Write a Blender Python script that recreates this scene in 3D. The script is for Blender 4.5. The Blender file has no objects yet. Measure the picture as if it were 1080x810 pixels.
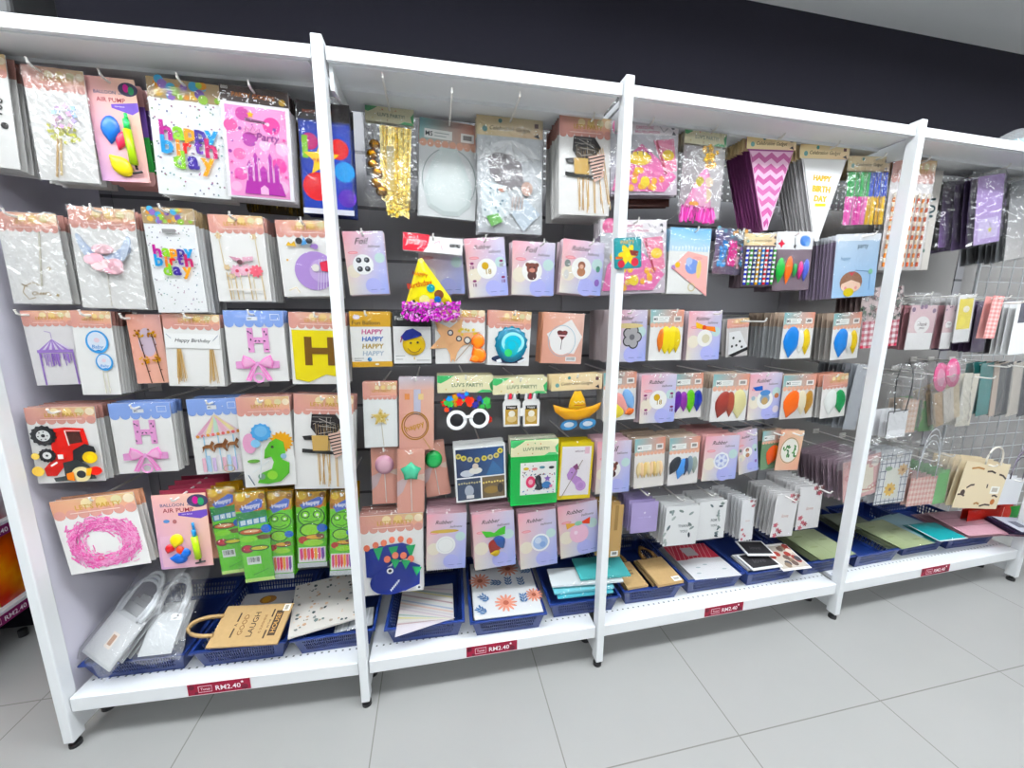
import bpy, math, random
from mathutils import Vector, Matrix
random.seed(7)
S = bpy.context.scene
COL = S.collection
PI = math.pi

# ---------------------------------------------------------------- camera
FPX, PITCH, YAW, ROLL = 399.3, -0.1763, -0.2014, -0.0053
CP = Vector((1.1836, -1.2269, 1.3792))
def _rot():
    cy, sy = math.cos(YAW), math.sin(YAW); cp, sp = math.cos(PITCH), math.sin(PITCH); cr, sr = math.cos(ROLL), math.sin(ROLL)
    Rz = Matrix(((cy, -sy, 0), (sy, cy, 0), (0, 0, 1))); Rx = Matrix(((1, 0, 0), (0, cp, -sp), (0, sp, cp))); Ry = Matrix(((cr, 0, sr), (0, 1, 0), (-sr, 0, cr)))
    return Rz @ Rx @ Ry
RM = _rot()
cam = bpy.data.cameras.new('camera'); cam.sensor_fit = 'HORIZONTAL'; cam.sensor_width = 36; cam.lens = FPX/1080*36; cam.clip_start = .02
camo = bpy.data.objects.new('camera', cam); COL.objects.link(camo)
rx, ry, rz = RM.col[0], RM.col[1], RM.col[2]
camo.matrix_world = Matrix(((rx[0], rz[0], -ry[0], CP[0]), (rx[1], rz[1], -ry[1], CP[1]), (rx[2], rz[2], -ry[2], CP[2]), (0, 0, 0, 1)))
S.camera = camo
def ray(p): return RM @ Vector(((p[0]-540)/FPX, 1, (405-p[1])/FPX))
def on_y(p, y): d = ray(p); return CP + d*((y-CP[1])/d[1])
def on_z(p, z): d = ray(p); return CP + d*((z-CP[2])/d[2])
def on_x(p, x): d = ray(p); return CP + d*((x-CP[0])/d[0])

# ---------------------------------------------------------------- materials
def lin(c):
    c = c.lstrip('#'); o = []
    if len(c) == 3: c = ''.join(x*2 for x in c)
    for i in (0, 2, 4):
        v = int(c[i:i+2], 16)/255; o.append(v/12.92 if v <= .04045 else ((v+.055)/1.055)**2.4)
    return (o[0], o[1], o[2], 1)
M = {}
def newmat(n):
    m = bpy.data.materials.new(n); m.use_nodes = True; M[n] = m
    return m, m.node_tree.nodes, m.node_tree.links, m.node_tree.nodes['Principled BSDF']
def plain(n, c, rough=.5, metal=0, noise=0, scale=40, bump=0, spec=.5):
    m, N, L, b = newmat(n)
    b.inputs['Roughness'].default_value = rough; b.inputs['Metallic'].default_value = metal; b.inputs['Specular IOR Level'].default_value = spec
    b.inputs['Base Color'].default_value = lin(c)
    if noise or bump:
        tc = N.new('ShaderNodeTexCoord'); nz = N.new('ShaderNodeTexNoise'); nz.inputs['Scale'].default_value = scale; nz.inputs['Detail'].default_value = 4
        L.new(tc.outputs['Object'], nz.inputs['Vector'])
        if noise:
            mx = N.new('ShaderNodeMix'); mx.data_type = 'RGBA'
            a = lin(c); mx.inputs[6].default_value = tuple(x*(1-noise) for x in a[:3])+(1,); mx.inputs[7].default_value = tuple(min(1, x*(1+noise)) for x in a[:3])+(1,)
            L.new(nz.outputs['Fac'], mx.inputs[0]); L.new(mx.outputs[2], b.inputs['Base Color'])
        if bump:
            bp = N.new('ShaderNodeBump'); bp.inputs['Strength'].default_value = bump; bp.inputs['Distance'].default_value = .002
            L.new(nz.outputs['Fac'], bp.inputs['Height']); L.new(bp.outputs['Normal'], b.inputs['Normal'])
    return m
def attr(n, rough, metal=0, bump=0, scale=60, spec=.5):
    m, N, L, b = newmat(n)
    a = N.new('ShaderNodeVertexColor'); a.layer_name = 'Col'
    hs = N.new('ShaderNodeHueSaturation'); hs.inputs['Saturation'].default_value = 1.08; hs.inputs['Value'].default_value = .97; L.new(a.outputs['Color'], hs.inputs['Color'])
    L.new(hs.outputs['Color'], b.inputs['Base Color'])
    b.inputs['Roughness'].default_value = rough; b.inputs['Metallic'].default_value = metal; b.inputs['Specular IOR Level'].default_value = spec
    if bump:
        tc = N.new('ShaderNodeTexCoord'); nz = N.new('ShaderNodeTexNoise'); nz.inputs['Scale'].default_value = scale; nz.inputs['Detail'].default_value = 3
        L.new(tc.outputs['Object'], nz.inputs['Vector'])
        bp = N.new('ShaderNodeBump'); bp.inputs['Strength'].default_value = bump; bp.inputs['Distance'].default_value = .004
        L.new(nz.outputs['Fac'], bp.inputs['Height']); L.new(bp.outputs['Normal'], b.inputs['Normal'])
    return m
def bagmat(n, gloss, rough, bump, scale, white=0):
    m, N, L, b = newmat(n); N.remove(b)
    out = N['Material Output']
    tr = N.new('ShaderNodeBsdfTransparent'); tr.inputs[0].default_value = (1, 1, 1, 1)
    gl = N.new('ShaderNodeBsdfGlossy'); gl.inputs['Roughness'].default_value = rough
    fr = N.new('ShaderNodeFresnel'); fr.inputs['IOR'].default_value = 1.45
    ad = N.new('ShaderNodeMath'); ad.operation = 'MULTIPLY_ADD'; ad.inputs[1].default_value = .3; ad.inputs[2].default_value = gloss; ad.use_clamp = True
    tc = N.new('ShaderNodeTexCoord'); vo = N.new('ShaderNodeTexNoise'); vo.inputs['Scale'].default_value = scale; vo.inputs['Detail'].default_value = 2; vo.inputs['Distortion'].default_value = 1.2
    L.new(tc.outputs['Object'], vo.inputs['Vector'])
    bp = N.new('ShaderNodeBump'); bp.inputs['Strength'].default_value = bump; bp.inputs['Distance'].default_value = .006
    L.new(vo.outputs['Fac'], bp.inputs['Height']); L.new(bp.outputs['Normal'], gl.inputs['Normal']); L.new(bp.outputs['Normal'], fr.inputs['Normal'])
    L.new(fr.outputs[0], ad.inputs[0])
    mx = N.new('ShaderNodeMixShader'); L.new(ad.outputs[0], mx.inputs[0]); L.new(tr.outputs[0], mx.inputs[1]); L.new(gl.outputs[0], mx.inputs[2])
    last = mx
    if white:
        df = N.new('ShaderNodeBsdfDiffuse'); df.inputs[0].default_value = (.85, .85, .87, 1)
        m2 = N.new('ShaderNodeMixShader'); m2.inputs[0].default_value = white
        L.new(mx.outputs[0], m2.inputs[1]); L.new(df.outputs[0], m2.inputs[2]); last = m2
    L.new(last.outputs[0], out.inputs['Surface'])
    return m
attr('printed_paper', .5, spec=.3); attr('glossy_print', .22); attr('rubber', .35); attr('foil', .22, .9, .6, 90)
attr('fabric', .9, bump=.6, scale=220, spec=.1); attr('tinsel', .25, .75, .9, 260)
bagmat('plastic_bag', .02, .06, .8, 22); bagmat('crinkled_bag', .12, .12, .8, 40, .02); bagmat('cloudy_bag', .07, .16, 1.0, 34, .12)
plain('white_paint', '#eef0f2', .38, noise=.02, scale=8); plain('lavender_paint', '#e4e0ee', .5, noise=.04, scale=5)
plain('black_rubber', '#141416', .6); plain('hook_wire', '#ece9e4', .3); plain('blue_plastic', '#132a66', .35, noise=.06, scale=30)
plain('wall_black', '#1b1a22', .8, noise=.06, scale=60, bump=.15, spec=.12); plain('ceiling_paint', '#f0f0f0', .9); plain('wall_white', '#787876', .8)
plain('black_shell', '#08080a', .5); plain('grid_wire', '#c9cbce', .35, .3); plain('kraft', '#a98a5c', .8, noise=.12, scale=90, bump=.2)
plain('light_panel', '#9a9795', .6, noise=.03, scale=12)

bagmat('plastic_wrap', .06, .15, .9, 18, .25); plain('teal_goods', '#5f9fa8', .5, noise=.4, scale=14)
def panel_mat(n, c, dots=True):
    m, N, L, b = newmat(n); b.inputs['Roughness'].default_value = .55
    tc = N.new('ShaderNodeTexCoord'); sp = N.new('ShaderNodeSeparateXYZ'); L.new(tc.outputs['Object'], sp.inputs[0])
    def fr(sock, s):
        a = N.new('ShaderNodeMath'); a.operation = 'MULTIPLY'; a.inputs[1].default_value = s; L.new(sock, a.inputs[0])
        f = N.new('ShaderNodeMath'); f.operation = 'FRACT'; L.new(a.outputs[0], f.inputs[0])
        g = N.new('ShaderNodeMath'); g.operation = 'SUBTRACT'; g.inputs[1].default_value = .5; L.new(f.outputs[0], g.inputs[0])
        h = N.new('ShaderNodeMath'); h.operation = 'ABSOLUTE'; L.new(g.outputs[0], h.inputs[0]); return h.outputs[0]
    return m, N, L, b, sp, fr
m, N, L, b, sp, fr = panel_mat('back_board', '#6f6e72')
gz = fr(sp.outputs['Z'], 5.0); lt = N.new('ShaderNodeMath'); lt.operation = 'GREATER_THAN'; lt.inputs[1].default_value = .47; L.new(gz, lt.inputs[0])
mx = N.new('ShaderNodeMix'); mx.data_type = 'RGBA'; mx.inputs[6].default_value = lin('#9b9a9e'); mx.inputs[7].default_value = lin('#555458'); L.new(lt.outputs[0], mx.inputs[0]); L.new(mx.outputs[2], b.inputs['Base Color'])
m, N, L, b, sp, fr = panel_mat('deck_paint', '#eef0f2')
ax = fr(sp.outputs['X'], 42); ay = N.new('ShaderNodeMath'); ay.operation = 'SUBTRACT'; ay.inputs[1].default_value = .062; L.new(sp.outputs['Y'], ay.inputs[0])
a2 = N.new('ShaderNodeMath'); a2.operation = 'ABSOLUTE'; L.new(ay.outputs[0], a2.inputs[0])
l1 = N.new('ShaderNodeMath'); l1.operation = 'LESS_THAN'; l1.inputs[1].default_value = .13; L.new(ax, l1.inputs[0])
l2 = N.new('ShaderNodeMath'); l2.operation = 'LESS_THAN'; l2.inputs[1].default_value = .0032; L.new(a2.outputs[0], l2.inputs[0])
mu = N.new('ShaderNodeMath'); mu.operation = 'MULTIPLY'; L.new(l1.outputs[0], mu.inputs[0]); L.new(l2.outputs[0], mu.inputs[1])
mx = N.new('ShaderNodeMix'); mx.data_type = 'RGBA'; mx.inputs[6].default_value = lin('#eef0f2'); mx.inputs[7].default_value = lin('#555a5c'); L.new(mu.outputs[0], mx.inputs[0]); L.new(mx.outputs[2], b.inputs['Base Color'])
b.inputs['Roughness'].default_value = .4
m, N, L, b, sp, fr = panel_mat('slot_board', '#1d1b1d')
ax = fr(sp.outputs['X'], 30); az = fr(sp.outputs['Z'], 34)
l1 = N.new('ShaderNodeMath'); l1.operation = 'LESS_THAN'; l1.inputs[1].default_value = .17; L.new(ax, l1.inputs[0])
l2 = N.new('ShaderNodeMath'); l2.operation = 'LESS_THAN'; l2.inputs[1].default_value = .12; L.new(az, l2.inputs[0])
mu = N.new('ShaderNodeMath'); mu.operation = 'MULTIPLY'; L.new(l1.outputs[0], mu.inputs[0]); L.new(l2.outputs[0], mu.inputs[1])
mx = N.new('ShaderNodeMix'); mx.data_type = 'RGBA'; mx.inputs[6].default_value = lin('#1d1b1d'); mx.inputs[7].default_value = lin('#c8c8c8'); L.new(mu.outputs[0], mx.inputs[0]); L.new(mx.outputs[2], b.inputs['Base Color'])
# floor tiles 0.6 m
m, N, L, b, sp, fr = panel_mat('floor_tile', '#c9c8c2')
def grout(sock, off):
    a = N.new('ShaderNodeMath'); a.operation = 'SUBTRACT'; a.inputs[1].default_value = off; L.new(sock, a.inputs[0])
    g = fr(a.outputs[0], 1/.6); t = N.new('ShaderNodeMath'); t.operation = 'GREATER_THAN'; t.inputs[1].default_value = .4968; L.new(g, t.inputs[0]); return t.outputs[0]
g1 = grout(sp.outputs['X'], .345); g2 = grout(sp.outputs['Y'], -.358)
mu = N.new('ShaderNodeMath'); mu.operation = 'MAXIMUM'; L.new(g1, mu.inputs[0]); L.new(g2, mu.inputs[1])
tc = N.new('ShaderNodeTexCoord'); nz = N.new('ShaderNodeTexNoise'); nz.inputs['Scale'].default_value = 3; nz.inputs['Detail'].default_value = 6; L.new(tc.outputs['Object'], nz.inputs['Vector'])
mn = N.new('ShaderNodeMix'); mn.data_type = 'RGBA'; mn.inputs[6].default_value = lin('#929290'); mn.inputs[7].default_value = lin('#999896'); L.new(nz.outputs['Fac'], mn.inputs[0])
mx = N.new('ShaderNodeMix'); mx.data_type = 'RGBA'; mx.inputs[7].default_value = lin('#6f6d69'); L.new(mu.outputs[0], mx.inputs[0]); L.new(mn.outputs[2], mx.inputs[6]); L.new(mx.outputs[2], b.inputs['Base Color'])
b.inputs['Roughness'].default_value = .33

# ---------------------------------------------------------------- helpers
def link(name, me, parent=None):
    o = bpy.data.objects.new(name, me); COL.objects.link(o)
    if parent: o.parent = parent
    return o
def tag(o, label=None, cat=None, group=None, kind=None):
    if label: o['label'] = label
    if cat: o['category'] = cat
    if group: o['group'] = group
    if kind: o['kind'] = kind
    return o
class MB:
    """collects plain geometry"""
    def __init__(s): s.v = []; s.f = []
    def add(s, v, f):
        n = len(s.v); s.v += [tuple(x) for x in v]; s.f += [tuple(i+n for i in q) for q in f]
    def box(s, x0, y0, z0, x1, y1, z1):
        s.add([(x0,y0,z0),(x1,y0,z0),(x1,y1,z0),(x0,y1,z0),(x0,y0,z1),(x1,y0,z1),(x1,y1,z1),(x0,y1,z1)],
              [(0,3,2,1),(4,5,6,7),(0,1,5,4),(1,2,6,5),(2,3,7,6),(3,0,4,7)])
    def prism(s, prof, x0, x1):      # prof: (y,z) polygon swept along X
        n = len(prof); s.add([(x0,y,z) for y,z in prof]+[(x1,y,z) for y,z in prof],
              [tuple(range(n))[::-1], tuple(range(n, 2*n))]+[(i,(i+1)%n,(i+1)%n+n,i+n) for i in range(n)])
    def tube(s, pts, r, n=6, caps=True):
        P = [Vector(p) for p in pts]; base = len(s.v); rings = []
        for i, p in enumerate(P):
            d = (P[min(i+1, len(P)-1)]-P[max(i-1, 0)]).normalized()
            a = d.cross(Vector((0,0,1)) if abs(d.z) < .9 else Vector((1,0,0))).normalized(); b = d.cross(a)
            rings.append([p+(a*math.cos(2*PI*k/n)+b*math.sin(2*PI*k/n))*r for k in range(n)])
        v = [q for g in rings for q in g]; f = []
        for i in range(len(P)-1):
            for k in range(n): f.append((i*n+k, i*n+(k+1)%n, (i+1)*n+(k+1)%n, (i+1)*n+k))
        if caps: f += [tuple(range(n))[::-1], tuple(range((len(P)-1)*n, len(P)*n))]
        s.add(v, f)
    def cyl(s, c, r, z0, z1, n=16, r2=None):
        r2 = r if r2 is None else r2
        s.add([(c[0]+r*math.cos(2*PI*k/n), c[1]+r*math.sin(2*PI*k/n), z0) for k in range(n)]+[(c[0]+r2*math.cos(2*PI*k/n), c[1]+r2*math.sin(2*PI*k/n), z1) for k in range(n)],
              [tuple(range(n))[::-1], tuple(range(n,2*n))]+[(k,(k+1)%n,(k+1)%n+n,k+n) for k in range(n)])
    def build(s, name, mat, parent=None, bevel=0, smooth=False):
        me = bpy.data.meshes.new(name); me.from_pydata(s.v, [], s.f); me.materials.append(M[mat])
        if smooth: me.polygons.foreach_set('use_smooth', [True]*len(me.polygons))
        o = link(name, me, parent)
        if bevel:
            b = o.modifiers.new('bevel', 'BEVEL'); b.width = bevel; b.segments = 2; b.limit_method = 'ANGLE'
        return o

_tc = {}
def text_mesh(body, bold=0):
    """flat glyph outlines of a string at size 1: verts, faces, x extent, y extent"""
    key = (body, bold)
    if key not in _tc:
        cu = bpy.data.curves.new('lettering', 'FONT'); cu.body = body; cu.size = 1; cu.resolution_u = 2; cu.offset = bold
        o = bpy.data.objects.new('lettering', cu); COL.objects.link(o)
        me = bpy.data.meshes.new_from_object(o)
        v = [(a.co.x, a.co.y) for a in me.vertices]; f = [tuple(p.vertices) for p in me.polygons]
        bpy.data.objects.remove(o); bpy.data.curves.remove(cu); bpy.data.meshes.remove(me)
        xs = [a[0] for a in v] or [0, 1]; ys = [a[1] for a in v] or [0, 1]
        _tc[key] = (v, f, min(xs), max(xs), min(ys), max(ys))
    return _tc[key]

class Art:
    """printed and cut-out work on a card; u runs 0..1 left to right, v 0..1 top to bottom"""
    def __init__(s, w, h, t=.0011): s.w, s.h, s.t, s.v, s.f, s.c = w, h, t, [], [], []
    def up(s, d=.00004): s.t += d
    def pt(s, u, v, t=0): return ((u-.5)*s.w, -(s.t+t), -v*s.h)
    def raw(s, v, f, c):
        n = len(s.v); s.v += v; s.f += [tuple(i+n for i in q) for q in f]
        s.c += (list(c) if isinstance(c, list) else [lin(c)]*len(v))
    def poly(s, pts, c):
        s.up(); s.raw([s.pt(u, v) for u, v in pts], [tuple(range(len(pts)))[::-1]], c); return s
    def rect(s, u0, v0, u1, v1, c): return s.poly([(u0,v0),(u1,v0),(u1,v1),(u0,v1)], c)
    def el(s, u, v, r, r2=None, rot=0, n=18):
        r2 = r if r2 is None else r2; k = s.w/s.h; out = []
        for i in range(n):
            a = 2*PI*i/n; x, y = r*math.cos(a), r2*math.sin(a)
            out.append((u+x*math.cos(rot)-y*math.sin(rot), v+(x*math.sin(rot)+y*math.cos(rot))*k))
        return out
    def ell(s, u, v, r, c, r2=None, rot=0, n=18): return s.poly(s.el(u, v, r, r2, rot, n), c)
    def sp(s, u, v, r, n=5, k=.45, rot=0):
        q = s.w/s.h; return [(u+(r if i % 2 == 0 else r*k)*math.sin(rot+PI*i/n), v-(r if i % 2 == 0 else r*k)*math.cos(rot+PI*i/n)*q) for i in range(2*n)]
    def star(s, u, v, r, c, n=5, k=.45, rot=0): return s.poly(s.sp(u, v, r, n, k, rot), c)
    def ring(s, u, v, r, th, c, n=26, r2=None):
        s.up(); a = s.el(u, v, r, r2, 0, n); b = s.el(u, v, r-th, None if r2 is None else r2-th, 0, n)
        s.raw([s.pt(*p) for p in a+b], [(i, n+i, n+(i+1) % n, (i+1) % n) for i in range(n)], c); return s
    def line(s, pts, wd, c):
        s.up(); k = s.h/s.w; V = []; n = len(pts)
        for i in range(n):
            a = pts[max(i-1, 0)]; b = pts[min(i+1, n-1)]; dx, dy = b[0]-a[0], (b[1]-a[1])*k; l = math.hypot(dx, dy) or 1
            nx, ny = -dy/l*wd/2, dx/l*wd/2/k
            V += [s.pt(pts[i][0]+nx, pts[i][1]+ny), s.pt(pts[i][0]-nx, pts[i][1]-ny)]
        s.raw(V, [(2*i, 2*i+2, 2*i+3, 2*i+1) for i in range(n-1)], c); return s
    def text(s, body, u, v, fit, c, rot=0, shear=0, hmax=None, depth=0, bold=.012):
        V, F, x0, x1, y0, y1 = text_mesh(body, bold); s.up()
        k = fit*s.w/(x1-x0)
        if hmax and k*(y1-y0) > hmax*s.h: k = hmax*s.h/(y1-y0)
        cx, cy = (x0+x1)/2, (y0+y1)/2; out = []
        for x, y in V:
            X, Y = (x-cx+shear*(y-cy))*k, (y-cy)*k
            out.append(((u-.5)*s.w+X*math.cos(rot)-Y*math.sin(rot), -s.t-depth, -v*s.h+X*math.sin(rot)+Y*math.cos(rot)))
        s.raw(out, F, c); return s
    def grad(s, fn, u0=0, v0=0, u1=1, v1=1, nx=5, ny=6):
        s.up(); V = []; C = []
        for j in range(ny+1):
            for i in range(nx+1):
                a, b = i/nx, j/ny; V.append(s.pt(u0+(u1-u0)*a, v0+(v1-v0)*b)); C.append(fn(a, b))
        s.raw(V, [(j*(nx+1)+i, (j+1)*(nx+1)+i, (j+1)*(nx+1)+i+1, j*(nx+1)+i+1) for j in range(ny) for i in range(nx)], C); return s
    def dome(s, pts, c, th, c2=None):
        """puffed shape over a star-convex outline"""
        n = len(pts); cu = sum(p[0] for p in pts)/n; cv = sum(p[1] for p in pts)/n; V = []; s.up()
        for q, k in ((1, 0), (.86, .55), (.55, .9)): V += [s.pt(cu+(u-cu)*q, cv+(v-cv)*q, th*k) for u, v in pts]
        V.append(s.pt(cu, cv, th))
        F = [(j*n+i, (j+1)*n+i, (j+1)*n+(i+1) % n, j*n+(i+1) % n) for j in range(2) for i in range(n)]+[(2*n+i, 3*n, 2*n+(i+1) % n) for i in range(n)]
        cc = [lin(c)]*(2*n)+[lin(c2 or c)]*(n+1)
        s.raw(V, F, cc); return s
    def solid(s, pts, c, th=.002):
        n = len(pts); s.up(); V = [s.pt(u, v, th) for u, v in pts]+[s.pt(u, v) for u, v in pts]
        s.raw(V, [tuple(range(n))[::-1]]+[(i, (i+1) % n, (i+1) % n+n, i+n) for i in range(n)], c); s.t += th; return s
    def tube(s, pts, r, c, lift=None):
        lift = r if lift is None else lift; P = [Vector(s.pt(p[0], p[1], lift+(p[2] if len(p) > 2 else 0))) for p in pts]; n = 6
        m = MB(); m.tube(P, r, n); s.raw(m.v, m.f, c); return s
    def balloon(s, u, v, r, c, rot=0, th=.006, long=1.5, c2=None):
        """deflated balloon: fat drop with a neck, rot 0 = neck down"""
        k = s.w/s.h; out = []
        for i in range(16):
            a = 2*PI*i/16; x = math.sin(a); y = -math.cos(a); wq = 1 if y < .2 else 1-.75*((y-.2)/.8)
            x, y = x*r*wq, y*r*long
            out.append((u+x*math.cos(rot)-y*math.sin(rot), v+(x*math.sin(rot)+y*math.cos(rot))*k))
        return s.dome(out, c, th, c2)
    def build(s, name, parent, mat='printed_paper', smooth=False, label=None):
        if not s.v: return None
        me = bpy.data.meshes.new(name); me.from_pydata(s.v, [], s.f); me.materials.append(M[mat])
        ca = me.color_attributes.new('Col', 'FLOAT_COLOR', 'POINT'); ca.data.foreach_set('color', [x for c in s.c for x in c])
        if smooth: me.polygons.foreach_set('use_smooth', [True]*len(me.polygons))
        o = link(name, me, parent)
        if label: o['label'] = label
        return o

# ---------------------------------------------------------------- header cards and card prints
def lerp(a, b, t): return tuple(a[i]+(b[i]-a[i])*t for i in range(4))
def bil(tl, tr, bl, br):
    tl, tr, bl, br = map(lin, (tl, tr, bl, br))
    return lambda a, b: lerp(lerp(tl, tr, a), lerp(bl, br, a), b)
def scallop(a, v, c, n=7, r=None):
    r = r or .5/n
    for i in range(n): a.ell((i+.5)/n, v, r, c, n=12)
def h_peach(a, hv=.17, tint='#d59d92'):
    a.grad(bil(tint, '#dcc08e', tint, '#eaa898'), 0, 0, 1, hv, 5, 2); scallop(a, hv, '#d59d92')
    for u, c in ((.42, '#efdcb0'), (.6, '#e6c98c'), (.78, '#d9cfa4'), (.93, '#eddcc0')): a.ell(u, hv*.35, .07, c, n=10)
    a.text("LET'S PARTY", .55, hv*.58, .55, '#c49a42', hmax=hv*.4); a.line([(.2, hv*.92), (.8, hv*.92)], .012, '#f3d9cf')
def h_blue(a, hv=.17):
    a.rect(0, 0, 1, hv, '#8ea7de'); scallop(a, hv, '#8ea7de', 6); a.rect(.38, hv*.5, .56, hv*.8, '#f4f6fb'); a.text('MS', .43, hv*.65, .06, '#555a66')
    a.line([(.78, hv*.3), (.93, hv*.3), (.93, hv*.75), (.78, hv*.75), (.78, hv*.3)], .012, '#eef2fb'); a.star(.68, hv*.6, .02, '#eef2fb')
def h_ms(a, hv=.3):
    a.grad(bil('#86b7bb', '#d9937e', '#a9c8c2', '#dda08c'), 0, 0, 1, hv, 5, 2); scallop(a, hv, '#e4b19b', 8)
    a.rect(.08, hv*.42, .55, hv*.8, '#f4f4f0'); a.text('MS', .16, hv*.61, .12, '#333a40'); a.rect(.7, hv*.42, .93, hv*.8, '#f0ebe6'); a.rect(.74, hv*.5, .89, hv*.7, '#8d8784')
    a.line([(.25, hv*.55), (.5, hv*.55)], .012, '#a9b2b0'); a.line([(.25, hv*.68), (.45, hv*.68)], .012, '#a9b2b0')
def h_luv(a, hv=.22, word="LUV'S PARTY!"):
    a.rect(0, 0, 1, hv, '#e8e1bb'); k = a.w/a.h
    a.poly([(0, 0), (.3, 0), (.18, hv*.25), (.06, hv*.45), (0, hv*.4)], '#4fae6b'); a.poly([(1, hv*.25), (.93, hv*.5), (.96, hv*.85), (1, hv*.9)], '#4fae6b'); a.poly([(.7, hv), (.8, hv*.82), (.95, hv*.85), (1, hv)], '#5fb878')
    a.text(word, .53, hv*.55, .55, '#2d5b3c', hmax=hv*.34)
    for u, v, c in ((.35, .25, '#d46b52'), (.5, .2, '#58a06c'), (.62, .25, '#d4884e'), (.15, .8, '#d7c06a'), (.45, .85, '#b58a5a')): a.ell(u, hv*v, .014, c, n=8)
def h_cele(a, hv=.2):
    a.grad(bil('#e9cf9d', '#efe0bd', '#eedcae', '#e8c9a6'), 0, 0, 1, hv, 4, 2)
    a.text('Celebration Gadget', .5, hv*.6, .62, '#5d4a35', shear=.3, hmax=hv*.42); a.ell(.35, hv*.2, .03, '#4f8a86', n=10); a.ell(.12, hv*.65, .04, '#76a3a0', n=10)
    a.rect(.87, hv*.2, .93, hv*.42, '#6b4a4e'); a.poly([(.86, hv*.85), (.95, hv*.95), (.93, hv*.7)], '#3b3c44')
def h_joypy(a, hv=.16):
    a.rect(0, 0, 1, hv, '#f5eef1'); a.ell(.14, hv*.45, .11, '#e77aa6'); a.text('JOYPY', .14, hv*.45, .16, '#b93a74', hmax=hv*.35)
    a.text('CARTOONS', .5, hv*.4, .26, '#d76c98', hmax=hv*.26); a.text('BAG DECORATION', .54, hv*.72, .36, '#c95184', hmax=hv*.22)
    a.line([(.72, hv*.25), (.78, hv*.7), (.84, hv*.4)], .008, '#8b8790'); a.ell(.92, hv*.35, .025, '#6a6870', n=8); a.poly([(.9, hv*.9), (.93, hv*.6), (.97, hv*.9)], '#55525c')
def balloon_card(word):
    def f(a):
        a.grad(lambda u, v: lerp(lerp(lin('#f0a9b4'), lin('#d9cfe0'), min(1, u*1.2)), lerp(lin('#e9e0d2'), lin('#a8b1ea'), min(1, u*1.1)), min(1, v*1.15)), 0, 0, 1, 1, 6, 8)
        a.ell(.18, .62, .17, '#ece2cf', n=16); a.ell(.85, .42, .13, '#c3dcd9', n=16); a.ell(.62, .86, .2, '#b4b6ea', n=16)
        a.text(word, .44, .15, .42 if word != 'Foil' else .3, '#3f3836', shear=.35, hmax=.11); a.text('balloons', .74, .235, .3, '#6a6468', shear=.3, hmax=.05)
        a.ell(.2, .33, .12, '#e07a86', .035); a.ell(.2, .33, .105, '#efb0b4', .024)
        a.line([(.55, .925), (.7, .925)], .012, '#7d83b8'); a.line([(.78, .925), (.9, .925)], .012, '#7d83b8')
    return f
# ---------------------------------------------------------------- room shell
CZ = on_y((940, 30), .66).z
def plane_box(name, x0, y0, z0, x1, y1, z1, mat):
    m = MB(); m.box(x0, y0, z0, x1, y1, z1); return tag(m.build(name, mat), kind='structure')
plane_box('floor', -2.2, -4.6, -.05, 7.2, .76, 0, 'floor_tile')
plane_box('ceiling', -2.2, -4.6, CZ, 7.2, .76, CZ+.05, 'ceiling_paint')
plane_box('wall_back', -2.2, .66, 0, 7.2, .76, CZ, 'wall_black')
plane_box('wall_left', -2.3, -4.6, 0, -2.2, .76, CZ, 'wall_white')
plane_box('wall_right', 7.2, -4.6, 0, 7.3, .76, CZ, 'wall_white')
plane_box('wall_front', -2.2, -4.7, 0, 7.2, -4.6, CZ, 'wall_white')

# ---------------------------------------------------------------- gondola rack bays
PX = [0, .9053, 1.7874, 2.9698, 4.1784]; PY = [.0344, -.0116, -.0245, -.0114, .0132]
HZ = 2.1; DECK = .183; BACK = .47
def front_y(x):
    for i in range(4):
        if x <= PX[i+1] or i == 3:
            t = (x-PX[i])/(PX[i+1]-PX[i]); return PY[i]+(PY[i+1]-PY[i])*t
def price_label(parent, x, z, y, w=.2, hgt=.042, name='price_label'):
    a = Art(w, hgt, 0); a.rect(0, 0, 1, 1, '#8c2038')
    for u, v, r in ((.06, .3, .05), (.9, .75, .06), (.13, .85, .03)): a.ell(u, v, r, '#5e1226', n=8)
    o = a.build(name, parent, label='maroon price strip reading RM2.40'); o.location = (x, y, z)
    b = Art(w, hgt, .0006); b.line([(.17, .25), (.38, .25), (.38, .78), (.17, .78), (.17, .25)], .012, '#f0d9de')
    b.text('Tunai', .275, .52, .15, '#f3e4e7', hmax=.34); b.text('RM2.40', .64, .54, .4, '#ffffff', hmax=.62); b.star(.87, .25, .03, '#ffffff')
    b.build('price_lettering', o); return o
racks = []
ORD = ['first', 'second', 'third', 'fourth']
bay_words = ['first bay of the white shop rack, with a lavender end panel', 'second bay of the white shop rack, holding the bunny and sombrero glasses',
             'third bay of the white shop rack, holding the chevron pennants', 'fourth bay of the white shop rack, holding clear packed gift bags']
labels_px = [(231, 722), (519, 681), (764, 640), (987, 600)]
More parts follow.
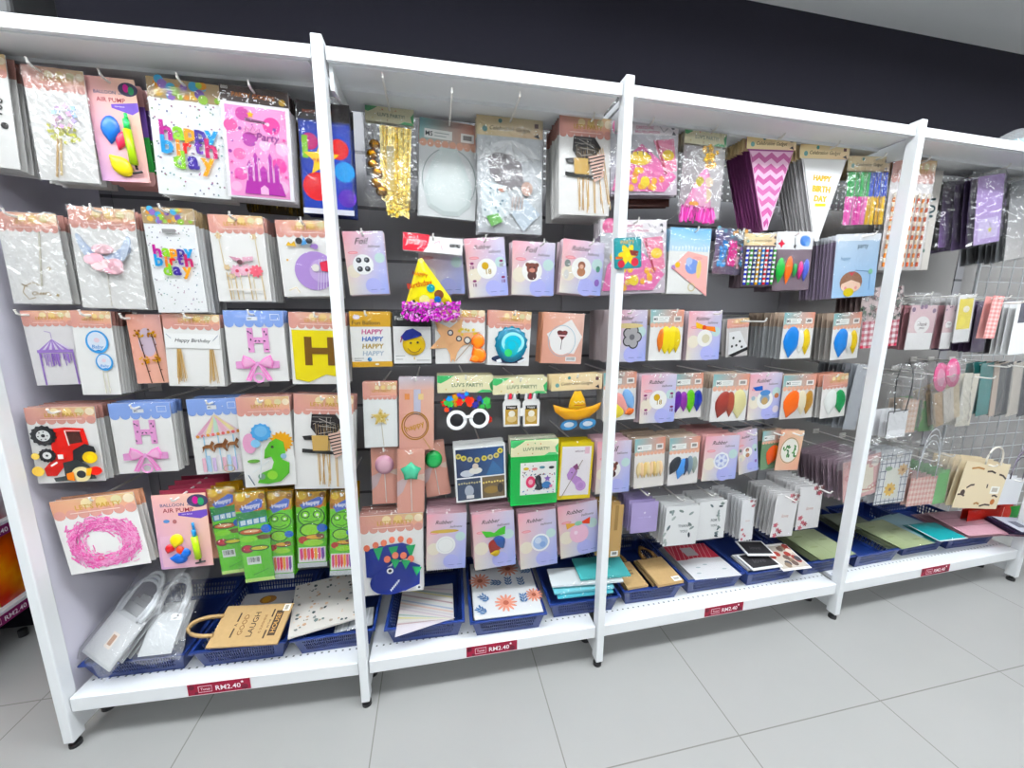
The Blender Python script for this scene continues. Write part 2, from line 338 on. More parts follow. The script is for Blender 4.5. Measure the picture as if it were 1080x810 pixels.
def post_part(parent, x):
    m = MB(); m.box(x-.0145, -.012, .028, x+.0145, .03, HZ)
    p = m.build('post', 'white_paint', parent, bevel=.003)
    f = MB()
    f.cyl((x, .008), .016, 0, .012, 14, .016); f.cyl((x, .008), .008, .012, .03, 10); f.build('foot', 'black_rubber', p)
    m = MB(); m.box(x-.012, .03, .045, x+.012, BACK, .12)      # base leg running back under the deck
    q = m.build('base_leg', 'white_paint', parent, bevel=.002)
    f = MB(); f.cyl((x+.0, .13), .02, 0, .014, 14); f.cyl((x, .13), .008, .014, .047, 10); f.build('foot', 'black_rubber', q)
    m = MB(); m.prism([(.02, 2.06), (.2, 2.055), (.235, 2.03), (.235, 2.012), (.02, 1.985)], x+.02, x+.03)
    m.build('canopy_bracket', 'white_paint', parent)
    m = MB(); m.box(x-.03, BACK-.004, .1, x+.03, BACK+.03, 2.3); m.build('rear_upright', 'back_board', parent)
for k in range(4):
    L = math.hypot(PX[k+1]-PX[k], PY[k+1]-PY[k])
    r = bpy.data.objects.new('display_rack', None); COL.objects.link(r); r.location = (PX[k], PY[k], 0)
    r.rotation_euler.z = math.atan2(PY[k+1]-PY[k], PX[k+1]-PX[k]); racks.append(r)
    tag(r, bay_words[k], 'rack', 'bays of the white shop rack')
    post_part(r, 0)
    if k == 3: post_part(r, L)
    m = MB(); m.prism([(0, .134), (0, DECK-.003), (.003, DECK), (BACK, DECK), (BACK, DECK-.02), (.012, DECK-.02), (.012, .134)], .019, L-.019)
    m.build('bottom_shelf', 'deck_paint', r)
    m = MB(); m.prism([(.0, HZ-.052), (.0, HZ-.022), (.004, HZ-.018), (.23, HZ-.012), (.23, HZ-.03), (.012, HZ-.04), (.012, HZ-.052)], .019, L-.019)
    c = m.build('canopy_shelf', 'white_paint', r)
    m = MB(); m.box(.03, .012, HZ-.056, L-.03, .11, HZ-.044); m.box(.03, .11, HZ-.066, L-.03, .23, HZ-.05)
    m.build('stiffener', 'white_paint', c)
    m = MB(); m.box(.0, BACK, DECK-.05, L, BACK+.02, 1.92); m.build('back_panel', 'back_board' if k < 3 else 'light_panel', r)
    m = MB(); m.box(.0, BACK, 1.92, L, BACK+.02, 2.35); m.build('slotted_panel', 'slot_board', r)
    px = labels_px[k]; p = on_y(px, front_y(on_y(px, 0).x)-.001); lx = (p.x-PX[k])/math.cos(r.rotation_euler.z)
    price_label(r, lx, .134+.0455, -.001, .19)
    if k == 0:
        m = MB(); m.box(-.018, .036, .14, -.006, BACK+.02, 2.06); m.build('end_panel', 'lavender_paint', r)

# ---------------------------------------------------------------- packs
ORDW = ['', '', 'second', 'third', 'fourth', 'fifth', 'sixth', 'seventh', 'eighth', 'ninth', 'tenth', 'eleventh', 'twelfth', 'thirteenth', 'fourteenth', 'fifteenth', 'sixteenth']
HOOKS = []
class Pack: pass
def frame(TL, TR, BL):
    ux = TR-TL; w = ux.length; X = ux/w; dn = BL-TL; dn2 = dn-X*dn.dot(X); h = dn2.length; Z = -dn2/h; Y = Z.cross(X)
    return w, h, X, Y, Z
def fit(TL, TR, BL, y):
    """upright card in the plane at depth y from three corners seen in the photograph"""
    a, b, c = on_y(TL, y), on_y(TR, y), on_y(BL, y)
    e1 = b-a; e2 = c-a; ang1 = math.atan2(e1.z, e1.x); ang2 = math.atan2(e2.x, -e2.z); ang = (ang1+ang2)/2
    w = e1.length; h = e2.length; cen = (b+c)/2
    X = Vector((math.cos(ang), 0, math.sin(ang))); Z = Vector((-math.sin(ang), 0, math.cos(ang))); Y = Vector((0, 1, 0))
    top = cen+Z*h/2
    return w, h, top, X, Y, Z
def bag_mesh(w, h, pad, mat, seed, puff=.006, depth=.004, wild=.002):
    rnd = random.Random(seed); nx, ny = (16, 22) if mat == 'crinkled_bag' else (7, 9); wild = max(min(wild, .009), .006) if mat == 'crinkled_bag' else wild; l, t, r, b = pad; v = []; f = []
    for j in range(ny+1):
        for i in range(nx+1):
            a, c = i/nx, j/ny; e = min(1, 4*a*(1-a)*1.3)*min(1, 4*c*(1-c)*1.5)
            edge = i in (0, nx) or j in (0, ny)
            v.append((-w/2-l+(w+l+r)*a+(rnd.uniform(-1, 1)*wild*.6), -(depth*.3 if edge else depth)-puff*e-(0 if edge else rnd.uniform(0, 1)*wild), t-(h+t+b)*c+rnd.uniform(-1, 1)*wild*.6))
    for j in range(ny):
        for i in range(nx): f.append((j*(nx+1)+i, (j+1)*(nx+1)+i, (j+1)*(nx+1)+i+1, j*(nx+1)+i+1))
    me = bpy.data.meshes.new('plastic_bag'); me.from_pydata(v, [], f); me.materials.append(M[mat]); me.polygons.foreach_set('use_smooth', [mat != 'crinkled_bag']*len(f)); return me
def outline(w, h, shape):
    if shape is None: return [(-w/2, 0), (w/2, 0), (w/2, -h), (-w/2, -h)]
    return [((u-.5)*w, -v*h) for u, v in shape]
def card_mesh(name, w, h, col, shape=None, th=.0016, bands=(), mat='printed_paper', sleeve=None):
    """flat card; bands = (v0, v1, colour) strips printed across it"""
    p = outline(w, h, shape); n = len(p)
    v = [(x, -th/2, z) for x, z in p]+[(x, th/2, z) for x, z in p]; c = [lin(col)]*(2*n)
    f = [tuple(range(n))[::-1], tuple(range(n, 2*n))]+[(i, (i+1) % n, (i+1) % n+n, i+n) for i in range(n)]
    for v0, v1, cc in bands:
        b = len(v); v += [(-w/2-.0003, -th/2-.0004, -v0*h), (w/2+.0003, -th/2-.0004, -v0*h), (w/2+.0003, -th/2-.0004, -v1*h), (-w/2-.0003, -th/2-.0004, -v1*h)]
        v += [(x, th/2+.0002, z) for x, y, z in v[b:b+4]]; c += [lin(cc)]*8
        f += [tuple(i+b for i in q) for q in ((3, 2, 1, 0), (4, 5, 6, 7), (0, 1, 5, 4), (1, 2, 6, 5), (2, 3, 7, 6), (3, 0, 4, 7))]
    mats = [0]*len(f)
    if sleeve:                      # clear sleeve shut round the card
        b = len(v); l, t, r, bo = sleeve; d = .0035
        x0, x1, z1, z0 = -w/2-l, w/2+r, t, -h-bo
        v += [(x0, -.001, z0), (x1, -.001, z0), (x1, -.001, z1), (x0, -.001, z1), (x0+.002, -d, z0+.002), (x1-.002, -d, z0+.002), (x1-.002, -d, z1-.002), (x0+.002, -d, z1-.002)]
        c += [lin('#ffffff')]*8; g = [(4, 5, 6, 7), (0, 1, 5, 4), (1, 2, 6, 5), (2, 3, 7, 6), (3, 0, 4, 7)]; f += [tuple(i+b for i in q) for q in g]; mats += [1]*5
    me = bpy.data.meshes.new(name); me.from_pydata(v, [], f); me.materials.append(M[mat])
    if sleeve: me.materials.append(M['plastic_bag'])
    me.polygons.foreach_set('material_index', mats)
    ca = me.color_attributes.new('Col', 'FLOAT_COLOR', 'POINT'); ca.data.foreach_set('color', [x for q in c for x in q])
    return me
def mat4(o, X, Y, Z, p): o.matrix_world = Matrix(((X[0], Y[0], Z[0], p[0]), (X[1], Y[1], Z[1], p[1]), (X[2], Y[2], Z[2], p[2]), (0, 0, 0, 1)))
NP = [0]
def pk(name, short, label, cat, TL, TR, BL, y=.1, n=4, D=.05, hdr=None, card='#f3f1ee', draw=None, bag='plastic_bag', pad=(.004, .003, .004, .004), puff=.006, wild=.002,
       bands=None, shape=None, hook=.035, hooku=.5, z=None, dx=0, lay=None, th=.0016, mat='printed_paper', hangs='hook', copyart=False, jit=.004, fan=0, stackcol=None):
    NP[0] += 1; rnd = random.Random(NP[0]*13)
    if lay is None:
        w, h, top, X, Y, Z = fit(TL, TR, BL, y)
    else:
        A, B, Cc = lay; w, h, X, Y, Z = frame(A, B, Cc); top = (A+B)/2
    if bands is None:
        bands = {h_peach: [(0, .17, '#c08f86')], h_blue: [(0, .17, '#8ea7de')], h_ms: [(0, .3, '#bba695')], h_luv: [(0, .2, '#e8e1bd')], h_cele: [(0, .2, '#ebd5a8')], h_joypy: [(0, .16, '#f5eef1')]}.get(hdr, [])
    empty_card = card is None
    if empty_card:
        root = bpy.data.objects.new(name, None); COL.objects.link(root)
    else:
        root = link(name, card_mesh(name, w, h, card, shape, th, mat=mat))
    mat4(root, X, Y, Z, top); tag(root, label, cat)
    p = Pack(); p.w, p.h, p.root = w, h, root; tmin = .0011+max(0, (th-.0016)/2)
    p.cur = None
    def art(t=0):
        p.cur = Art(w, h, max(t, tmin, p.cur.t+.00012 if p.cur else 0)); return p.cur
    p.art = art
    hv = bands[0][1] if bands else .15; tmin = .0011+max(0, (th-.0016)/2)
    if hdr:
        a = Art(w, h, (tmin+.0002) if not empty_card else .0008)
        if empty_card:
            b = Art(w, h, -.0008); b.solid([(0, 0), (1, 0), (1, hv), (0, hv)], '#e9e2c8', .0014); a.v, a.f, a.c = b.v, b.f, b.c
        if hdr in (h_luv, h_cele, h_joypy) and bands: hdr(a, hv)
        else: hdr(a)
        a.build('header_card', root); p.cur = a
    if draw: draw(p)
    if bag:
        link('plastic_bag', bag_mesh(w, h, pad, bag, NP[0], puff, .005, wild), root)
    # the packs hanging behind
    sp = D/max(1, n-1) if n > 1 else 0
    if n > 1:
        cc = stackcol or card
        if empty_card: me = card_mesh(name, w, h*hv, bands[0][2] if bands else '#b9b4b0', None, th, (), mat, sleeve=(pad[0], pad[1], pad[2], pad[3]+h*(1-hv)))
        else: me = card_mesh(name, w, h, cc, shape, th, bands, mat, sleeve=pad if bag else None)
        grp = f'{short} hanging on one {hangs}' if lay is None else f'{short} stacked in one basket'
        root['group'] = grp
        for k in range(1, n):
            o = link(name, me); j = jit*min(1, .4+k*.2)
            a = rnd.uniform(-1, 1)*.012; Xr = (X*math.cos(a)+Z*math.sin(a)); Zr = (Z*math.cos(a)-X*math.sin(a))
            mat4(o, Xr, Y, Zr, top+Y*(k*sp+.004)+Z*(0 if lay is None else .012+.9*k*sp)+X*(rnd.uniform(-1, 1)*j+fan*k)+Z*rnd.uniform(-1, .4)*j)
            tag(o, f'{short}, {ORDW[k+1]} from the front of its {hangs}' if lay is None else f'{short}, {ORDW[k+1]} from the top of its stack', cat, grp)
    if lay is None and hook is not None:
        q = top+X*((hooku-.5)*w)+Z*((pad[1] if bag and pad[1] > .02 else 0)-.012); HOOKS.append((q, hook, short))
    return p
def make_hooks():
    for q, ln, short in HOOKS:
        y0 = BACK-.003; m = MB(); tipy = max(-.03, q.y-ln)
        bw = y0-q.y
        m.tube([(0, 0, 0), (0, -(y0-tipy-.012), 0), (0, -(y0-tipy-.004), .004), (0, -(y0-tipy), .014)], .0034, 7)
        o = m.build('display_hook', 'hook_wire'); o.location = (q.x, y0, q.z)
        tag(o, f'white wire hook holding the {short}', 'hook', 'white wire hooks on the rack')
        b = MB(); b.box(-.022, -.002, -.016, .022, .002, .012); b.build('mounting_plate', 'hook_wire', o, bevel=.001)
# ================================================================ things on the hooks
HB = [('h','#b5278b'),('a','#8cc53f'),('p','#f39a2b'),('p','#3b2c82'),('y','#1a94cf')], [('b','#1f93d0'),('i','#f08a2c'),('r','#d83a3a'),('t','#5b2d90'),('h','#b5245f')], [('d','#86bf3c'),('a','#3c2c85'),('y','#f2a13a')]
def happy_bag(p, v0=.38):
    a = p.art(); rnd = random.Random(3)
    for i in range(100):
        u, v = rnd.uniform(.04, .96), rnd.uniform(.18, .98)
        a.ell(u, v, .012, rnd.choice(['#5d5f8a', '#4a8a8a', '#3b3b55', '#8a3b70', '#6a8a5a']), n=7)
    k = p.w/p.h; wd = {'i': .06, 'r': .12, 't': .12, 'y': .19, 'p': .16}
    for r, (row, us) in enumerate(zip(HB, ([.2,.37,.52,.66,.81], [.2,.345,.47,.62,.79], [.34,.53,.73]))):
        for (ch, c), u in zip(row, us):
            v = v0+r*.2*k
            a.text(ch, u, v+(0 if ch not in 'bdht' else -.03*k)+(0.045*k if ch in 'py' else 0), wd.get(ch, .165), c, bold=.035)
    a.build('lettering', p.root)
def party_header(p, hv):
    a = p.art(.0014); rnd = random.Random(5); a.rect(0, 0, 1, hv, '#a8906e')
    for i in range(26): a.ell(rnd.uniform(.05, .95), rnd.uniform(.1, .9)*hv, rnd.uniform(.03, .07), rnd.choice(['#6d4f9a', '#4f9fc4', '#8fb548', '#cf8a3c', '#57a08a', '#8b6bb0', '#d9b15a']), n=10)
    a.build('header_card', p.root)
def petals(a, u, v, r, n, c, cc=None, pr=.5, wd=.55):
    for i in range(n): a.ell(u+math.cos(2*PI*i/n)*r*.6, v+math.sin(2*PI*i/n)*r*.6*a.w/a.h, r*pr, c, r*pr*wd, 2*PI*i/n, 10)
    if cc: a.ell(u, v, r*.28, cc, n=10)
def bow(a, u, v, s, c, c2):
    k = a.w/a.h
    a.solid([(u-s*1.2, v-s*.15*k), (u-s*.5, v-s*.2*k), (u-s*.5, v+s*.3*k), (u-s*1.2, v+s*.28*k)], c2, .0006); a.solid([(u+s*.5, v-s*.2*k), (u+s*1.2, v-s*.15*k), (u+s*1.2, v+s*.28*k), (u+s*.5, v+s*.3*k)], c2, .0006)
    for d in (-1, 1):
        a.dome([(u, v), (u+d*s*.35, v-s*.35*k), (u+d*s*.75, v-s*.55*k), (u+d*s*.9, v-s*.1*k), (u+d*s*.8, v+s*.3*k), (u+d*s*.35, v+s*.2*k)], c, .003, '#f6b9dc')
        a.solid([(u, v), (u+d*s*.3, v+s*.1*k), (u+d*s*.75, v+s*1.0*k), (u+d*s*.45, v+s*1.05*k)], c, .0006); a.line([(u+d*s*.1, v+s*.1*k), (u+d*s*.6, v+s*.95*k)], .008, '#f7e3ef')
    a.ring(u, v+s*.85*k, s*.32, s*.12, c2); a.ell(u, v, s*.14, c2)

# ---- first bay, top row
def d1(p):
    a = p.art(); a.text('100', .78, .45, .3, '#2b2726', rot=1.4); a.ell(.85, .62, .06, '#2b2726'); a.build('cut_out_wording', p.root)
pk('cake_topper_pack', 'half-seen pale topper pack', 'white topper pack with black wording cut by the left edge of the top row', 'pack', (-62, 48), (8, 57), (-48, 172), .1, 5, .065, h_peach, draw=d1, hook=None)
def d2(p):
    a = p.art(); rnd = random.Random(2); a.tube([(.42, .62), (.3, .97)], .0022, '#d9b98a'); a.tube([(.47, .62), (.38, .95)], .0022, '#e6cf9e'); a.build('stick', p.root)
    a = p.art()
    for i in range(34): a.star(.28+rnd.random()*.5, .56+rnd.uniform(-.05, .07)+(rnd.random()-.5)*.04, .05, rnd.choice(['#e6e27a', '#d9d865', '#eef0a8', '#cfd05a']), rot=rnd.random()*3)
    for i in range(16): a.solid(a.sp(.45+rnd.random()*.4, .34+rnd.random()*.18, .06, 4, .5, rnd.random()*3), rnd.choice(['#e3b7e0', '#b9d3f0', '#e9c9ea', '#c7b4ea', '#f0d0dc']), .001)
    a.build('glitter_butterfly', p.root, 'glossy_print')
pk('cake_topper_pack', 'iridescent butterfly topper pack', 'white topper pack with lime and lilac glitter butterflies on a stick, top row', 'pack', (21, 67), (87, 76), (44, 189), .1, 4, .06, h_peach, draw=d2, wild=.004, bag='crinkled_bag', hooku=.3)
def pumpcard(p, vert=True):
    a = p.art(); a.grad(bil('#f1b8b4', '#f0c9b0', '#c9a0c8', '#eab7b2'), nx=4, ny=5)
    a.ell(.84, .1, .2, '#3a3550', .15); a.ell(.8, .09, .06, '#c03a8a', .09); a.ell(.9, .11, .06, '#2e8a5a', .09)
    a.text('BALLOON', .36, .14, .44, '#4d5577', hmax=.05); a.text('with', .68, .145, .1, '#4d5577'); a.text('AIR PUMP', .46, .21, .58, '#93333d', hmax=.055)
    a.poly([(.45, .25), (1, .22), (1, .3), (.86, .34), (.45, .285)], '#6a4fa6'); a.text('Latex Balloon', .62, .268, .2, '#e8e0f2'); a.build('design_print', p.root)
def d3(p):
    pumpcard(p)
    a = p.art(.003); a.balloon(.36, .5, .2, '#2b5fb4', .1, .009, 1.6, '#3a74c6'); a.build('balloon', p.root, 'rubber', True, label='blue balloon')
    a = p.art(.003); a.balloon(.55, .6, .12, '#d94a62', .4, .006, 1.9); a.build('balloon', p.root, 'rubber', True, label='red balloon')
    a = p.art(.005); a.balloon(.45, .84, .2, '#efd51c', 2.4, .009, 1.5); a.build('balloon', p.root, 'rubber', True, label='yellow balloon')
    a = p.art(.002); a.tube([(.76, .5), (.79, .84)], .009, '#b6db2c'); a.tube([(.755, .4), (.76, .5)], .007, '#41bf6a'); a.tube([(.75, .34), (.755, .4)], .004, '#41bf6a')
    a.tube([(.79, .84), (.8, .88)], .003, '#222'); a.tube([(.7, .92), (.9, .9)], .003, '#2a2a2c'); a.build('air_pump', p.root, 'rubber', True, label='lime hand pump')
pk('balloon_pack', 'pink balloon and air pump pack', 'pink balloon and air pump card with lime pump hanging in the top row', 'balloon pack', (94, 82), (146, 83), (104, 192), .11, 4, .07, None, '#efb9b6', d3, bag=None,
   shape=[(0, .02), (.03, 0), (.97, 0), (1, .02), (1, .96), (.94, 1), (.06, 1), (0, .96)], bands=[(.2, .5, '#7a58a8'), (.5, .85, '#3f9a4a')], hooku=.5)
def d4(p): party_header(p, .17); happy_bag(p, .46)
pk('gift_bag_pack', 'large white happy birthday loot bag pack', 'large white loot bag pack with rainbow happy birthday wording, top row', 'pack', (151, 78), (232, 92), (170, 203), .09, 5, .05, None, '#f6f6f6', d4, bands=[(0, .17, '#a8906e')])
def d5(p):
    a = p.art(.0014); a.rect(0, 0, 1, .14, '#3a2c28'); a.text('PARTY GOODS', .48, .075, .62, '#c77a3e', hmax=.07); a.text('800', .07, .025, .1, '#d8d4d0'); a.ell(.9, .1, .05, '#c9a24a'); a.build('header_card', p.root)
    a = p.art(); a.rect(.05, .17, .94, .985, '#ee9fce'); rnd = random.Random(9)
    for u, v, r, c in ((.3,.24,.1,'#c24f9a'),(.72,.32,.13,'#e0559c'),(.12,.35,.1,'#e0669f'),(.38,.46,.11,'#b14aa0'),(.86,.52,.1,'#f4c0de'),(.22,.6,.09,'#e778ae'),(.8,.68,.12,'#e25aa0'),(.22,.78,.1,'#e06aae'),(.82,.88,.11,'#f2bfe0'),(.6,.5,.08,'#f6c9e4'),(.14,.9,.08,'#f2b4d8')): a.ell(u, v, r, c)
    for i in range(18): a.ell(rnd.uniform(.08, .92), rnd.uniform(.2, .96), rnd.uniform(.012, .03), rnd.choice(['#a04aa0', '#7a3f8a', '#f7d6ea']), n=8)
    a.star(.42, .24, .06, '#f0b03c'); a.poly([(.34, .27), (.64, .29), (.62, .31), (.33, .3)], '#6a3a5a'); a.line([(.32,.4),(.34,.35),(.4,.39),(.45,.34),(.48,.39),(.54,.36),(.54,.41),(.32,.41)], .012, '#9a3a7a')
    a.text('Party', .66, .44, .34, '#8a3a86', shear=.2)
    for x0, x1, t in ((.32,.4,.7),(.42,.48,.62),(.5,.62,.74),(.64,.7,.62),(.72,.8,.7)):
        a.rect(x0, t, x1, .96, '#a8389a'); a.poly([(x0-.01, t), ((x0+x1)/2, t-.05), (x1+.01, t)], '#b64aa6'); a.line([(x0, t), (x0, .96)], .008, '#f0cfe8'); a.line([(x1, t), (x1, .96)], .008, '#f0cfe8')
    a.poly([(.26, .96), (.3, .84), (.82, .84), (.88, .96)], '#a8389a'); a.poly([(.5, .96), (.5, .9), (.56, .87), (.62, .9), (.62, .96)], '#f0b6da')
    for u, v, r in ((.15,.82,0),(.9,.78,1),(.1,.68,.5),(.9,.44,.3)): a.star(u, v, .035, '#d8569a', rot=r)
    a.build('castle_print', p.root)
pk('gift_bag_pack', 'pink castle loot bag pack', 'pink castle loot bag pack under a black party goods header, top row', 'pack', (231, 88), (304, 98), (241, 207), .08, 5, .05, None, '#f4f0f4', d5, bands=[(0, .14, '#3a2c28')])
def d5b(p):
    rnd = random.Random(4); a = p.art()
    for i in range(70): u = rnd.random(); a.line([(u, .02), (u+rnd.uniform(-.05, .05), rnd.uniform(.85, 1))], .02, rnd.choice(['#8a6a1e', '#b8922e', '#6a5016', '#d2b24a']))
    a.build('tinsel_strand', p.root, 'tinsel')['kind'] = 'stuff'
pk('tinsel_curtain_pack', 'gold tinsel curtain pack', 'gold tinsel curtain pack peeping out below the pink castle bags', 'pack', (255, 120), (316, 128), (262, 224), .22, 1, 0, None, '#4a3c1c', d5b, hook=None)
def d6(p):
    a = p.art(.0014); a.rect(0, 0, 1, .16, '#231d1e'); a.text('PARTY GOODS', .38, .09, .55, '#b8562e', hmax=.07); a.build('header_card', p.root)
    a = p.art(); a.rect(.03, .18, .98, .98, '#2a3f9a'); a.ell(.3, .75, .28, '#cf2f34'); a.ell(.75, .4, .2, '#c92f30'); a.ell(.85, .6, .2, '#2f8fd0'); a.ell(.6, .9, .22, '#3b3fa6'); a.ell(.2, .35, .16, '#b0306a'); a.ell(.88, .84, .18, '#5b3aa0'); a.rect(.05, .3, .16, .5, '#7fb53a')
    a.star(.42, .5, .36, '#f4c41c'); a.text('PARTY', .42, .51, .34, '#b8322c', rot=.1); a.rect(0, .95, 1, 1, '#e8e8f2'); a.build('design_print', p.root)
pk('gift_bag_pack', 'yellow star party bag pack', 'blue party loot bag with a yellow star, half hidden by a white post, top row', 'pack', (311, 104), (367, 112), (322, 224), .1, 4, .05, None, '#28346e', d6, bands=[(0, .16, '#231d1e')])

# ---- first bay, second row
def d7(p):
    a = p.art(.002); a.tube([(.68, .2), (.55, .8)], .002, '#d8d2c4')
    for u, v, r in ((.72, .6, .045), (.65, .9, .035), (.78, .9, .045)): a.star(u, v, r, '#b8a476', 6)
    a.line([(.4, .93), (.28, .95), (.2, .87), (.25, .8), (.4, .76), (.5, .79)], .014, '#b39a68'); a.line([(.2, .78), (.3, .81)], .02, '#8f7a52')
    a.text('Cheers', .5, .88, .3, '#a88d5a', rot=.06, shear=.2); a.build('gold_lettering', p.root)
pk('cake_topper_pack', 'gold script topper pack', 'white topper pack with thin gold lettering by the lavender panel, second row', 'pack', (-3, 224), (61, 225), (13, 321), .1, 4, .045, h_peach, draw=d7, wild=.004, bag='crinkled_bag', hooku=.35)
def d8(p):
    a = p.art(.002); a.tube([(.47, .6), (.46, .98)], .0016, '#e8e2da'); a.build('stick', p.root)
    a = p.art(.002)
    for d in (-1, 1):
        for i in range(6):
            t = i/5; a.solid(a.el(.5+d*(.17+.16*t), .46-.2*t*.8+.018*i, .24, .055, -d*(1.25-.9*(1-t)), 12), ['#c3cfe6', '#b9c7e2', '#cdd8ea'][i % 3], .0007)
    a.build('wing', p.root)
    a = p.art(.004)
    for i in range(8): a.dome(a.el(.47+.17*math.cos(i), .55+.05*math.sin(i*1.3), .13, .1), ['#f3c3cc', '#eeb2bf', '#f6d4d6'][i % 3], .003)
    a.dome(a.el(.48, .41, .17, .09), '#f2c8cf', .003); a.build('pink_puff', p.root)
pk('cake_topper_pack', 'pale wings topper pack', 'white topper pack with pale blue wings and pink puff, second row', 'pack', (73, 218), (143, 221), (86, 325), .085, 6, .06, h_peach, draw=d8, wild=.004, bag='crinkled_bag')
def d9(p): party_header(p, .15); happy_bag(p, .42); a = p.art(); a.rect(.36, .2, .62, .235, '#8f8d8c'); a.build('handle_slot', p.root)
pk('gift_bag_pack', 'narrow white happy birthday bag pack', 'narrow white bag pack with rainbow happy birthday wording, second row', 'pack', (153, 220), (207, 219), (164, 331), .075, 8, .1, None, '#f7f7f7', d9, bands=[(0, .15, '#a8906e')])
def d10(p):
    a = p.art(.002)
    for x in (.22, .36, .62, .86): a.tube([(x, .66), (x+.03, .98)], .0016, '#d8c19a')
    for x in (.28, .46, .7): a.tube([(x, .66), (x+.02, .98)], .0013, '#e9dcc0')
    a.build('stick', p.root)
    a = p.art(.003); a.tube([(.15, .2), (.2, .62)], .001, '#e2cfa6'); a.tube([(.82, .22), (.85, .6)], .001, '#e2cfa6')
    for u, v in ((.15, .24), (.8, .24), (.24, .6), (.3, .7)): petals(a, u, v, .06, 6, '#e3c9a2')
    for u, v, c in ((.42, .64, '#e9b3c6'), (.6, .63, '#f0c2d0'), (.78, .64, '#e2707e')): petals(a, u, v, .12, 9, c, '#d65a6e')
    a.solid([(.3, .47), (.5, .49), (.58, .55), (.4, .52)], '#dba3b6', .001); a.solid([(.55, .48), (.75, .47), (.74, .52), (.56, .53)], '#e6b4c6', .001); a.solid(a.el(.5, .54, .05), '#6b4a4e', .001); a.rect(.2, .85, .85, .87, '#f7f1ea'); a.build('paper_flower', p.root)
pk('cake_topper_pack', 'pink paper flowers topper pack', 'white topper pack with pink paper flowers on sticks, second row', 'pack', (219, 226), (277, 228), (231, 318), .09, 8, .11, h_peach, draw=d10)
def d11(p):
    a = p.art(.002); a.solid(a.el(.6, .66, .36, .36, 0, 26), '#b191cf', .001); a.solid(a.el(.72, .66, .22, .22), '#c9aede', .001); a.solid([(.55, .35), (.6, .3), (.66, .36)], '#a07cc2', .001); a.solid(a.el(.65, .34, .05), '#a886c8', .001)
    for i in range(7): a.line([(.7+i*.045, .5), (.62+i*.05, .92)], .012, '#e7def2')
    a.solid([(.7, .55), (.85, .52), (.85, .68), (.72, .66)], '#d6485c', .0006); a.ell(.62, .62, .07, '#f2ece4'); a.solid([(.15, .33), (.2, .28), (.24, .31), (.3, .27), (.32, .34)], '#d8ae4a', .0008)
    a.solid(a.el(.38, .27, .06, .06), '#333', .0008); a.solid(a.el(.56, .27, .06, .05), '#2c2c34', .0008); a.solid([(.42, .33), (.47, .22), (.53, .31)], '#5b9ad2', .0008); a.ell(.15, .52, .02, '#d8ae6a'); a.line([(.12, .92), (.25, .88), (.3, .95)], .02, '#cdbfa2'); a.build('paper_cut_out', p.root)
pk('cake_topper_pack', 'lilac circus round topper pack', 'white topper pack with a lilac round party scene by a white post, second row', 'pack', (290, 232), (351, 233), (300, 313), .09, 6, .07, h_peach, draw=d11, hooku=.5)

# ---- first bay, third row
def d12(p):
    a = p.art(.0014); c = '#9b7bbf'
    a.poly([(.2, .52), (.5, .37), (.85, .51)], '#e6dcef')
    for i in range(5): x = .2+i*.13; a.poly([(x, .52), (.49, .38), (.5, .38), (x+.065, .52)], c)
    a.line([(.5, .37), (.5, .29)], .01, c); a.line([(.5, .29), (.38, .27)], .012, c); a.rect(.16, .52, .88, .56, c)
    for x in (.2, .86): a.rect(x-.015, .56, x+.02, 1, c)
    rnd = random.Random(1)
    for i in range(40): x = rnd.uniform(.2, .85); a.rect(x, .57, x+.02, .57+rnd.uniform(.05, .18), rnd.choice([c, '#b79ad2', '#8a68b2']))
    a.build('carousel_print', p.root)
pk('cake_topper_pack', 'purple tent topper pack', 'pale topper pack with a purple carousel tent by the lavender panel, third row', 'pack', (22, 328), (76, 327), (39, 407), .1, 3, .03, h_peach, '#e6e2e2', d12, hooku=.15)
def d13(p):
    a = p.art(.002)
    for u in (.62, .72): a.tube([(u, .66), (u+.01, .98)], .0012, '#e4dfcf')
    a.build('stick', p.root); a = p.art(.0025)
    for u, v, r in ((.58, .36, .29), (.7, .6, .22)):
        a.solid(a.el(u, v, r, r*1.2, 0, 24), '#4f9bd6', .001); a.ell(u, v-.005, r*.82, '#dfe6f2', r, n=22); a.poly([(u-.1, v+r*a.w/a.h*.95), (u+.12, v+r*a.w/a.h*.95), (u+.02, v+r*a.w/a.h*.8)], '#3f86c8'); a.text('Baby', u, v+r*.22, r, '#5b8fc8', shear=.2); a.ell(u, v-.02, r*.25, '#ecd3dc')
    a.build('paper_balloon', p.root)
pk('cake_topper_pack', 'blue paper balloons topper pack', 'white topper pack with two round blue paper balloons, third row', 'pack', (76, 328), (118, 328), (86, 417), .085, 8, .08, h_peach, draw=d13)
def d14(p):
    a = p.art(); a.grad(bil('#e7a692', '#d9a9a4', '#eab0a0', '#eeb6a0')); a.ell(.5, .4, .26, '#cdb9c8', .5); a.build('design_print', p.root); a = p.art(.002); rnd = random.Random(6)
    for u, v in ((.27, .28), (.68, .27), (.36, .66), (.74, .64)):
        a.tube([(u, v), (u+.1, v+.34)], .0011, '#4a2e22'); a.ell(u+.07, v+.16, .04, '#7a2f28', .015)
        for i in range(22): q = rnd.random()*6.3; r = rnd.random()*.16; a.star(u+r*math.cos(q), v+r*.4*math.sin(q), .05, rnd.choice(['#b87a24', '#d2962e', '#e0ae4c', '#9a601c']), rot=rnd.random())
    a.build('glitter_stem', p.root, 'glossy_print')
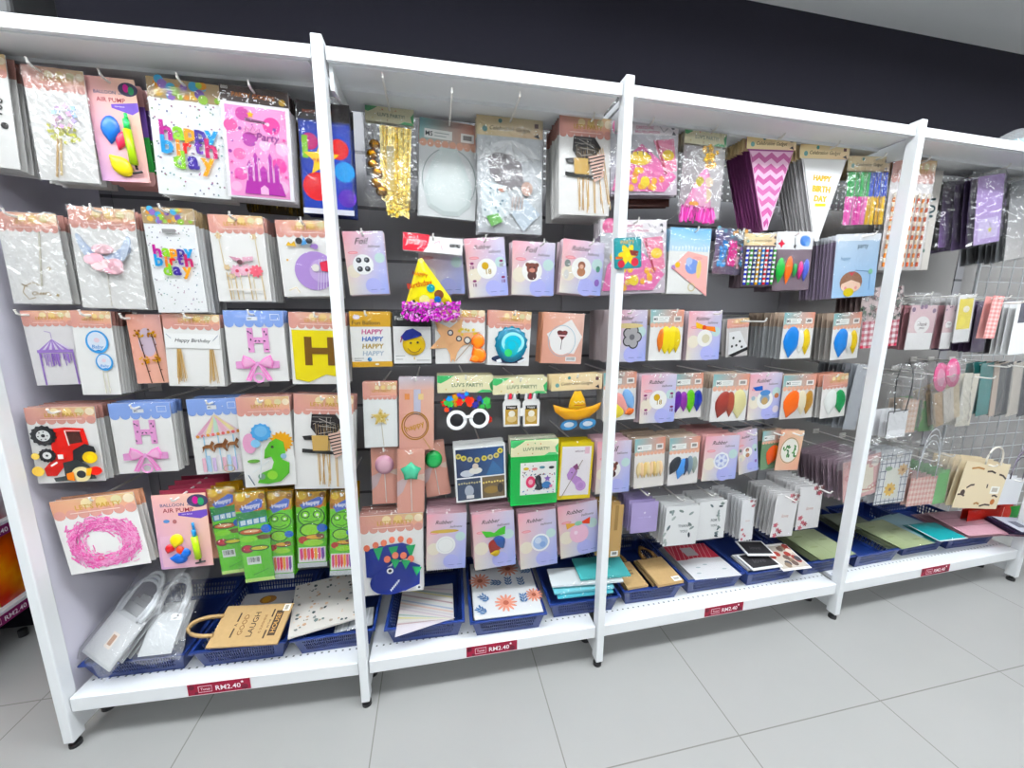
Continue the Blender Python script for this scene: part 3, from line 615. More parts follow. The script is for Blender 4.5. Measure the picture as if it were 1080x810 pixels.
pk('cake_topper_pack', 'gold glitter stems pack', 'peach pack of gold glitter flower stems hanging in the third row', 'pack', (131, 331), (167, 332), (147, 404), .1, 3, .03, None, '#e8ab98', d14, bands=[(0, .12, '#e0a08c')], hooku=.1)
def d15(p):
    a = p.art(.002); a.solid([(.02, .27), (.98, .27), (.98, .47), (.02, .47)], '#fbfaf8', .0012); a.text('Happy Birthday', .5, .37, .62, '#2c2a2c', shear=.25); a.line([(.04, .28), (.12, .34)], .01, '#9aa6b8'); a.line([(.96, .28), (.86, .36)], .012, '#9aa0ac'); a.build('paper_banner', p.root)
    a = p.art(.002); rnd = random.Random(8)
    for b in (.24, .82):
        for i in range(14): x = b+rnd.uniform(-.04, .04); a.tube([(x, .48), (b+(x-b)*2.6, rnd.uniform(.88, .97))], .0007, rnd.choice(['#c9a46a', '#b8925a', '#d8bc8a']))
    a.build('tassel', p.root)
pk('cake_topper_pack', 'happy birthday banner pack', 'white pack with a happy birthday banner and straw tassels, third row', 'pack', (173, 331), (233, 331), (177, 408), .085, 4, .035, h_peach, draw=d15)
def bowH(p):
    a = p.art(.0012)
    for u0, u1, v0, v1 in ((.36, .46, .24, .58), (.62, .72, .24, .58), (.46, .62, .37, .45)): a.solid([(u0, v0), (u1, v0), (u1, v1), (u0, v1)], '#e9a6d4', .0008)
    rnd = random.Random(3)
    for u, v in ((.39,.29),(.42,.4),(.38,.53),(.66,.29),(.69,.33),(.65,.42),(.68,.54),(.5,.42),(.56,.42),(.43,.31)): a.ell(u, v, .022, '#28243a', .012, rnd.random()*3, 8)
    a.build('letter_cut_out', p.root); a = p.art(.0018); bow(a, .5, .74, .31, '#ea8fc8', '#e7a3d2'); a.build('pink_bow', p.root)
pk('cake_topper_pack', 'blue header letter and bow pack', 'pink letter H and bow pack under a blue header, third row', 'pack', (236, 328), (299, 327), (243, 404), .085, 4, .035, h_blue, draw=bowH)
def d17(p):
    a = p.art(.0012); a.solid([(.04, .24), (.97, .24), (.97, .92), (.62, .86), (.5, .9), (.3, .97), (.06, .93)], '#e9d515', .0014)
    for u0, u1, v0, v1 in ((.25, .38, .33, .73), (.66, .79, .33, .73), (.38, .66, .48, .57)): a.solid([(u0, v0), (u1, v0), (u1, v1), (u0, v1)], '#6a4a1c', .0006)
    a.build('yellow_pennant', p.root)
pk('cake_topper_pack', 'yellow letter pennant pack', 'yellow pennant pack with a brown letter H by a white post, third row', 'pack', (304, 329), (364, 331), (309, 405), .09, 8, .08, h_peach, draw=d17)

# ---- first bay, fourth row
def d18(p):
    a = p.art(.0012); R, K = '#d8231c', '#1f2124'
    def gear(u, v, r): a.solid(a.sp(u, v, r, 14, .88), K, .0012)
    a.solid([(.3, .28), (.52, .26), (.8, .28), (.84, .5), (.75, .56), (.62, .6), (.6, .74), (.45, .76), (.3, .9), (.16, .9), (.14, .8), (.3, .66)], R, .0016)
    a.solid([(.55, .32), (.74, .32), (.76, .46), (.57, .48)], '#46241f', .0005); a.line([(.53, .3), (.56, .5)], .02, '#f2eee8'); a.line([(.53, .3), (.76, .31)], .014, '#f2d9d2')
    gear(.22, .36, .19); a.ell(.22, .36, .1, '#f1f1ee'); a.ell(.22, .36, .03, K); gear(.23, .62, .13); a.ell(.23, .62, .065, '#f1f1ee'); a.ell(.23, .62, .02, K)
    for i in range(6): a.ell(.22+.065*math.cos(i), .36+.065*math.sin(i)*.8, .012, K, n=6)
    a.solid([(.62, .56), (.8, .48), (.93, .52), (.95, .6), (.8, .64), (.75, .72), (.6, .7)], K, .001); a.solid([(.45, .72), (.66, .68), (.82, .78), (.9, .95), (.3, .97), (.28, .92), (.45, .9)], '#2a2f30', .001)
    a.solid(a.el(.86, .66, .11), '#eec21c', .001); a.ell(.86, .66, .05, '#f3d23c'); a.ell(.08, .62, .06, '#e9c86a'); a.ell(.08, .82, .09, '#e6bf5e')
    a.solid(a.el(.7, .88, .14), '#e9d7a4', .0012); a.ell(.7, .88, .07, '#23252a'); a.solid(a.el(.92, .84, .1, .08), '#cf2a24', .001); a.solid([(.8, .8), (.88, .8), (.84, .9), (.78, .9)], '#e9a51c', .001); a.solid([(.5, .86), (.6, .84), (.6, .96), (.5, .94)], '#d8731c', .001)
    a.rect(.42, .6, .5, .66, '#f4e9e4'); a.line([(.3, .75), (.4, .7)], .03, '#f2ede8'); a.build('tractor_cut_out', p.root)
pk('cake_topper_pack', 'red tractor topper pack', 'red tractor topper pack hanging beside the lavender panel, fourth row', 'pack', (29, 432), (102, 427), (38, 512), .08, 10, .085, h_peach, draw=d18)
pk('cake_topper_pack', 'pink letter and bow pack', 'pink letter H and bow pack beside the red tractor pack, fourth row', 'pack', (114, 426), (179, 424), (126, 500), .09, 7, .05, h_blue, draw=bowH)
def d20(p):
    a = p.art(.0012)
    a.solid([(.08, .48), (.5, .2), (.95, .42), (.93, .46), (.1, .51)], '#e7c9cf', .0008)
    for i, c in enumerate(['#d6a0b6', '#ead9a2', '#bcd6c2', '#e3b0c2', '#ead9a2']): x = .12+i*.165; a.poly([(x, .47-.012*i), (.48, .21), (.52, .21), (x+.1, .46-.012*i)], c)
    for i in range(9): a.ell(.13+i*.1, .49-.007*i, .035, ['#c98a4a', '#d66a6a'][i % 2], n=10)
    for x, c in ((.24, '#9cc6de'), (.52, '#a9cde0'), (.82, '#9cc6de')): a.rect(x-.012, .48, x+.012, .95, c)
    for i in range(8): x = .15+i*.1; a.rect(x, .78-.03*(i % 2), x+.07, .97, ['#e9b8c8', '#b9d4ea', '#d9c3e6', '#f0e6ea'][i % 4])
    a.ring(.66, .94, .12, .02, '#c9b08a', r2=.09); a.build('carousel_cut_out', p.root)
    a = p.art(.003)
    for u, v, s in ((.3, .63, .9), (.55, .62, 1.1), (.8, .6, .9)):
        a.solid([(u-.12*s, v), (u-.05*s, v-.03*s), (u+.05*s, v-.03*s), (u+.1*s, v-.09*s), (u+.15*s, v-.05*s), (u+.09*s, v+.01*s), (u+.13*s, v+.07*s), (u+.1*s, v+.07*s), (u+.04*s, v+.02*s), (u-.07*s, v+.02*s), (u-.13*s, v+.09*s), (u-.11*s, v+.03*s)], ['#8a5a34', '#74482a', '#7d5230'][int(u*3) % 3], .001)
    a.build('horse', p.root)
pk('cake_topper_pack', 'carousel horses topper pack', 'carousel horses topper pack under a blue header, fourth row', 'pack', (195, 421), (250, 420), (209, 500), .1, 6, .05, h_blue, draw=d20)
def d21(p):
    a = p.art(.0012); G = '#5aa83a'
    a.solid(a.sp(.78, .5, .24, 16, .75), '#e3a12c', .0008)
    a.solid([(.45, .58), (.55, .5), (.68, .46), (.82, .5), (.84, .62), (.76, .7), (.9, .74), (.88, .86), (.7, .95), (.45, .97), (.25, .95), (.35, .84), (.55, .8), (.6, .72), (.56, .66), (.42, .68)], G, .0016)
    a.ell(.55, .87, .1, '#8fc84a'); a.ell(.34, .88, .07, '#7d9a8a'); a.ell(.6, .55, .03, '#2b2b2b'); a.ell(.8, .66, .06, '#9ec0d8'); a.solid(a.el(.22, .7, .12, .04), '#6aa04a', .0008)
    a.solid(a.el(.18, .5, .13, .22), '#e3a6c4', .001); a.solid(a.sp(.42, .38, .2, 12, .88), '#5fa3d8', .001); a.ell(.42, .37, .12, '#7db8e2'); a.solid(a.el(.3, .5, .09), '#8ec3e4', .001)
    a.tube([(.42, .5), (.33, .88)], .0016, '#eef2f4'); a.tube([(.52, .7), (.2, .82)], .0014, '#eef2f4'); a.line([(.1, .85), (.2, .97)], .02, '#4a5a6a'); a.build('dinosaur_cut_out', p.root)
pk('cake_topper_pack', 'green dinosaur topper pack', 'green dinosaur and blue balloon topper pack, fourth row', 'pack', (250, 420), (306, 417), (258, 515), .08, 7, .06, h_peach, draw=d21)
def props(p, dx=0, stripes=True):
    a = p.art(.002); rnd = random.Random(12)
    for i in range(13): x = .28+i*.042+dx; a.tube([(x, .3), (x+rnd.uniform(-.04, .2), rnd.uniform(.86, 1.0))], .0014, rnd.choice(['#d9b681', '#c9a26a', '#e2c698']))
    a.build('stick', p.root); a = p.art(.0035)
    a.solid([(.22+dx, .2), (.62+dx, .2), (.75+dx, .3), (.6+dx, .42), (.3+dx, .42), (.2+dx, .34)], '#2a2526', .001); a.solid([(.06+dx, .43), (.2+dx, .42), (.5+dx, .44), (.55+dx, .47), (.1+dx, .47)], '#1d1b1c', .001); a.solid([(.06+dx, .56), (.5+dx, .58), (.68+dx, .6), (.68+dx, .625), (.06+dx, .6)], '#222', .001); a.solid([(.22+dx, .42), (.5+dx, .42), (.5+dx, .58), (.24+dx, .58)], '#c7a465' , .0007)
    for i in range(16): a.line([(.22+rnd.random()*.5+dx, .22+rnd.random()*.18), (.22+rnd.random()*.5+dx, .22+rnd.random()*.18)], .012, rnd.choice(['#8f8a86', '#b8b0a6', '#141314']))
    if stripes:
        a.solid([(.5+dx, .4), (.82+dx, .36), (.8+dx, .6), (.62+dx, .66)], '#e6c3b4', .0008)
        for i in range(7): a.line([(.5+dx+.015*i, .43+i*.032), (.82+dx-.01*i, .38+i*.036)], .022, '#2e2526')
    a.build('photo_prop', p.root)
pk('photo_prop_pack', 'black photo props pack', 'black photo props on wooden sticks behind a white post, fourth row', 'pack', (313, 417), (376, 416), (308, 517), .085, 5, .05, h_peach, draw=lambda p: props(p, .08))

# ---- first bay, fifth row
def d23(p):
    a = p.art(.002); rnd = random.Random(21)
    for i in range(1000):
        q = rnd.random()*6.283; r = 1+rnd.gauss(0, .17); u = .5+.35*r*math.cos(q); v = .62+.27*r*math.sin(q); d = q+PI/2+rnd.uniform(-.6, .6); L = rnd.uniform(.02, .06)
        u = max(.1, min(.92, u)); v = max(.24, min(.93, v)); a.t = .002+.004*(1-abs(r-1)*3 if abs(r-1) < .3 else .1)*rnd.random()
        a.line([(u-L*math.cos(d), v-L*math.sin(d)), (u+rnd.uniform(-.01, .01), v+rnd.uniform(-.01, .01)), (u+L*math.cos(d), v+L*math.sin(d))], rnd.uniform(.006, .022), rnd.choice(['#ee7ab8', '#f298c8', '#e86cb0', '#f6b6d8', '#ec86be', '#f4a8d0']))
    for i in range(60): q = rnd.uniform(-.4, .9); a.line([(.8+rnd.uniform(-.06, .06), .5+rnd.uniform(-.1, .2)), (.8+.13*math.cos(q), .58+.15*math.sin(q))], .012, rnd.choice(['#f3a2cc', '#f6bbdb', '#ec86bf']))
    a.ring(.42, .82, .035, .012, '#e25a8a'); a.build('feather_boa', p.root, 'fabric')
def h_peach_s(a): h_peach(a, .2, '#dba588')
pk('feather_boa_pack', 'pink feather boa pack', 'pink feather boa looped on a white card, lowest row by the lavender panel', 'pack', (53, 530), (141, 518), (75, 607), .09, 3, .03, h_peach_s, draw=d23, bands=[(0, .2, '#dba588')], bag=None, hook=.01)
def d24(p):
    pumpcard(p)
    a = p.art(); a.rect(.05, .55, .52, .97, '#e3b6c8'); a.ell(.22, .35, .06, '#5b86b8', .04); a.ell(.37, .36, .04, '#a86a6a', .05); a.build('panel_print', p.root)
    for nm, u, v, r, c, rot in (('yellow', .36, .62, .13, '#efd51c', .3), ('blue', .36, .86, .13, '#2b5fb4', 1.7), ('blue', .5, .8, .1, '#3a6fc4', .2), ('red', .22, .72, .09, '#b8383c', .4), ('red', .42, .75, .08, '#d84a32', -.3)):
        a = p.art(.003); a.balloon(u, v, r, c, rot, .008, 1.3); a.build('balloon', p.root, 'rubber', True, label=nm+' balloon')
    a = p.art(.002); a.tube([(.74, .56), (.77, .86)], .009, '#b6db2c'); a.tube([(.73, .47), (.74, .56)], .006, '#3a8fc8'); a.tube([(.72, .38), (.73, .47)], .0035, '#3a8fc8'); a.tube([(.77, .86), (.775, .93)], .003, '#222'); a.tube([(.68, .94), (.87, .92)], .003, '#2a2a2c'); a.build('air_pump', p.root, 'rubber', True, label='lime hand pump')
pk('balloon_pack', 'peach balloon and air pump pack', 'peach balloon and air pump card hanging left of the green packs, lowest row', 'balloon pack', (160, 523), (217, 519), (170, 601), .09, 5, .15, None, '#eab49c', d24, puff=.012, bag=None, bands=[(0, .5, '#a84a5c')])
def green_pack(front):
    def f(p):
        a = p.art(); a.grad(bil('#6fd01e', '#58c414', '#5cc818', '#4cb410'), nx=2, ny=3); a.grad(bil('#b8862a', '#e0b03a', '#d2822c', '#b88a2a'), 0, 0, 1, .2, 3, 2)
        for u, v, r, c in ((.2, .05, .16, '#e6c24a'), (.7, .16, .2, '#d8681c'), (.9, .05, .12, '#8a5a1c'), (.1, .16, .12, '#a86a1c')): a.ell(u, v, r, c)
        a.poly([(.12, .17), (.75, .07), (.92, .09), (.86, .17), (.25, .24)], '#5c74c8'); a.text('Happy', .52, .155, .62, '#eef0fa', rot=.15, hmax=.07, bold=.03)
        rnd = random.Random(2); D = '#1d5a14'
        if front:
            a.ell(.5, .33, .47, D, .4); a.ell(.5, .33, .42, '#74d028', .36)
            for u in (.3, .7): a.ell(u, .3, .15, D); a.ell(u, .3, .11, '#8fe03c'); a.ell(u, .305, .05, '#f2f6e8')
            a.line([(.25, .38), (.5, .4), (.75, .37)], .03, D); a.ell(.45, .5, .36, D, .27); a.ell(.45, .5, .31, '#8fd634', .22); a.ell(.85, .48, .18, '#2c62c0', .16); a.ell(.6, .6, .34, '#6a3a1c', .12); a.ell(.6, .595, .3, '#e0a834', .08); a.ell(.2, .63, .15, '#b8342a'); a.ell(.55, .67, .34, '#9ad63a', .13); a.ell(.78, .58, .14, '#7a4a2a', .08)
            a.rect(.04, .73, .96, .93, '#ebe6e8')
            for i in range(7): x = .08+i*.12; a.poly([(x, .75), (x+.1, .74), (x+.12, .86), (x+.06, .91), (x+.02, .88)], ['#e0508a', '#ee7a24', '#e04a86', '#e8383c', '#f6a81c', '#ea6a9a', '#6a3a9a'][i])
            a.rect(0, .94, 1, 1, '#cfd4d6')
        else:
            a.poly([(0, .22), (1, .2), (1, .29), (0, .32)], '#1f7a3a'); a.poly([(.05, .3), (.98, .27), (.98, .34), (.05, .37)], '#2f7fb0')
            for i in range(4): a.poly([(.1+i*.22, .305-i*.006), (.27+i*.22, .298-i*.006), (.27+i*.22, .35-i*.006), (.1+i*.22, .357-i*.006)], '#dcecf2')
            a.ell(.42, .43, .44, D, .15); a.ell(.42, .43, .38, '#c8542c', .1); a.ell(.42, .425, .26, '#eac89a', .05); a.ell(.92, .41, .18, '#2c62c0', .17); a.ell(.8, .5, .28, '#6a4a22', .1); a.ell(.3, .51, .3, '#86d830', .12); a.ell(.22, .62, .22, '#7a1f30', .17); a.ell(.22, .615, .15, '#c03a4a', .11); a.ell(.62, .62, .34, D, .12); a.ell(.62, .62, .28, '#d8c83a', .07)
            a.rect(.15, .71, .62, .8, '#eef2ee')
            for i in range(13): a.rect(.19+i*.03, .72, .19+i*.03+rnd.choice([.01, .02]), .775, '#1d2124')
            a.line([(.3, .92), (.6, .89), (.85, .86)], .03, '#2f8a1c'); a.rect(0, .96, 1, 1, '#c8e888')
        a.build('design_print', p.root)
    return f
gq = 'green balloon pouch'
for i, (TL, TR, BL, fr, lab, n) in enumerate([((222, 517), (251, 512), (231, 607), 0, 'green pouch showing its barcode, nearest the air pump card, lowest row', 3), ((249, 521), (281, 517), (257, 615), 0, 'longest green pouch with barcode, second from the air pump card', 3),
        ((281, 519), (308, 518), (284, 611), 1, 'green balloon pouch with pink balloons in its window, middle of five', 5), ((310, 518), (342, 518), (316, 598), 1, 'green balloon pouch with red balloons in its window, fourth of five', 5), ((345, 518), (371, 519), (351, 606), 1, 'green balloon pouch beside a white post, with purple and orange balloons', 7)]):
    pk('balloon_pouch', ['barcode green pouch', 'longest green pouch', 'pink balloon green pouch', 'red balloon green pouch', 'green pouch by the post'][i], lab, 'balloon pack', TL, TR, BL, (.1, .085, .1, .11, .1)[i], n, .05 if i < 4 else .09, None, '#4fae1e', green_pack(fr), bag='crinkled_bag', pad=(.001, .004, .001, .002), bands=[(0, .2, '#b8862a')], hook=.02)

# ---- second bay, top row
def d30(p):
    a = p.art(.001); rnd = random.Random(31); 
    for i in range(120): x = rnd.uniform(.3, .94); a.line([(x, .2), (.35+(x-.35)*.9+rnd.uniform(-.03, .03), rnd.uniform(.82, .96)), (.4+rnd.uniform(0, .5), 1.0+rnd.uniform(0, .12))], .028, rnd.choice(['#d9c06a', '#c9a84e', '#e8d48c', '#b8923a', '#efe0a4']))
    a.build('gold_fringe', p.root, 'foil')['kind'] = 'stuff'
    for u, v in ((.18, .4), (.12, .5), (.14, .6), (.22, .68), (.2, .78), (.3, .86)):
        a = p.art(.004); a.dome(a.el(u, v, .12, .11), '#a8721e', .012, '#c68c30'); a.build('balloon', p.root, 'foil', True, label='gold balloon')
    a = p.art(.006); a.grad(bil('#e9dcae', '#d8c27a', '#d2b868', '#c8a850'), .42, .4, .58, .85, 2, 5); a.text('HAPPY BIRTHDAY', .5, .62, .4, '#f6f0dc', rot=PI/2); a.build('gold_banner', p.root, 'glossy_print')
pk('party_decoration_pack', 'gold fringe and balloon pack', 'crinkled clear pack of gold fringe and balloons, top row of second bay', 'pack', (390, 112), (441, 114), (383, 217), .17, 2, .012, h_luv, None, d30, 'crinkled_bag', pad=(.01, .002, .006, .012), puff=.016, wild=.012, bands=[(0, .165, '#e8e1bd')], hook=.17)
def d31(p):
    a = p.art(.002); a.dome([(.36, .27), (.62, .27), (.76, .42), (.93, .66), (.9, .86), (.7, .97), (.42, .98), (.16, .9), (.07, .7), (.2, .44)], '#dfe8e6', .006, '#e9f0ee'); 
    for i in range(5): a.line([(.3+i*.1, .35), (.25+i*.12, .6), (.3+i*.1, .88)], .01, '#cdd8d6')
    a.ring(.52, .6, .47, .012, '#8b9a98', 36, .52); a.build('white_cloth', p.root)
pk('tablecloth_pack', 'white folded cloth pack', 'folded white cloth pack with an orange scalloped header, top row', 'pack', (441, 122), (503, 134), (443, 226), .18, 2, .012, lambda a: h_ms(a, .24), '#e4e6e6', d31, bands=[(0, .24, '#c89a84')], hook=.19, wild=.004)
def d32(p):
    a = p.art(.0012); a.grad(bil('#d9dcde', '#cfd2d6', '#c2c6ca', '#d6dadc'), 0, .16, 1, 1, 4, 5)
    a.solid([(.02, .38), (.12, .27), (.35, .2), (.55, .19), (.8, .24), (.96, .34), (.8, .33), (.66, .38), (.5, .31), (.3, .3), (.15, .34)], '#f0f2f4', .002)
    a.solid([(.15, .34), (.3, .3), (.5, .31), (.66, .38), (.72, .55), (.6, .6), (.4, .62), (.2, .5)], '#8f898c', .0008)
    for x in (.12, .34, .6, .86): a.tube([(.5, .2), (x, .36)], .0012, '#f6f6f6')
    a.build('paper_umbrella', p.root); a = p.art(.004)
    a.solid([(.04, .55), (.42, .58), (.55, .8), (.3, .9), (.06, .86)], '#e3ebee', .001); rnd = random.Random(3)
    for i in range(14): a.ell(rnd.uniform(.1, .42), rnd.uniform(.6, .84), .018, '#7f9aa6', n=8)
    a.solid([(.5, .82), (.72, .68), (.96, .82), (.7, .98)], '#d6e2ec', .001); a.solid(a.el(.75, .6, .09, .1), '#d9b8aa', .001); a.solid(a.el(.36, .62, .05, .03), '#c98a72', .0008)
    for i in range(4): a.solid([(.52+i*.05, .68), (.55+i*.05, .67), (.52+i*.05, .8), (.5+i*.05, .79)], '#cfc0bc', .0008)
    a.solid([(.12, .86), (.3, .83), (.38, .9), (.2, .95)], '#6fae5a', .0008); a.build('paper_cut_out', p.root)
pk('party_decoration_pack', 'white paper umbrella pack', 'crinkled silver pack with a white paper umbrella, top row of second bay', 'pack', (504, 122), (574, 127), (503, 246), .15, 3, .03, h_cele, '#c4c6c8', d32, 'crinkled_bag', pad=(.006, .002, .006, .006), puff=.012, wild=.01, bands=[(0, .165, '#ebd5a8')], hook=.15)
pk('photo_prop_pack', 'striped tie photo props pack', 'photo props with a striped tie on sticks, top row of second bay', 'pack', (590, 121), (645, 126), (589, 226), .1, 9, .13, h_peach, draw=lambda p: props(p, .05), hook=.03, hooku=.6)
def cakebag(seed, cakeu=.42):
    def f(p):
        a = p.art(.0012); a.grad(bil('#ccd0d6', '#d9d3da', '#b8aebc', '#d6c8d2'), 0, .17, 1, 1, 4, 4); a.build('inner_sheet', p.root)
        a = p.art(.004); a.solid([(.02, .95), (.1, .6), (.45, .3), (.7, .5), (.98, .74), (.8, .96)], '#e77ab0', .0015); a.solid([(.62, .25), (.92, .22), (.98, .66), (.8, .7)], '#ec8fae', .0012)
        rnd = random.Random(seed)
        for i in range(13): a.ell(.2+rnd.random()*.6, .66+rnd.random()*.26, .045, rnd.choice(['#f0b04a', '#f3c23a', '#ee9a5a']), n=10)
        a.dome(a.el(cakeu, .5, .17, .09), '#f2cc2a', .003)
        for i in range(4): a.tube([(cakeu-.12+i*.08, .46), (cakeu-.12+i*.08, .4)], .0016, '#4a4a7a')
        a.ell(.84, .45, .09, '#f2cc2a', .07); a.line([(.66, .25), (.82, .72)], .03, '#b03a52'); a.ell(.5, .82, .07, '#f3d84a'); a.build('paper_party_hat', p.root)
    return f
def bigjoy(p): cakebag(3)(p)
pk('party_decoration_pack', 'upper pink cake decoration pack', 'pink cake decoration pack under a white header behind a white post, top row', 'pack', (644, 128), (716, 130), (643, 206), .1, 4, .05, h_joypy, '#b9a9b4', bigjoy, 'crinkled_bag', bands=[(0, .18, '#f5eef1')], puff=.012, wild=.008, hooku=.55)
def d34b(p): pass
pk('party_decoration_pack', 'brown backed pack', 'brown card pack edge showing under the upper pink cake decoration pack', 'pack', (650, 160), (707, 162), (650, 218), .15, 2, .02, None, '#4a2a24', None, bag=None, hook=None, bands=[(.7, .8, '#6a3f34')])

# ---- second bay, second row
def foil4(p):
    balloon_bits(p, 'Foil'); a = p.art(.0016); a.ell(.42, .52, .26, '#f4f4f4', n=24)
    for du, dv in ((-.1, -.07), (.1, -.07), (-.09, .07), (.1, .07)): a.ell(.42+du, .52+dv, .07, '#2e2f36'); a.ell(.41+du, .51+dv, .03, '#8b8d94')
    a.build('balloon_print', p.root)
def balloon_bits(p, word): a = p.art(); balloon_card(word)(a); a.build('design_print', p.root)
pk('balloon_pack', 'foil balloon pack with four black balloons', 'pastel foil balloon pack showing four black balloons, beside a white post', 'balloon pack', (364, 246), (406, 242), (367, 313), .085, 4, .04, None, '#dfc9d2', foil4, hook=.03)
def d36(p):
    a = p.art(.0012); a.rect(0, .02, 1, .2, '#f0eeee'); a.poly([(0, 0), (.44, 0), (.42, .12), (.34, .2), (0, .2)], '#d02a3c'); a.text('JOYPY', .2, .105, .3, '#ffffff', hmax=.09); a.line([(.5, .1), (.6, .06), (.66, .16)], .01, '#d88aa0'); a.rect(.78, .08, .96, .12, '#333'); a.build('header_card', p.root)
    a = p.art(.006); a.poly([(.06, .84), (.26, .3), (.32, .28), (.82, .72), (.85, .78), (.5, .86)], '#f2df1c'); a.up(.003)
    a.dome([(.06, .84), (.26, .3), (.32, .28), (.82, .72), (.85, .78), (.5, .86)], '#f0dc1e', .012, '#f6e83c')
    a.t += .0135; a.text('HAPPY', .3, .48, .26, '#c8402c', rot=-.15); a.text('Birthday', .3, .6, .42, '#c8402c', rot=.28); 
    for u, v, r, c in ((.48, .63, .07, '#2f9aa0'), (.62, .7, .08, '#7a4a2e'), (.6, .76, .06, '#2f5fb0'), (.5, .8, .06, '#e78aa6'), (.38, .78, .09, '#efe89a'), (.56, .82, .05, '#3a9a4a'), (.2, .8, .025, '#2a2a2a')): a.ell(u, v, r, c)
    a.build('paper_party_hat', p.root, 'glossy_print', label='yellow cone hat with red happy birthday wording')
    a = p.art(.008); rnd = random.Random(3)
    for i in range(420): u = rnd.uniform(.02, .98); v = .81+rnd.random()*.22-.1*max(0, u-.5); a.star(u, v, rnd.uniform(.015, .035), rnd.choice(['#b52aa8', '#d54ac6', '#8f1c8a', '#e58ade', '#f0c0ee', '#a824a0']), 4, .5, rnd.random()*3)
    a.build('tinsel_trim', p.root, 'glossy_print')['kind'] = 'stuff'
pk('balloon_pack', 'half hidden foil balloon pack', 'pastel foil balloon pack seen through the clear bag of the yellow birthday hat', 'balloon pack', (440, 252), (486, 252), (446, 311), .1, 5, .05, None, '#dfc9d2', lambda p: balloon_bits(p, 'Foil'), hook=.02)
pk('party_hat_pack', 'yellow birthday hat pack', 'yellow happy birthday cone hat with magenta tinsel in a clear bag', 'party hat', (424, 244), (487, 252), (425, 334), .065, 2, .02, None, None, d36, 'plastic_bag', puff=.024, wild=.006, pad=(.004, .003, .004, .008), bands=[(0, .2, '#f0eeee')], hook=.02)
def gold18(p):
    balloon_bits(p, 'Rubber'); a = p.art(.0016); a.ell(.5, .52, .25, '#f6f4f0', n=24); a.ell(.46, .47, .09, '#c9a23a'); a.text('18', .54, .57, .14, '#a8862e', hmax=.12); 
    for u, v in ((.13, .42), (.16, .72), (.88, .4), (.9, .68)): a.ell(u, v, .05, '#8a3a6a', .03); a.text('18', u, v+.07, .09, '#7a3a6a')
    a.build('balloon_print', p.root)
pk('balloon_pack', 'second row gold number rubber balloon pack', 'pastel rubber balloon pack with gold number balloon beside the yellow birthday hat', 'balloon pack', (488, 251), (530, 251), (497, 313), .09, 4, .04, None, '#dfc9d2', gold18, hook=.04)
def bear(p):
    balloon_bits(p, 'Foil'); a = p.art(.0016); a.ell(.47, .54, .24, '#f6f4f0', n=24); B = '#6e3f34'
    a.ell(.47, .5, .13, B); a.ell(.36, .43, .05, B); a.ell(.58, .43, .05, B); a.ell(.47, .63, .11, '#4a2c2a', .1); a.ell(.47, .53, .07, '#c98a7a', .05); a.ell(.42, .48, .018, '#1c1414'); a.ell(.52, .48, .018, '#1c1414'); a.build('bear_print', p.root)
pk('balloon_pack', 'second row bear foil balloon pack', 'pastel foil balloon pack with a dark bear, third pastel pack from the post', 'balloon pack', (540, 253), (585, 257), (540, 310), .1, 4, .05, None, '#dfc9d2', bear, hook=.05, hooku=.65)
def bear2(p):
    balloon_bits(p, 'Rubber'); a = p.art(.0016); a.ell(.48, .51, .24, '#f8f6f2', n=24); a.ell(.48, .46, .09, '#8a5a48'); a.ell(.48, .58, .1, '#a8765a', .1); a.ell(.48, .48, .05, '#d6ad98'); a.line([(.47, .68), (.42, .9)], .012, '#f2f2f2'); a.ell(.14, .44, .07, '#7d8480', .08); a.ell(.13, .65, .06, '#d8d4d0', .1); a.ell(.88, .5, .05, '#4a7a68', .07); a.ell(.88, .76, .06, '#8a6ab0', .08); a.build('bear_print', p.root)
pk('balloon_pack', 'brown bear rubber balloon pack', 'pastel rubber balloon pack with a small brown bear next to a white post', 'balloon pack', (594, 251), (638, 257), (590, 308), .09, 6, .06, None, '#dfc9d2', bear2, hook=.04, hooku=.62)
pk('party_decoration_pack', 'lower pink cake decoration pack', 'pink cake decoration pack behind the teal tag, second row', 'pack', (634, 233), (704, 231), (632, 312), .1, 4, .05, h_joypy, '#b4a6b8', cakebag(8, .3), 'crinkled_bag', bands=[(0, .2, '#f5eef1')], puff=.012, wild=.008, hooku=.5)
def d41(p):
    a = p.art(); a.rect(.06, .05, .94, .95, '#2c8c90'); a.text('PARTY', .5, .15, .7, '#e0a23a', hmax=.12); petals(a, .5, .55, .3, 6, '#f2cf1e', '#f6dc3a', .6); a.poly([(.55, .4), (.9, .45), (.85, .62), (.62, .58)], '#7a2e24'); a.rect(.05, .6, .3, .68, '#d86a2a'); a.ell(.25, .84, .13, '#b83a4a'); a.ell(.75, .8, .14, '#b83a4a'); a.build('flower_print', p.root)
p41 = pk('hang_tag', 'teal tag', 'small teal tag with a yellow flower hanging in front of a white post', 'tag', (647, 251), (676, 250), (648, 284), -.044, 1, 0, None, '#2a7f88', d41, bag='plastic_bag', puff=.004, hook=None, shape=[(.06, 0), (.94, 0), (1, .06), (1, .94), (.94, 1), (.06, 1), (0, .94), (0, .06)])
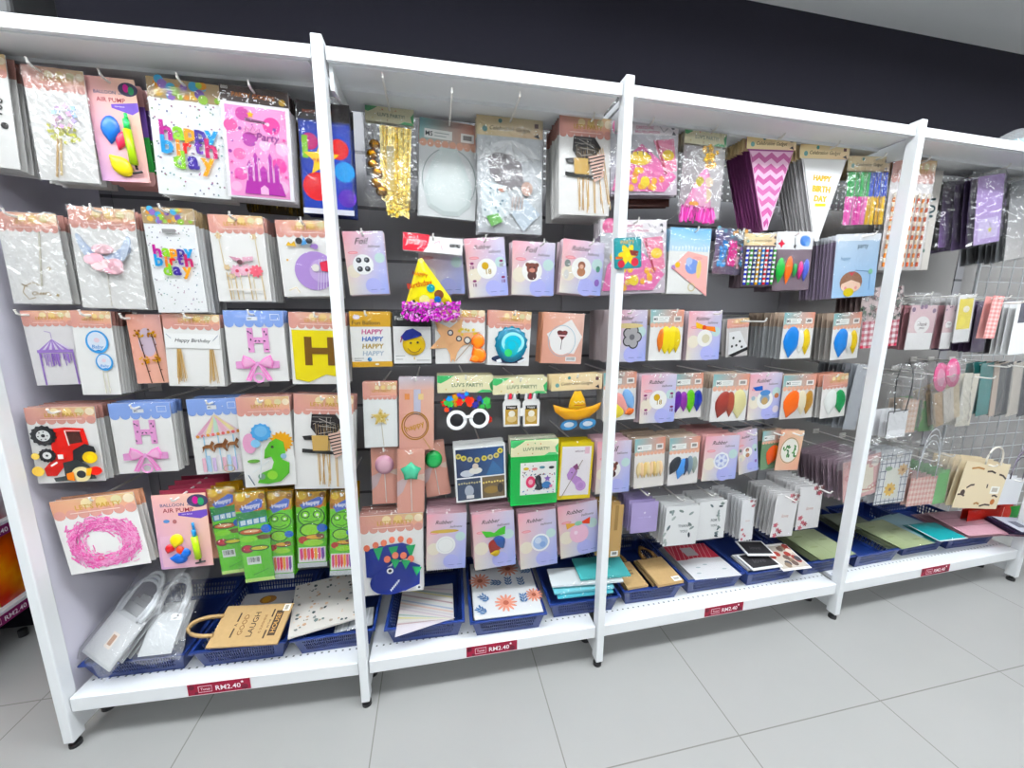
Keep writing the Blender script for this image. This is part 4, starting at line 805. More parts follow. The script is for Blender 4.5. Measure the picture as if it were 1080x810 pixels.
# ---- second bay, third row
def d42(p):
    a = p.art(); a.rect(0, 0, 1, .27, '#cda045'); a.rect(0, .9, 1, 1, '#c99c42'); a.ell(.17, .1, .09, '#e6dff0', .06); a.text('Fun Balloon', .4, .2, .68, '#4a3a26', hmax=.08)
    for v, c in ((.36, '#c05a8a'), (.49, '#2a62b0'), (.62, '#a88a35'), (.75, '#b4bfcc')): a.text('HAPPY', .54, v, .52, c, hmax=.1, shear=.12); a.text('HAPPY', .546, v, .52, c, hmax=.1, shear=.12)
    a.ell(.44, .86, .055, '#2c6aa0'); a.ell(.46, .85, .03, '#7ab0d0'); a.line([(.06, .84), (.3, .84)], .012, '#7a7a78'); a.line([(.06, .88), (.24, .88)], .012, '#7a7a78'); a.ell(.62, .95, .05, '#e8e4da', .025); a.build('lettering', p.root)
pk('balloon_pack', 'gold edged fun balloon pack', 'gold edged balloon pack with happy printed four times, third row', 'balloon pack', (369, 329), (412, 328), (371, 388), .1, 4, .04, None, '#f2f1ee', d42, hook=.03, bands=[(0, .27, '#cda045'), (.9, 1, '#c99c42')], hooku=.42)
def d43(p):
    a = p.art(); a.rect(0, 0, 1, .98, '#202124'); a.rect(.01, .27, .99, .96, '#f2f1ef'); a.text('Foil', .16, .12, .2, '#d8d8d4', hmax=.08); a.line([(.06, .82), (.3, .82)], .012, '#777'); a.line([(.06, .88), (.24, .88)], .012, '#777'); a.line([(.6, .9), (.95, .9)], .012, '#777'); a.build('design_print', p.root)
    a = p.art(.003); a.dome(a.el(.54, .6, .3, .3, 0, 24), '#e3b91c', .006, '#f0cc2c'); a.build('smiling_balloon', p.root, 'glossy_print', True)
    a = p.art(.0105); a.solid([(.2, .46), (.34, .34), (.52, .3), (.72, .38), (.76, .43), (.6, .47), (.3, .53)], '#23307e', .001); a.line([(.24, .46), (.2, .56)], .03, '#7a2f3a'); a.ell(.46, .57, .03, '#3a2a10'); a.ell(.64, .56, .03, '#3a2a10'); a.line([(.38, .67), (.46, .73), (.56, .745), (.66, .72), (.72, .66)], .02, '#8a5a1a'); a.rect(.53, .83, .56, .88, '#b89a3a'); a.build('face_print', p.root)
pk('balloon_pack', 'smiling graduation balloon pack', 'black pack with a smiling yellow graduation balloon, third row', 'balloon pack', (414, 329), (455, 329), (415, 386), .1, 4, .05, None, '#222327', d43, hook=.03)
def d44(p):
    a = p.art(.002); a.solid(a.sp(.32, .53, .48, 5, .45, .5), '#eab98c', .0012); a.solid([(.02, .36), (.3, .45), (.55, .42), (.9, .4), (.5, .7), (.3, .98), (.28, .7)], '#e9b488', .0012); a.line([(.9, .42), (.4, .95)], .012, '#a8845a')
    for u, v, r in ((.3, .42, .06), (.47, .53, .06), (.64, .56, .075)): a.ring(u, v, r, .022, '#2e3546'); a.ell(u, v, r-.025, '#e8e4da')
    rnd = random.Random(4)
    for i in range(10): a.star(rnd.uniform(.45, .85), rnd.uniform(.34, .46), .04, '#d9c04a', rot=i)
    a.build('paper_star', p.root)
    for u, v, r, rot in ((.85, .6, .14, .2), (.86, .82, .15, 2.6), (.8, .9, .1, 1.2)):
        a = p.art(.004); a.balloon(u, v, r, '#ee6a18', rot, .008, 1.3, '#f58432'); a.build('balloon', p.root, 'rubber', True, label='orange balloon')
pk('cake_topper_pack', 'peach star and orange balloon pack', 'peach paper star pack with crumpled orange balloons, third row', 'pack', (459, 327), (512, 327), (459, 384), .1, 3, .03, h_peach, draw=d44, hook=.03)
def d45(p):
    a = p.art(.002); a.solid(a.el(.5, .88, .4, .1), '#2a3550', .0008); a.solid(a.sp(.55, .58, .4, 14, .9), '#1f86a4', .001); a.build('foil_rim', p.root, 'glossy_print')
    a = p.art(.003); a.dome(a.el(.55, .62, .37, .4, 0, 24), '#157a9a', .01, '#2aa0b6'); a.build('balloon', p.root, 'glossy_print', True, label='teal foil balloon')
    a = p.art(.0135); a.ring(.58, .57, .27, .07, '#8ecbd0', 24, .24); a.ell(.55, .66, .17, '#2c8f9a'); a.ell(.48, .76, .09, '#3aa05a'); a.poly([(.2, .9), (.3, .87), (.34, .93), (.24, .95)], '#e9eef0'); a.poly([(.7, .92), (.9, .84), (.92, .87), (.74, .95)], '#e4eaec'); a.build('swirl_print', p.root)
pk('balloon_pack', 'teal foil balloon topper pack', 'crumpled teal foil balloon pack under a peach header, third row', 'balloon pack', (516, 327), (561, 329), (513, 385), .1, 4, .04, lambda a: h_peach(a, .27), draw=d45, hook=.03, bands=[(0, .27, '#e9a191')], hooku=.58)
def d46(p):
    a = p.art(); a.grad(bil('#dda48e', '#e6bfb2', '#d99f8c', '#dfb0a0')); a.poly([(.1, .42), (.68, .12), (.98, .45), (.8, .8), (.3, .75)], '#f4efec'); a.ring(.48, .55, .34, .012, '#8fb8cc', 30, .37); a.ell(.48, .55, .3, '#f6f3f1', .33)
    a.ell(.42, .38, .07, '#5a2a2a', .045); a.ell(.54, .38, .07, '#6a2f2f', .045); a.poly([(.35, .4), (.61, .4), (.48, .54)], '#5a2424'); a.rect(.38, .43, .58, .46, '#f2c8c8'); a.line([(.48, .53), (.46, .72)], .014, '#3a2424'); a.rect(.6, .86, .86, .95, '#f6f6f4')
    for i in range(8): a.rect(.63+i*.026, .87, .63+i*.026+.012, .93, '#333')
    a.build('design_print', p.root)
pk('balloon_pack', 'orange heart balloon pack', 'orange and white card with a dark heart in a ring, hanging alone, third row', 'pack', (574, 329), (617, 331), (570, 383), .12, 6, .07, None, '#e9ab8c', d46, hook=None)
def d47(p):
    balloon_bits(p, 'Rubber'); a = p.art(.0016)
    for i in range(5): a.ell(.62+.13*math.cos(i*1.257), .52+.13*math.sin(i*1.257), .13, '#2c2a2e')
    for i in range(5): a.ell(.62+.13*math.cos(i*1.257), .52+.13*math.sin(i*1.257), .1, '#a9a6a8')
    a.ell(.62, .52, .07, '#6a686c'); a.ell(.5, .3, .4, '#dcc894', .06); a.build('flower_print', p.root)
pk('balloon_pack', 'grey flower rubber balloon pack', 'pastel rubber balloon pack with a grey and black flower beside a white post, third row', 'balloon pack', (642, 327), (683, 327), (640, 382), .09, 14, .17, None, '#cfc2c4', d47, hook=.03, jit=.006)

# ---- second bay, fourth row
def d49(p):
    a = p.art(.002); a.tube([(.52, .6), (.58, .98)], .0011, '#c9bfa8'); a.build('stick', p.root); a = p.art(.003); a.solid(a.sp(.5, .53, .3), '#e2d09a', .001); a.solid(a.sp(.5, .53, .2), '#d2b868', .0008)
    rnd = random.Random(1)
    for i in range(30): q = rnd.random()*6.3; r = rnd.random()*.26; a.star(.5+r*math.cos(q), .53+r*.5*math.sin(q), .04, rnd.choice(['#efe2b4', '#c4a552', '#dcc684']), 4, .4, rnd.random())
    a.build('glitter_star', p.root, 'glossy_print')
pk('cake_topper_pack', 'gold star topper pack', 'narrow white pack with one gold glitter star, fourth row', 'pack', (382, 403), (418, 403), (385, 472), .1, 4, .04, lambda a: h_peach(a, .23), '#eceeec', d49, bands=[(0, .23, '#e0a094')], hook=.01)
def d50(p):
    a = p.art(); a.grad(bil('#c9c3cb', '#bdb8c2', '#d8b8b4', '#e0b0a0'), 0, 0, 1, .16, 2, 2); a.grad(bil('#d8a292', '#ddb4a0', '#dca498', '#dfa898'), 0, .16, 1, 1); a.rect(.42, .16, .62, .5, '#c4c2d4'); a.rect(.55, .22, .7, .3, '#e2c890'); a.rect(.16, .22, .3, .3, '#d28a5a'); a.build('design_print', p.root)
    a = p.art(.003); a.ring(.46, .66, .4, .035, '#a8741c', 30, .44); a.ring(.47, .66, .34, .02, '#8a5c14', 30, .38); a.text('happy', .46, .67, .56, '#c08a24', rot=.35, hmax=.17, depth=.0006); a.tube([(.7, .83), (.92, .99)], .0016, '#c9a06a'); a.build('ring_topper', p.root, 'glossy_print')
pk('cake_topper_pack', 'gold happy ring topper pack', 'peach pack with a gold ring reading happy, fourth row', 'pack', (421, 398), (458, 398), (421, 475), .095, 4, .04, None, '#e6ab98', d50, bands=[(0, .16, '#c4bec8')], hook=.01, hooku=.48)
def glasses_flower(p):
    a = p.art(.004); rnd = random.Random(4)
    for i in range(34):
        u = rnd.uniform(.12, .9); v = .34+abs(u-.5)*.35+rnd.uniform(-.06, .12); a.solid(a.sp(u, v, rnd.uniform(.05, .09), 6, .6, rnd.random()), rnd.choice(['#d2482e', '#e87a2c', '#2f7fc0', '#3f9a4a', '#e8b42c', '#4a4ab0', '#d8342c', '#2a9ab0']), .0007)
    for i in range(8): u, v = rnd.uniform(.7, .95), rnd.uniform(.6, .85); a.solid(a.sp(u, v, .06, 6, .6), rnd.choice(['#b8342c', '#d2482e', '#8a2a3a']), .0005)
    a.build('paper_flower', p.root); a = p.art(.008)
    for u in (.33, .73): a.solid(a.el(u, .74-(u-.33)*.06, .18, .18, 0, 24), '#f4f4f4', .003); a.ell(u, .74-(u-.33)*.06, .12, '#17171a')
    a.solid([(.44, .66), (.62, .65), (.62, .7), (.44, .71)], '#f4f4f4', .002); a.build('spectacle_frame', p.root, 'glossy_print')
pk('party_glasses_pack', 'flower party glasses pack', 'round white party glasses with bright paper flowers in a clear bag, fourth row', 'party glasses', (461, 396), (520, 396), (462, 456), .1, 4, .06, lambda a, hv=.3: h_luv(a, .3), None, glasses_flower, puff=.012, wild=.004, bands=[(0, .3, '#e8e1bd')], hook=.01)
def glasses_cake(p):
    a = p.art(.004)
    for u0 in (.17, .53):
        a.solid([(u0, .5), (u0+.05, .42), (u0+.28, .4), (u0+.33, .5), (u0+.32, .98), (u0+.02, .98)], '#f3f1ee', .002); a.poly([(u0+.05, .62), (u0+.28, .6), (u0+.28, .94), (u0+.05, .94)], '#b8944a'); a.rect(u0+.06, .55, u0+.27, .63, '#26201e'); a.text('Happy', u0+.165, .59, .17, '#f0ece6', hmax=.06); a.ell(u0+.17, .82, .09, '#dac08a', .07); a.ell(u0+.17, .72, .06, '#f1ead8')
        for k in range(4): a.solid([(u0+.03+k*.075, .42), (u0+.05+k*.075, .3), (u0+.09+k*.075, .3), (u0+.09+k*.075, .42)], ['#f1eeee', '#d84a5a', '#f4f2f2', '#2a2a2e'][k], .001)
    a.solid([(.48, .6), (.55, .58), (.55, .75), (.48, .76)], '#efece8', .0015); a.build('spectacle_frame', p.root, 'glossy_print')
pk('party_glasses_pack', 'white cake party glasses pack', 'white and gold cake shaped party glasses in a clear bag, fourth row', 'party glasses', (519, 398), (576, 399), (521, 450), .09, 4, .06, lambda a, hv=.3: h_luv(a, .33), None, glasses_cake, puff=.012, wild=.004, bands=[(0, .33, '#e8e1bd')], hook=.01)
def glasses_hat(p):
    a = p.art(.003)
    for u in (.35, .72): a.solid(a.el(u, .88, .17, .1, -.15, 20), '#4a86b4', .002); a.ell(u, .875, .1, '#d8e2ea', .05)
    a.build('spectacle_frame', p.root, 'glossy_print'); a = p.art(.006)
    a.dome([(.03, .5), (.2, .57), (.5, .59), (.8, .56), (.98, .5), (.94, .62), (.74, .76), (.5, .8), (.26, .77), (.07, .63)], '#d8941c', .008, '#e8a82c'); a.build('hat_brim', p.root, 'printed_paper', True)
    a = p.art(.01); a.dome([(.32, .57), (.36, .42), (.44, .28), (.56, .28), (.64, .42), (.68, .57), (.5, .62)], '#e0aa24', .008, '#efc040'); a.build('hat_crown', p.root, 'printed_paper', True)
    a = p.art(.0185); a.line([(.42, .45), (.46, .48), (.5, .45), (.54, .48), (.58, .45), (.62, .48)], .014, '#f6ead0'); a.line([(.42, .52), (.64, .52)], .014, '#c2502c'); a.build('hat_trim', p.root)
pk('party_glasses_pack', 'sombrero party glasses pack', 'blue party glasses under a yellow sombrero in a clear bag, fourth row', 'party glasses', (580, 395), (634, 395), (582, 455), .095, 4, .05, lambda a, hv=.27: h_cele(a, .27), None, glasses_hat, puff=.016, wild=.004, bands=[(0, .27, '#ebd5a8')], hook=.01)
def balls(*items, hv=.3, th=.006):
    def f(p):
        for nm, u, v, r, c, rot, lg in items:
            a = p.art(.0025); a.balloon(u, v-.02, r*1.2, c, rot, th, lg*1.06); a.build('balloon', p.root, 'rubber', True, label=nm+' balloon')
    return f
pk('balloon_pack', 'pastel trio balloon pack', 'teal and orange header pack with yellow, pink and blue balloons beside a white post', 'balloon pack', (636, 393), (671, 392), (636, 444), .1, 5, .06, h_ms, '#f2f0ee', balls(('yellow', .4, .82, .2, '#f2dc5a', .5, 1.1), ('pink', .55, .66, .14, '#eda6a0', -.5, 1.9), ('blue', .78, .6, .14, '#8ab4e2', -.4, 1.9), ('orange', .8, .85, .09, '#e07a4a', 1.2, 1.4)), hook=.03)

# ---- second bay, fifth row
def stickball(c, c2, star=False):
    def f(p):
        a = p.art(); a.grad(bil('#cf9888', '#d39f90', '#d8a294', '#d2988a')); a.poly([(0, .5), (.45, .4), (.2, .66), (0, .74)], '#c9b2b4'); a.poly([(.5, .42), (1, .38), (1, .5)], '#d6c0b2'); a.build('design_print', p.root)
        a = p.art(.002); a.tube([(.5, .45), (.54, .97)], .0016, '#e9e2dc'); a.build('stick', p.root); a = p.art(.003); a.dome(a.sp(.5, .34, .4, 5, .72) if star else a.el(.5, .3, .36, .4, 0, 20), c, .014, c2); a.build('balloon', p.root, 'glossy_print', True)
    return f
pk('balloon_stick_pack', 'pink balloon stick pack', 'peach pack with a round pink balloon on a stick, fifth row', 'balloon pack', (391, 472), (419, 471), (393, 532), .12, 4, .03, None, '#cf9c8e', stickball('#c894a8', '#dcb0be'), hook=.02, puff=.018)
pk('balloon_stick_pack', 'teal star balloon stick pack', 'peach pack with a teal star balloon on a stick, fifth row', 'balloon pack', (418, 474), (447, 474), (420, 541), .09, 5, .03, None, '#cf9c8e', stickball('#3fae86', '#5ec8a0', True), hook=.02, puff=.018)
pk('balloon_stick_pack', 'green balloon stick pack', 'peach pack with a shiny green balloon, tilted, fifth row', 'balloon pack', (445, 470), (470, 464), (448, 526), .13, 3, .03, None, '#cc9a8c', stickball('#0f8f3c', '#2bb45c'), hook=.02, puff=.018)
def d58(p):
    a = p.art(); a.rect(0, 0, 1, 1, '#f4f4f2'); a.rect(.03, .04, .97, .55, '#33415f'); a.rect(.03, .575, .49, .965, '#3a465c'); a.rect(.52, .575, .97, .965, '#6a5a44')
    a.grad(bil('#2a3654', '#34507a', '#2a3350', '#3c5c84'), .03, .04, .97, .55, 3, 2)
    for i, (u, v) in enumerate(((.08, .16), (.18, .2), (.3, .23), (.44, .25), (.58, .23), (.7, .22), (.82, .2), (.9, .12))): a.ell(u, v, .055, ['#c9b86a', '#d8c65a', '#b8b08a'][i % 3]); a.ell(u, v, .025, '#7a7440')
    a.ell(.24, .48, .14, '#c9cdd6', .07); a.ell(.4, .44, .13, '#e0dcd4', .07); a.ell(.4, .36, .06, '#d8c8b8'); a.poly([(.6, .55), (.75, .28), (.95, .5), (.95, .55)], '#3f6690')
    for i in range(9): a.ell(.07+i*.05, .66-.005*(i % 3), .02, '#b8b088', n=8)
    a.ell(.26, .8, .09, '#aab0bc', .12); a.rect(.2, .88, .35, .94, '#dcdcdc')
    for i in range(8): a.ell(.55+i*.055, .68-.006*(i % 3), .02, '#e8cf7a', n=8)
    a.ell(.7, .82, .15, '#8a7040', .08); a.ell(.88, .8, .06, '#3a3430', .1); a.build('photograph_print', p.root)
pk('garland_pack', 'framed garland photo pack', 'dark photo pack of a lit garland with a white border, fifth row', 'pack', (479, 473), (533, 467), (481, 531), .085, 8, .08, None, '#eeeeec', d58, bag='plastic_bag', hook=.0, wild=.001, hooku=.55)
def d59(p):
    a = p.art(); a.rect(0, .24, 1, 1, '#1f9a44'); a.rect(.2, .34, .97, .84, '#f4f3f0'); rnd = random.Random(7)
    for i in range(46): a.ell(rnd.uniform(.24, .94), rnd.choice([rnd.uniform(.5, .56), rnd.uniform(.74, .83), rnd.uniform(.36, .84)]), .014, rnd.choice(['#3a3a3a', '#4a7ab0', '#b04a6a']), n=6)
    for u, v, c in ((.32, .43, '#d8b83a'), (.5, .44, '#d88a8a'), (.66, .42, '#5a8a9a'), (.86, .43, '#3a3a40')): a.ell(u, v, .06, c, .03)
    a.ell(.42, .64, .1, '#cf4a6a', .13); a.ell(.42, .64, .05, '#eeb2c0', .06); a.ell(.58, .62, .07, '#2c3036', .12); a.poly([(.5, .76), (.62, .6), (.7, .74), (.62, .78)], '#2f343c'); a.ell(.76, .7, .1, '#3f6fa0', .08); a.star(.78, .6, .08, '#8a6ab0'); a.star(.86, .72, .05, '#d07a9a'); a.build('napkin_print', p.root)
pk('napkin_pack', 'green dinosaur napkin pack', 'green napkin pack with small dinosaurs under a cream header, fifth row', 'pack', (537, 464), (587, 464), (540, 532), .08, 6, .06, h_luv, '#23a04a', d59, bands=[(0, .24, '#e8e1d0')], hook=.0, th=.006)
def d60(p):
    a = p.art(); a.rect(0, 0, 1, 1, '#dcc21e'); a.rect(.06, .07, .94, .93, '#f2ecef'); a.text('unicorn', .6, .15, .3, '#7a5a6a', shear=.2); a.rect(.74, .08, .88, .2, '#e6c0ce'); a.build('card_print', p.root); a = p.art(.0022)
    a.solid([(.24, .56), (.34, .44), (.48, .42), (.56, .5), (.52, .58), (.66, .62), (.8, .72), (.78, .82), (.6, .84), (.5, .74), (.38, .66), (.28, .64)], '#b48ac4', .001); a.ring(.68, .76, .16, .07, '#c49ad0', 20); a.solid([(.4, .42), (.52, .36), (.6, .46), (.5, .48)], '#7a3f6a', .0008); a.tube([(.1, .96), (.68, .3)], .0012, '#9a8a7a'); a.ell(.38, .52, .02, '#2a2030'); a.build('unicorn_cut_out', p.root)
pk('cake_topper_pack', 'lilac unicorn pack', 'yellow edged pack with a lilac unicorn, fifth row beside a white post', 'pack', (590, 466), (625, 467), (589, 526), .085, 5, .07, None, '#d8be22', d60, pad=(.004, .012, .004, .004), hook=.0)
def d61(p): bear(p)
pk('balloon_pack', 'fifth row bear foil balloon pack', 'pastel balloon pack with a bear peeping out beside a white post, fifth row', 'balloon pack', (629, 465), (665, 465), (629, 520), .09, 7, .1, None, '#dfb9c2', d61, hook=.01)

# ---- second bay, sixth row
def d62(p):
    a = p.art(.0015); B, G, O = '#27347e', '#2f9a5e', '#e2826a'
    a.solid([(.07, .42), (.3, .38), (.66, .36), (.8, .4), (.82, .55), (.5, .6), (.2, .78), (.08, .76)], B, .001); a.up(.001)
    for u, v, r in ((.1, .39, .05), (.24, .36, .05), (.37, .34, .05), (.5, .31, .05), (.64, .31, .05), (.78, .34, .05)): a.ell(u, v, r, O, .06, 0, 12)
    for u in (.28, .52, .8): a.poly([(u-.08, .4), (u+.08, .39), (u, .56)], G)
    a.build('dinosaur_back', p.root); a = p.art(.004); a.solid(a.el(.5, .82, .37, .26, -.2, 28), '#23307a', .0015); a.solid([(.5, .6), (.75, .58), (.95, .66), (.94, .9), (.7, .97), (.4, .95)], '#27347e', .0014); a.up(.001)
    for u, v in ((.42, .54), (.55, .5), (.68, .51), (.8, .56)): a.ell(u, v, .055, O, .065, 0, 12)
    for u, v in ((.55, .56), (.72, .58), (.9, .68)): a.poly([(u-.08, v-.02), (u+.08, v), (u-.01, v+.11)], G)
    a.ell(.46, .69, .055, '#f6f6f6'); a.ell(.46, .69, .028, '#23262e'); a.ell(.93, .94, .05, '#f2f2f2'); a.ell(.93, .94, .022, '#3a3f50')
    for i in range(6): a.poly([(.45+i*.025, .93-i*.022), (.49+i*.025, .92-i*.022), (.475+i*.025, .965-i*.022)], '#eef0f2')
    a.build('dinosaur_head', p.root)
pk('gift_bag_pack', 'navy dinosaur card pack', 'large white pack with a navy dinosaur with orange and green spikes, sixth row', 'pack', (379, 545), (446, 540), (382, 629), .085, 7, .07, h_peach, draw=d62, hook=.0)
def ballo(word, f2):
    def f(p): balloon_bits(p, word); a = p.art(.0016); f2(a); a.build('balloon_print', p.root)
    return f
pk('balloon_pack', 'plain white disc rubber balloon pack', 'pastel rubber balloon pack with a plain white disc, sixth row next to the dinosaur', 'balloon pack', (449, 542), (491, 541), (451, 601), .09, 9, .12, None, '#dfb6c0', ballo('Rubber', lambda a: (a.ell(.45, .31, .36, '#cfae5c', .05), a.ell(.48, .56, .25, '#f4f4f2', n=24), a.ring(.48, .56, .2, .01, '#d9d9dc'))), hook=.0)
def d64(p):
    balloon_bits(p, 'Rubber')
    for nm, u, v, r, c, rot in (('red', .5, .6, .17, '#8a2f2a', .6), ('blue', .62, .55, .16, '#2f4f8a', -.5), ('yellow', .5, .72, .1, '#c9a83a', 1.5)): a = p.art(.003); a.balloon(u, v, r, c, rot, .006, 1.2); a.build('balloon', p.root, 'rubber', True, label=nm+' balloon')
    a = p.art(.003); a.solid([(.2, .3), (.42, .33), (.5, .36), (.62, .3), (.78, .26), (.76, .4), (.52, .42), (.3, .42)], '#4aa83a', .002); a.build('green_bow', p.root)
pk('balloon_pack', 'green bow rubber balloon pack', 'pastel rubber balloon pack with a green bow and dark balloons, sixth row', 'balloon pack', (497, 543), (541, 538), (502, 601), .085, 8, .1, None, '#dfb6c0', d64, hook=.0)
pk('balloon_pack', 'blue ball rubber balloon pack', 'pastel rubber balloon pack with a pale blue ball in a white ring, sixth row', 'balloon pack', (545, 542), (585, 537), (550, 600), .09, 8, .1, None, '#dfb6c0', ballo('Rubber', lambda a: (a.ell(.56, .56, .25, '#f6f6f8', n=24), a.ell(.56, .56, .2, '#a9bfe2', n=20), a.ell(.5, .52, .09, '#d2def0'), a.ell(.62, .6, .08, '#8aa6d6'))), hook=.0)
pk('balloon_pack', 'pink bunny rubber balloon pack', 'pastel rubber balloon pack with a faint pink face, sixth row by a white post', 'balloon pack', (586, 534), (628, 528), (593, 588), .1, 7, .08, None, '#dfb6c0', ballo('Rubber', lambda a: (a.ell(.5, .58, .24, '#eebfd4', n=24), a.ell(.42, .55, .05, '#f6dce8'), a.poly([(.18, .34), (.48, .38), (.2, .46)], '#e8b05a'), a.poly([(.5, .38), (.8, .3), (.78, .43)], '#d8503c'), a.ell(.5, .38, .1, '#8fc4a4', .06))), hook=.0)
def d67(p): a = p.art(); a.rect(.25, .0, .45, .48, '#8a6a3e'); a.rect(.62, .0, .78, .48, '#9a7a4a'); a.rect(.55, .88, .9, .98, '#f2f2f0'); a.rect(.62, .9, .84, .95, '#8a8a88'); a.build('label_print', p.root)
pk('paper_bag_pack', 'hanging kraft bag pack', 'kraft paper bag pack hanging past the right side of a white post, sixth row', 'pack', (633, 533), (656, 533), (633, 588), .08, 5, .08, None, '#bd9a66', d67, hook=None, pad=(.004, .01, .004, .004))

# ================================================================ third bay
def princess(p):
    a = p.art(.0012); a.grad(bil('#b9b2b4', '#cfcaca', '#8f8088', '#c2bcc0'), 0, .2, 1, 1, 3, 4); a.build('inner_sheet', p.root)
    a = p.art(.003); rnd = random.Random(5)
    for i in range(30): q = rnd.random()*6.3; r = rnd.random()*.2; a.star(.62+r*math.cos(q), .3+.6*r*math.sin(q), .07, rnd.choice(['#c9961e', '#e0b23a', '#a87a14']), rot=rnd.random())
    a.build('gold_pom_pom', p.root, 'foil')
    a = p.art(.004); a.dome([(.05, .92), (.4, .52), (.55, .42), (.66, .5), (.78, .95), (.4, 1.0)], '#e58cb8', .01, '#efb0d0'); a.build('party_hat', p.root, 'printed_paper', True, label='pink cone hat')
    a = p.art(.0135); a.ell(.62, .6, .1, '#f0dcc0'); a.ell(.6, .75, .1, '#e9d2b0', .15); a.ell(.4, .6, .1, '#c9b84a'); a.ell(.3, .85, .12, '#e09a4a', .05); a.build('princess_print', p.root)
    a = p.art(.006)
    for i in range(120): u = rnd.uniform(0, .8); a.line([(u, .9+rnd.uniform(-.03, .03)), (u+rnd.uniform(-.08, .1), 1.0+rnd.random()*.08)], .03, rnd.choice(['#b51f82', '#d8459e', '#8f1668', '#e67ac0']))
    a.build('tinsel_trim', p.root, 'glossy_print')['kind'] = 'stuff'
pk('party_hat_pack', 'pink cone hat pack', 'crinkled clear pack with a pink cone hat and gold pom-pom, top row', 'party hat', (722, 132), (766, 139), (716, 228), .1, 5, .06, h_luv, None, princess, 'crinkled_bag', bands=[(0, .18, '#e6d9b8')], puff=.018, wild=.012, pad=(.008, .002, .006, .006), hooku=.6)
def chevron(p):
    a = p.art(.0022); a.solid([(.06, .16), (.94, .16), (.52, 1), (.44, 1)], '#ddb4cc', .001)
    for r in range(7):
        v0 = .17+r*.115; n = 8; pts = []
        def clipx(u, v): lo = .06+.4*(v-.16)/.84; hi = .94-.44*(v-.16)/.84; return max(lo+.005, min(hi-.005, u))
        top = [(clipx(i/n, v0+(.055 if i % 2 else 0)), v0+(.055 if i % 2 else 0)) for i in range(n+1)]; bot = [(clipx(i/n, v0+.06+(.055 if i % 2 else 0)), v0+.06+(.055 if i % 2 else 0)) for i in range(n+1)]
        a.up(); V = []; 
        for q, s in zip(top, bot): V += [a.pt(*q), a.pt(*s)]
        a.raw(V, [(2*i, 2*i+1, 2*i+3, 2*i+2) for i in range(n)], ['#b2608f', '#aa5286', '#9c447a', '#ae5e90'][r % 4])
    a.build('pennant_flag', p.root)
tri = [(0, 0), (1, 0), (1, .13), (.95, .15), (.53, 1), (.43, 1), (.05, .15), (0, .13)]
def h_cele14(a): h_cele(a, .14)
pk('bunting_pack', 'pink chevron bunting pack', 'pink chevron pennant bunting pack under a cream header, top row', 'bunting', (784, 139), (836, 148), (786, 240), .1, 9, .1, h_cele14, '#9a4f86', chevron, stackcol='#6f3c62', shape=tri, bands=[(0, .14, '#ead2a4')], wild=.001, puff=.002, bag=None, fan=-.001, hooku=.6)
def goldtri(p):
    a = p.art(.0022); a.solid([(.08, .15), (.92, .15), (.52, 1), (.44, 1)], '#ecebea', .001)
    for w_, v, f_ in (('HAPPY', .34, .36), ('BIRTH', .45, .36), ('DAY', .55, .26)): a.text(w_, .48, v, f_, '#c09a2a', hmax=.1, rot=-.06, bold=.04); a.text(w_, .488, v, f_, '#c9a432', hmax=.1, rot=-.06, bold=.04)
    a.rect(.38, .6, .6, .63, '#f0d23c'); a.build('pennant_flag', p.root)
pk('bunting_pack', 'white pennant bunting pack', 'white pennant bunting pack with gold happy birthday wording, top row', 'bunting', (841, 149), (893, 157), (839, 252), .1, 9, .11, h_cele14, '#d6d3d4', goldtri, shape=tri, bands=[(0, .14, '#ead2a4')], wild=.001, puff=.002, bag=None, fan=-.001, hooku=.6)
def horns(p):
    a = p.art(.0025); rnd = random.Random(2)
    for i in range(9):
        u = .06+i*.105; c1 = ['#2f9a4a', '#3aa85a', '#2c8f48', '#4ab060', '#35a052', '#2f4fb8', '#2a46b0', '#3a5ac8', '#2c48b4'][i]; c2 = ['#e85ab0', '#f07ac0', '#e04aa6', '#ea62b4', '#f28ac8', '#e8b41c', '#f0c43a', '#d8a014', '#ecbc2c'][i]
        for k in range(5): x = u+rnd.uniform(-.04, .06); a.line([(x, .22), (x+rnd.uniform(-.03, .02), .58)], .028, c1); a.line([(x-.01, .56), (x-.02+rnd.uniform(-.03, .02), .96)], .03, c2)
    a.build('tinsel_horn', p.root, 'glossy_print')
pk('party_horn_pack', 'tinsel party horn pack', 'pack of green, pink, blue and yellow tinsel horns, top row', 'party horns', (893, 162), (937, 168), (890, 238), .1, 6, .1, lambda a: h_cele(a, .2), None, horns, 'crinkled_bag', bands=[(0, .2, '#e6cf9e')], puff=.012, wild=.005, fan=-.002, hooku=.65)
def straws(p, cols=(('#e08a4a', '#f4ead8'), ('#b8563a', '#f2e6d4')), n=8, v0=.3):
    a = p.art(.0022); rnd = random.Random(6)
    for i in range(n):
        u = .1+i*.8/(n-1); c1, c2 = cols[i % len(cols)]
        for k in range(16): a.tube([(u-(k/16)*.04, v0+k*(.97-v0)/16), (u-((k+1)/16)*.04, v0+(k+1)*(.97-v0)/16)], .0046, c1 if k % 2 else c2)
    a.build('paper_straw', p.root)
pk('paper_straw_pack', 'orange striped straw pack', 'pack of orange and white striped straws behind the white post, top row', 'straws', (940, 165), (985, 172), (929, 283), .1, 5, .06, lambda a: h_peach(a, .17), '#e6e2e2', straws, 'crinkled_bag', bands=[(0, .17, '#e6b89a')], puff=.008, wild=.005, hooku=.6)
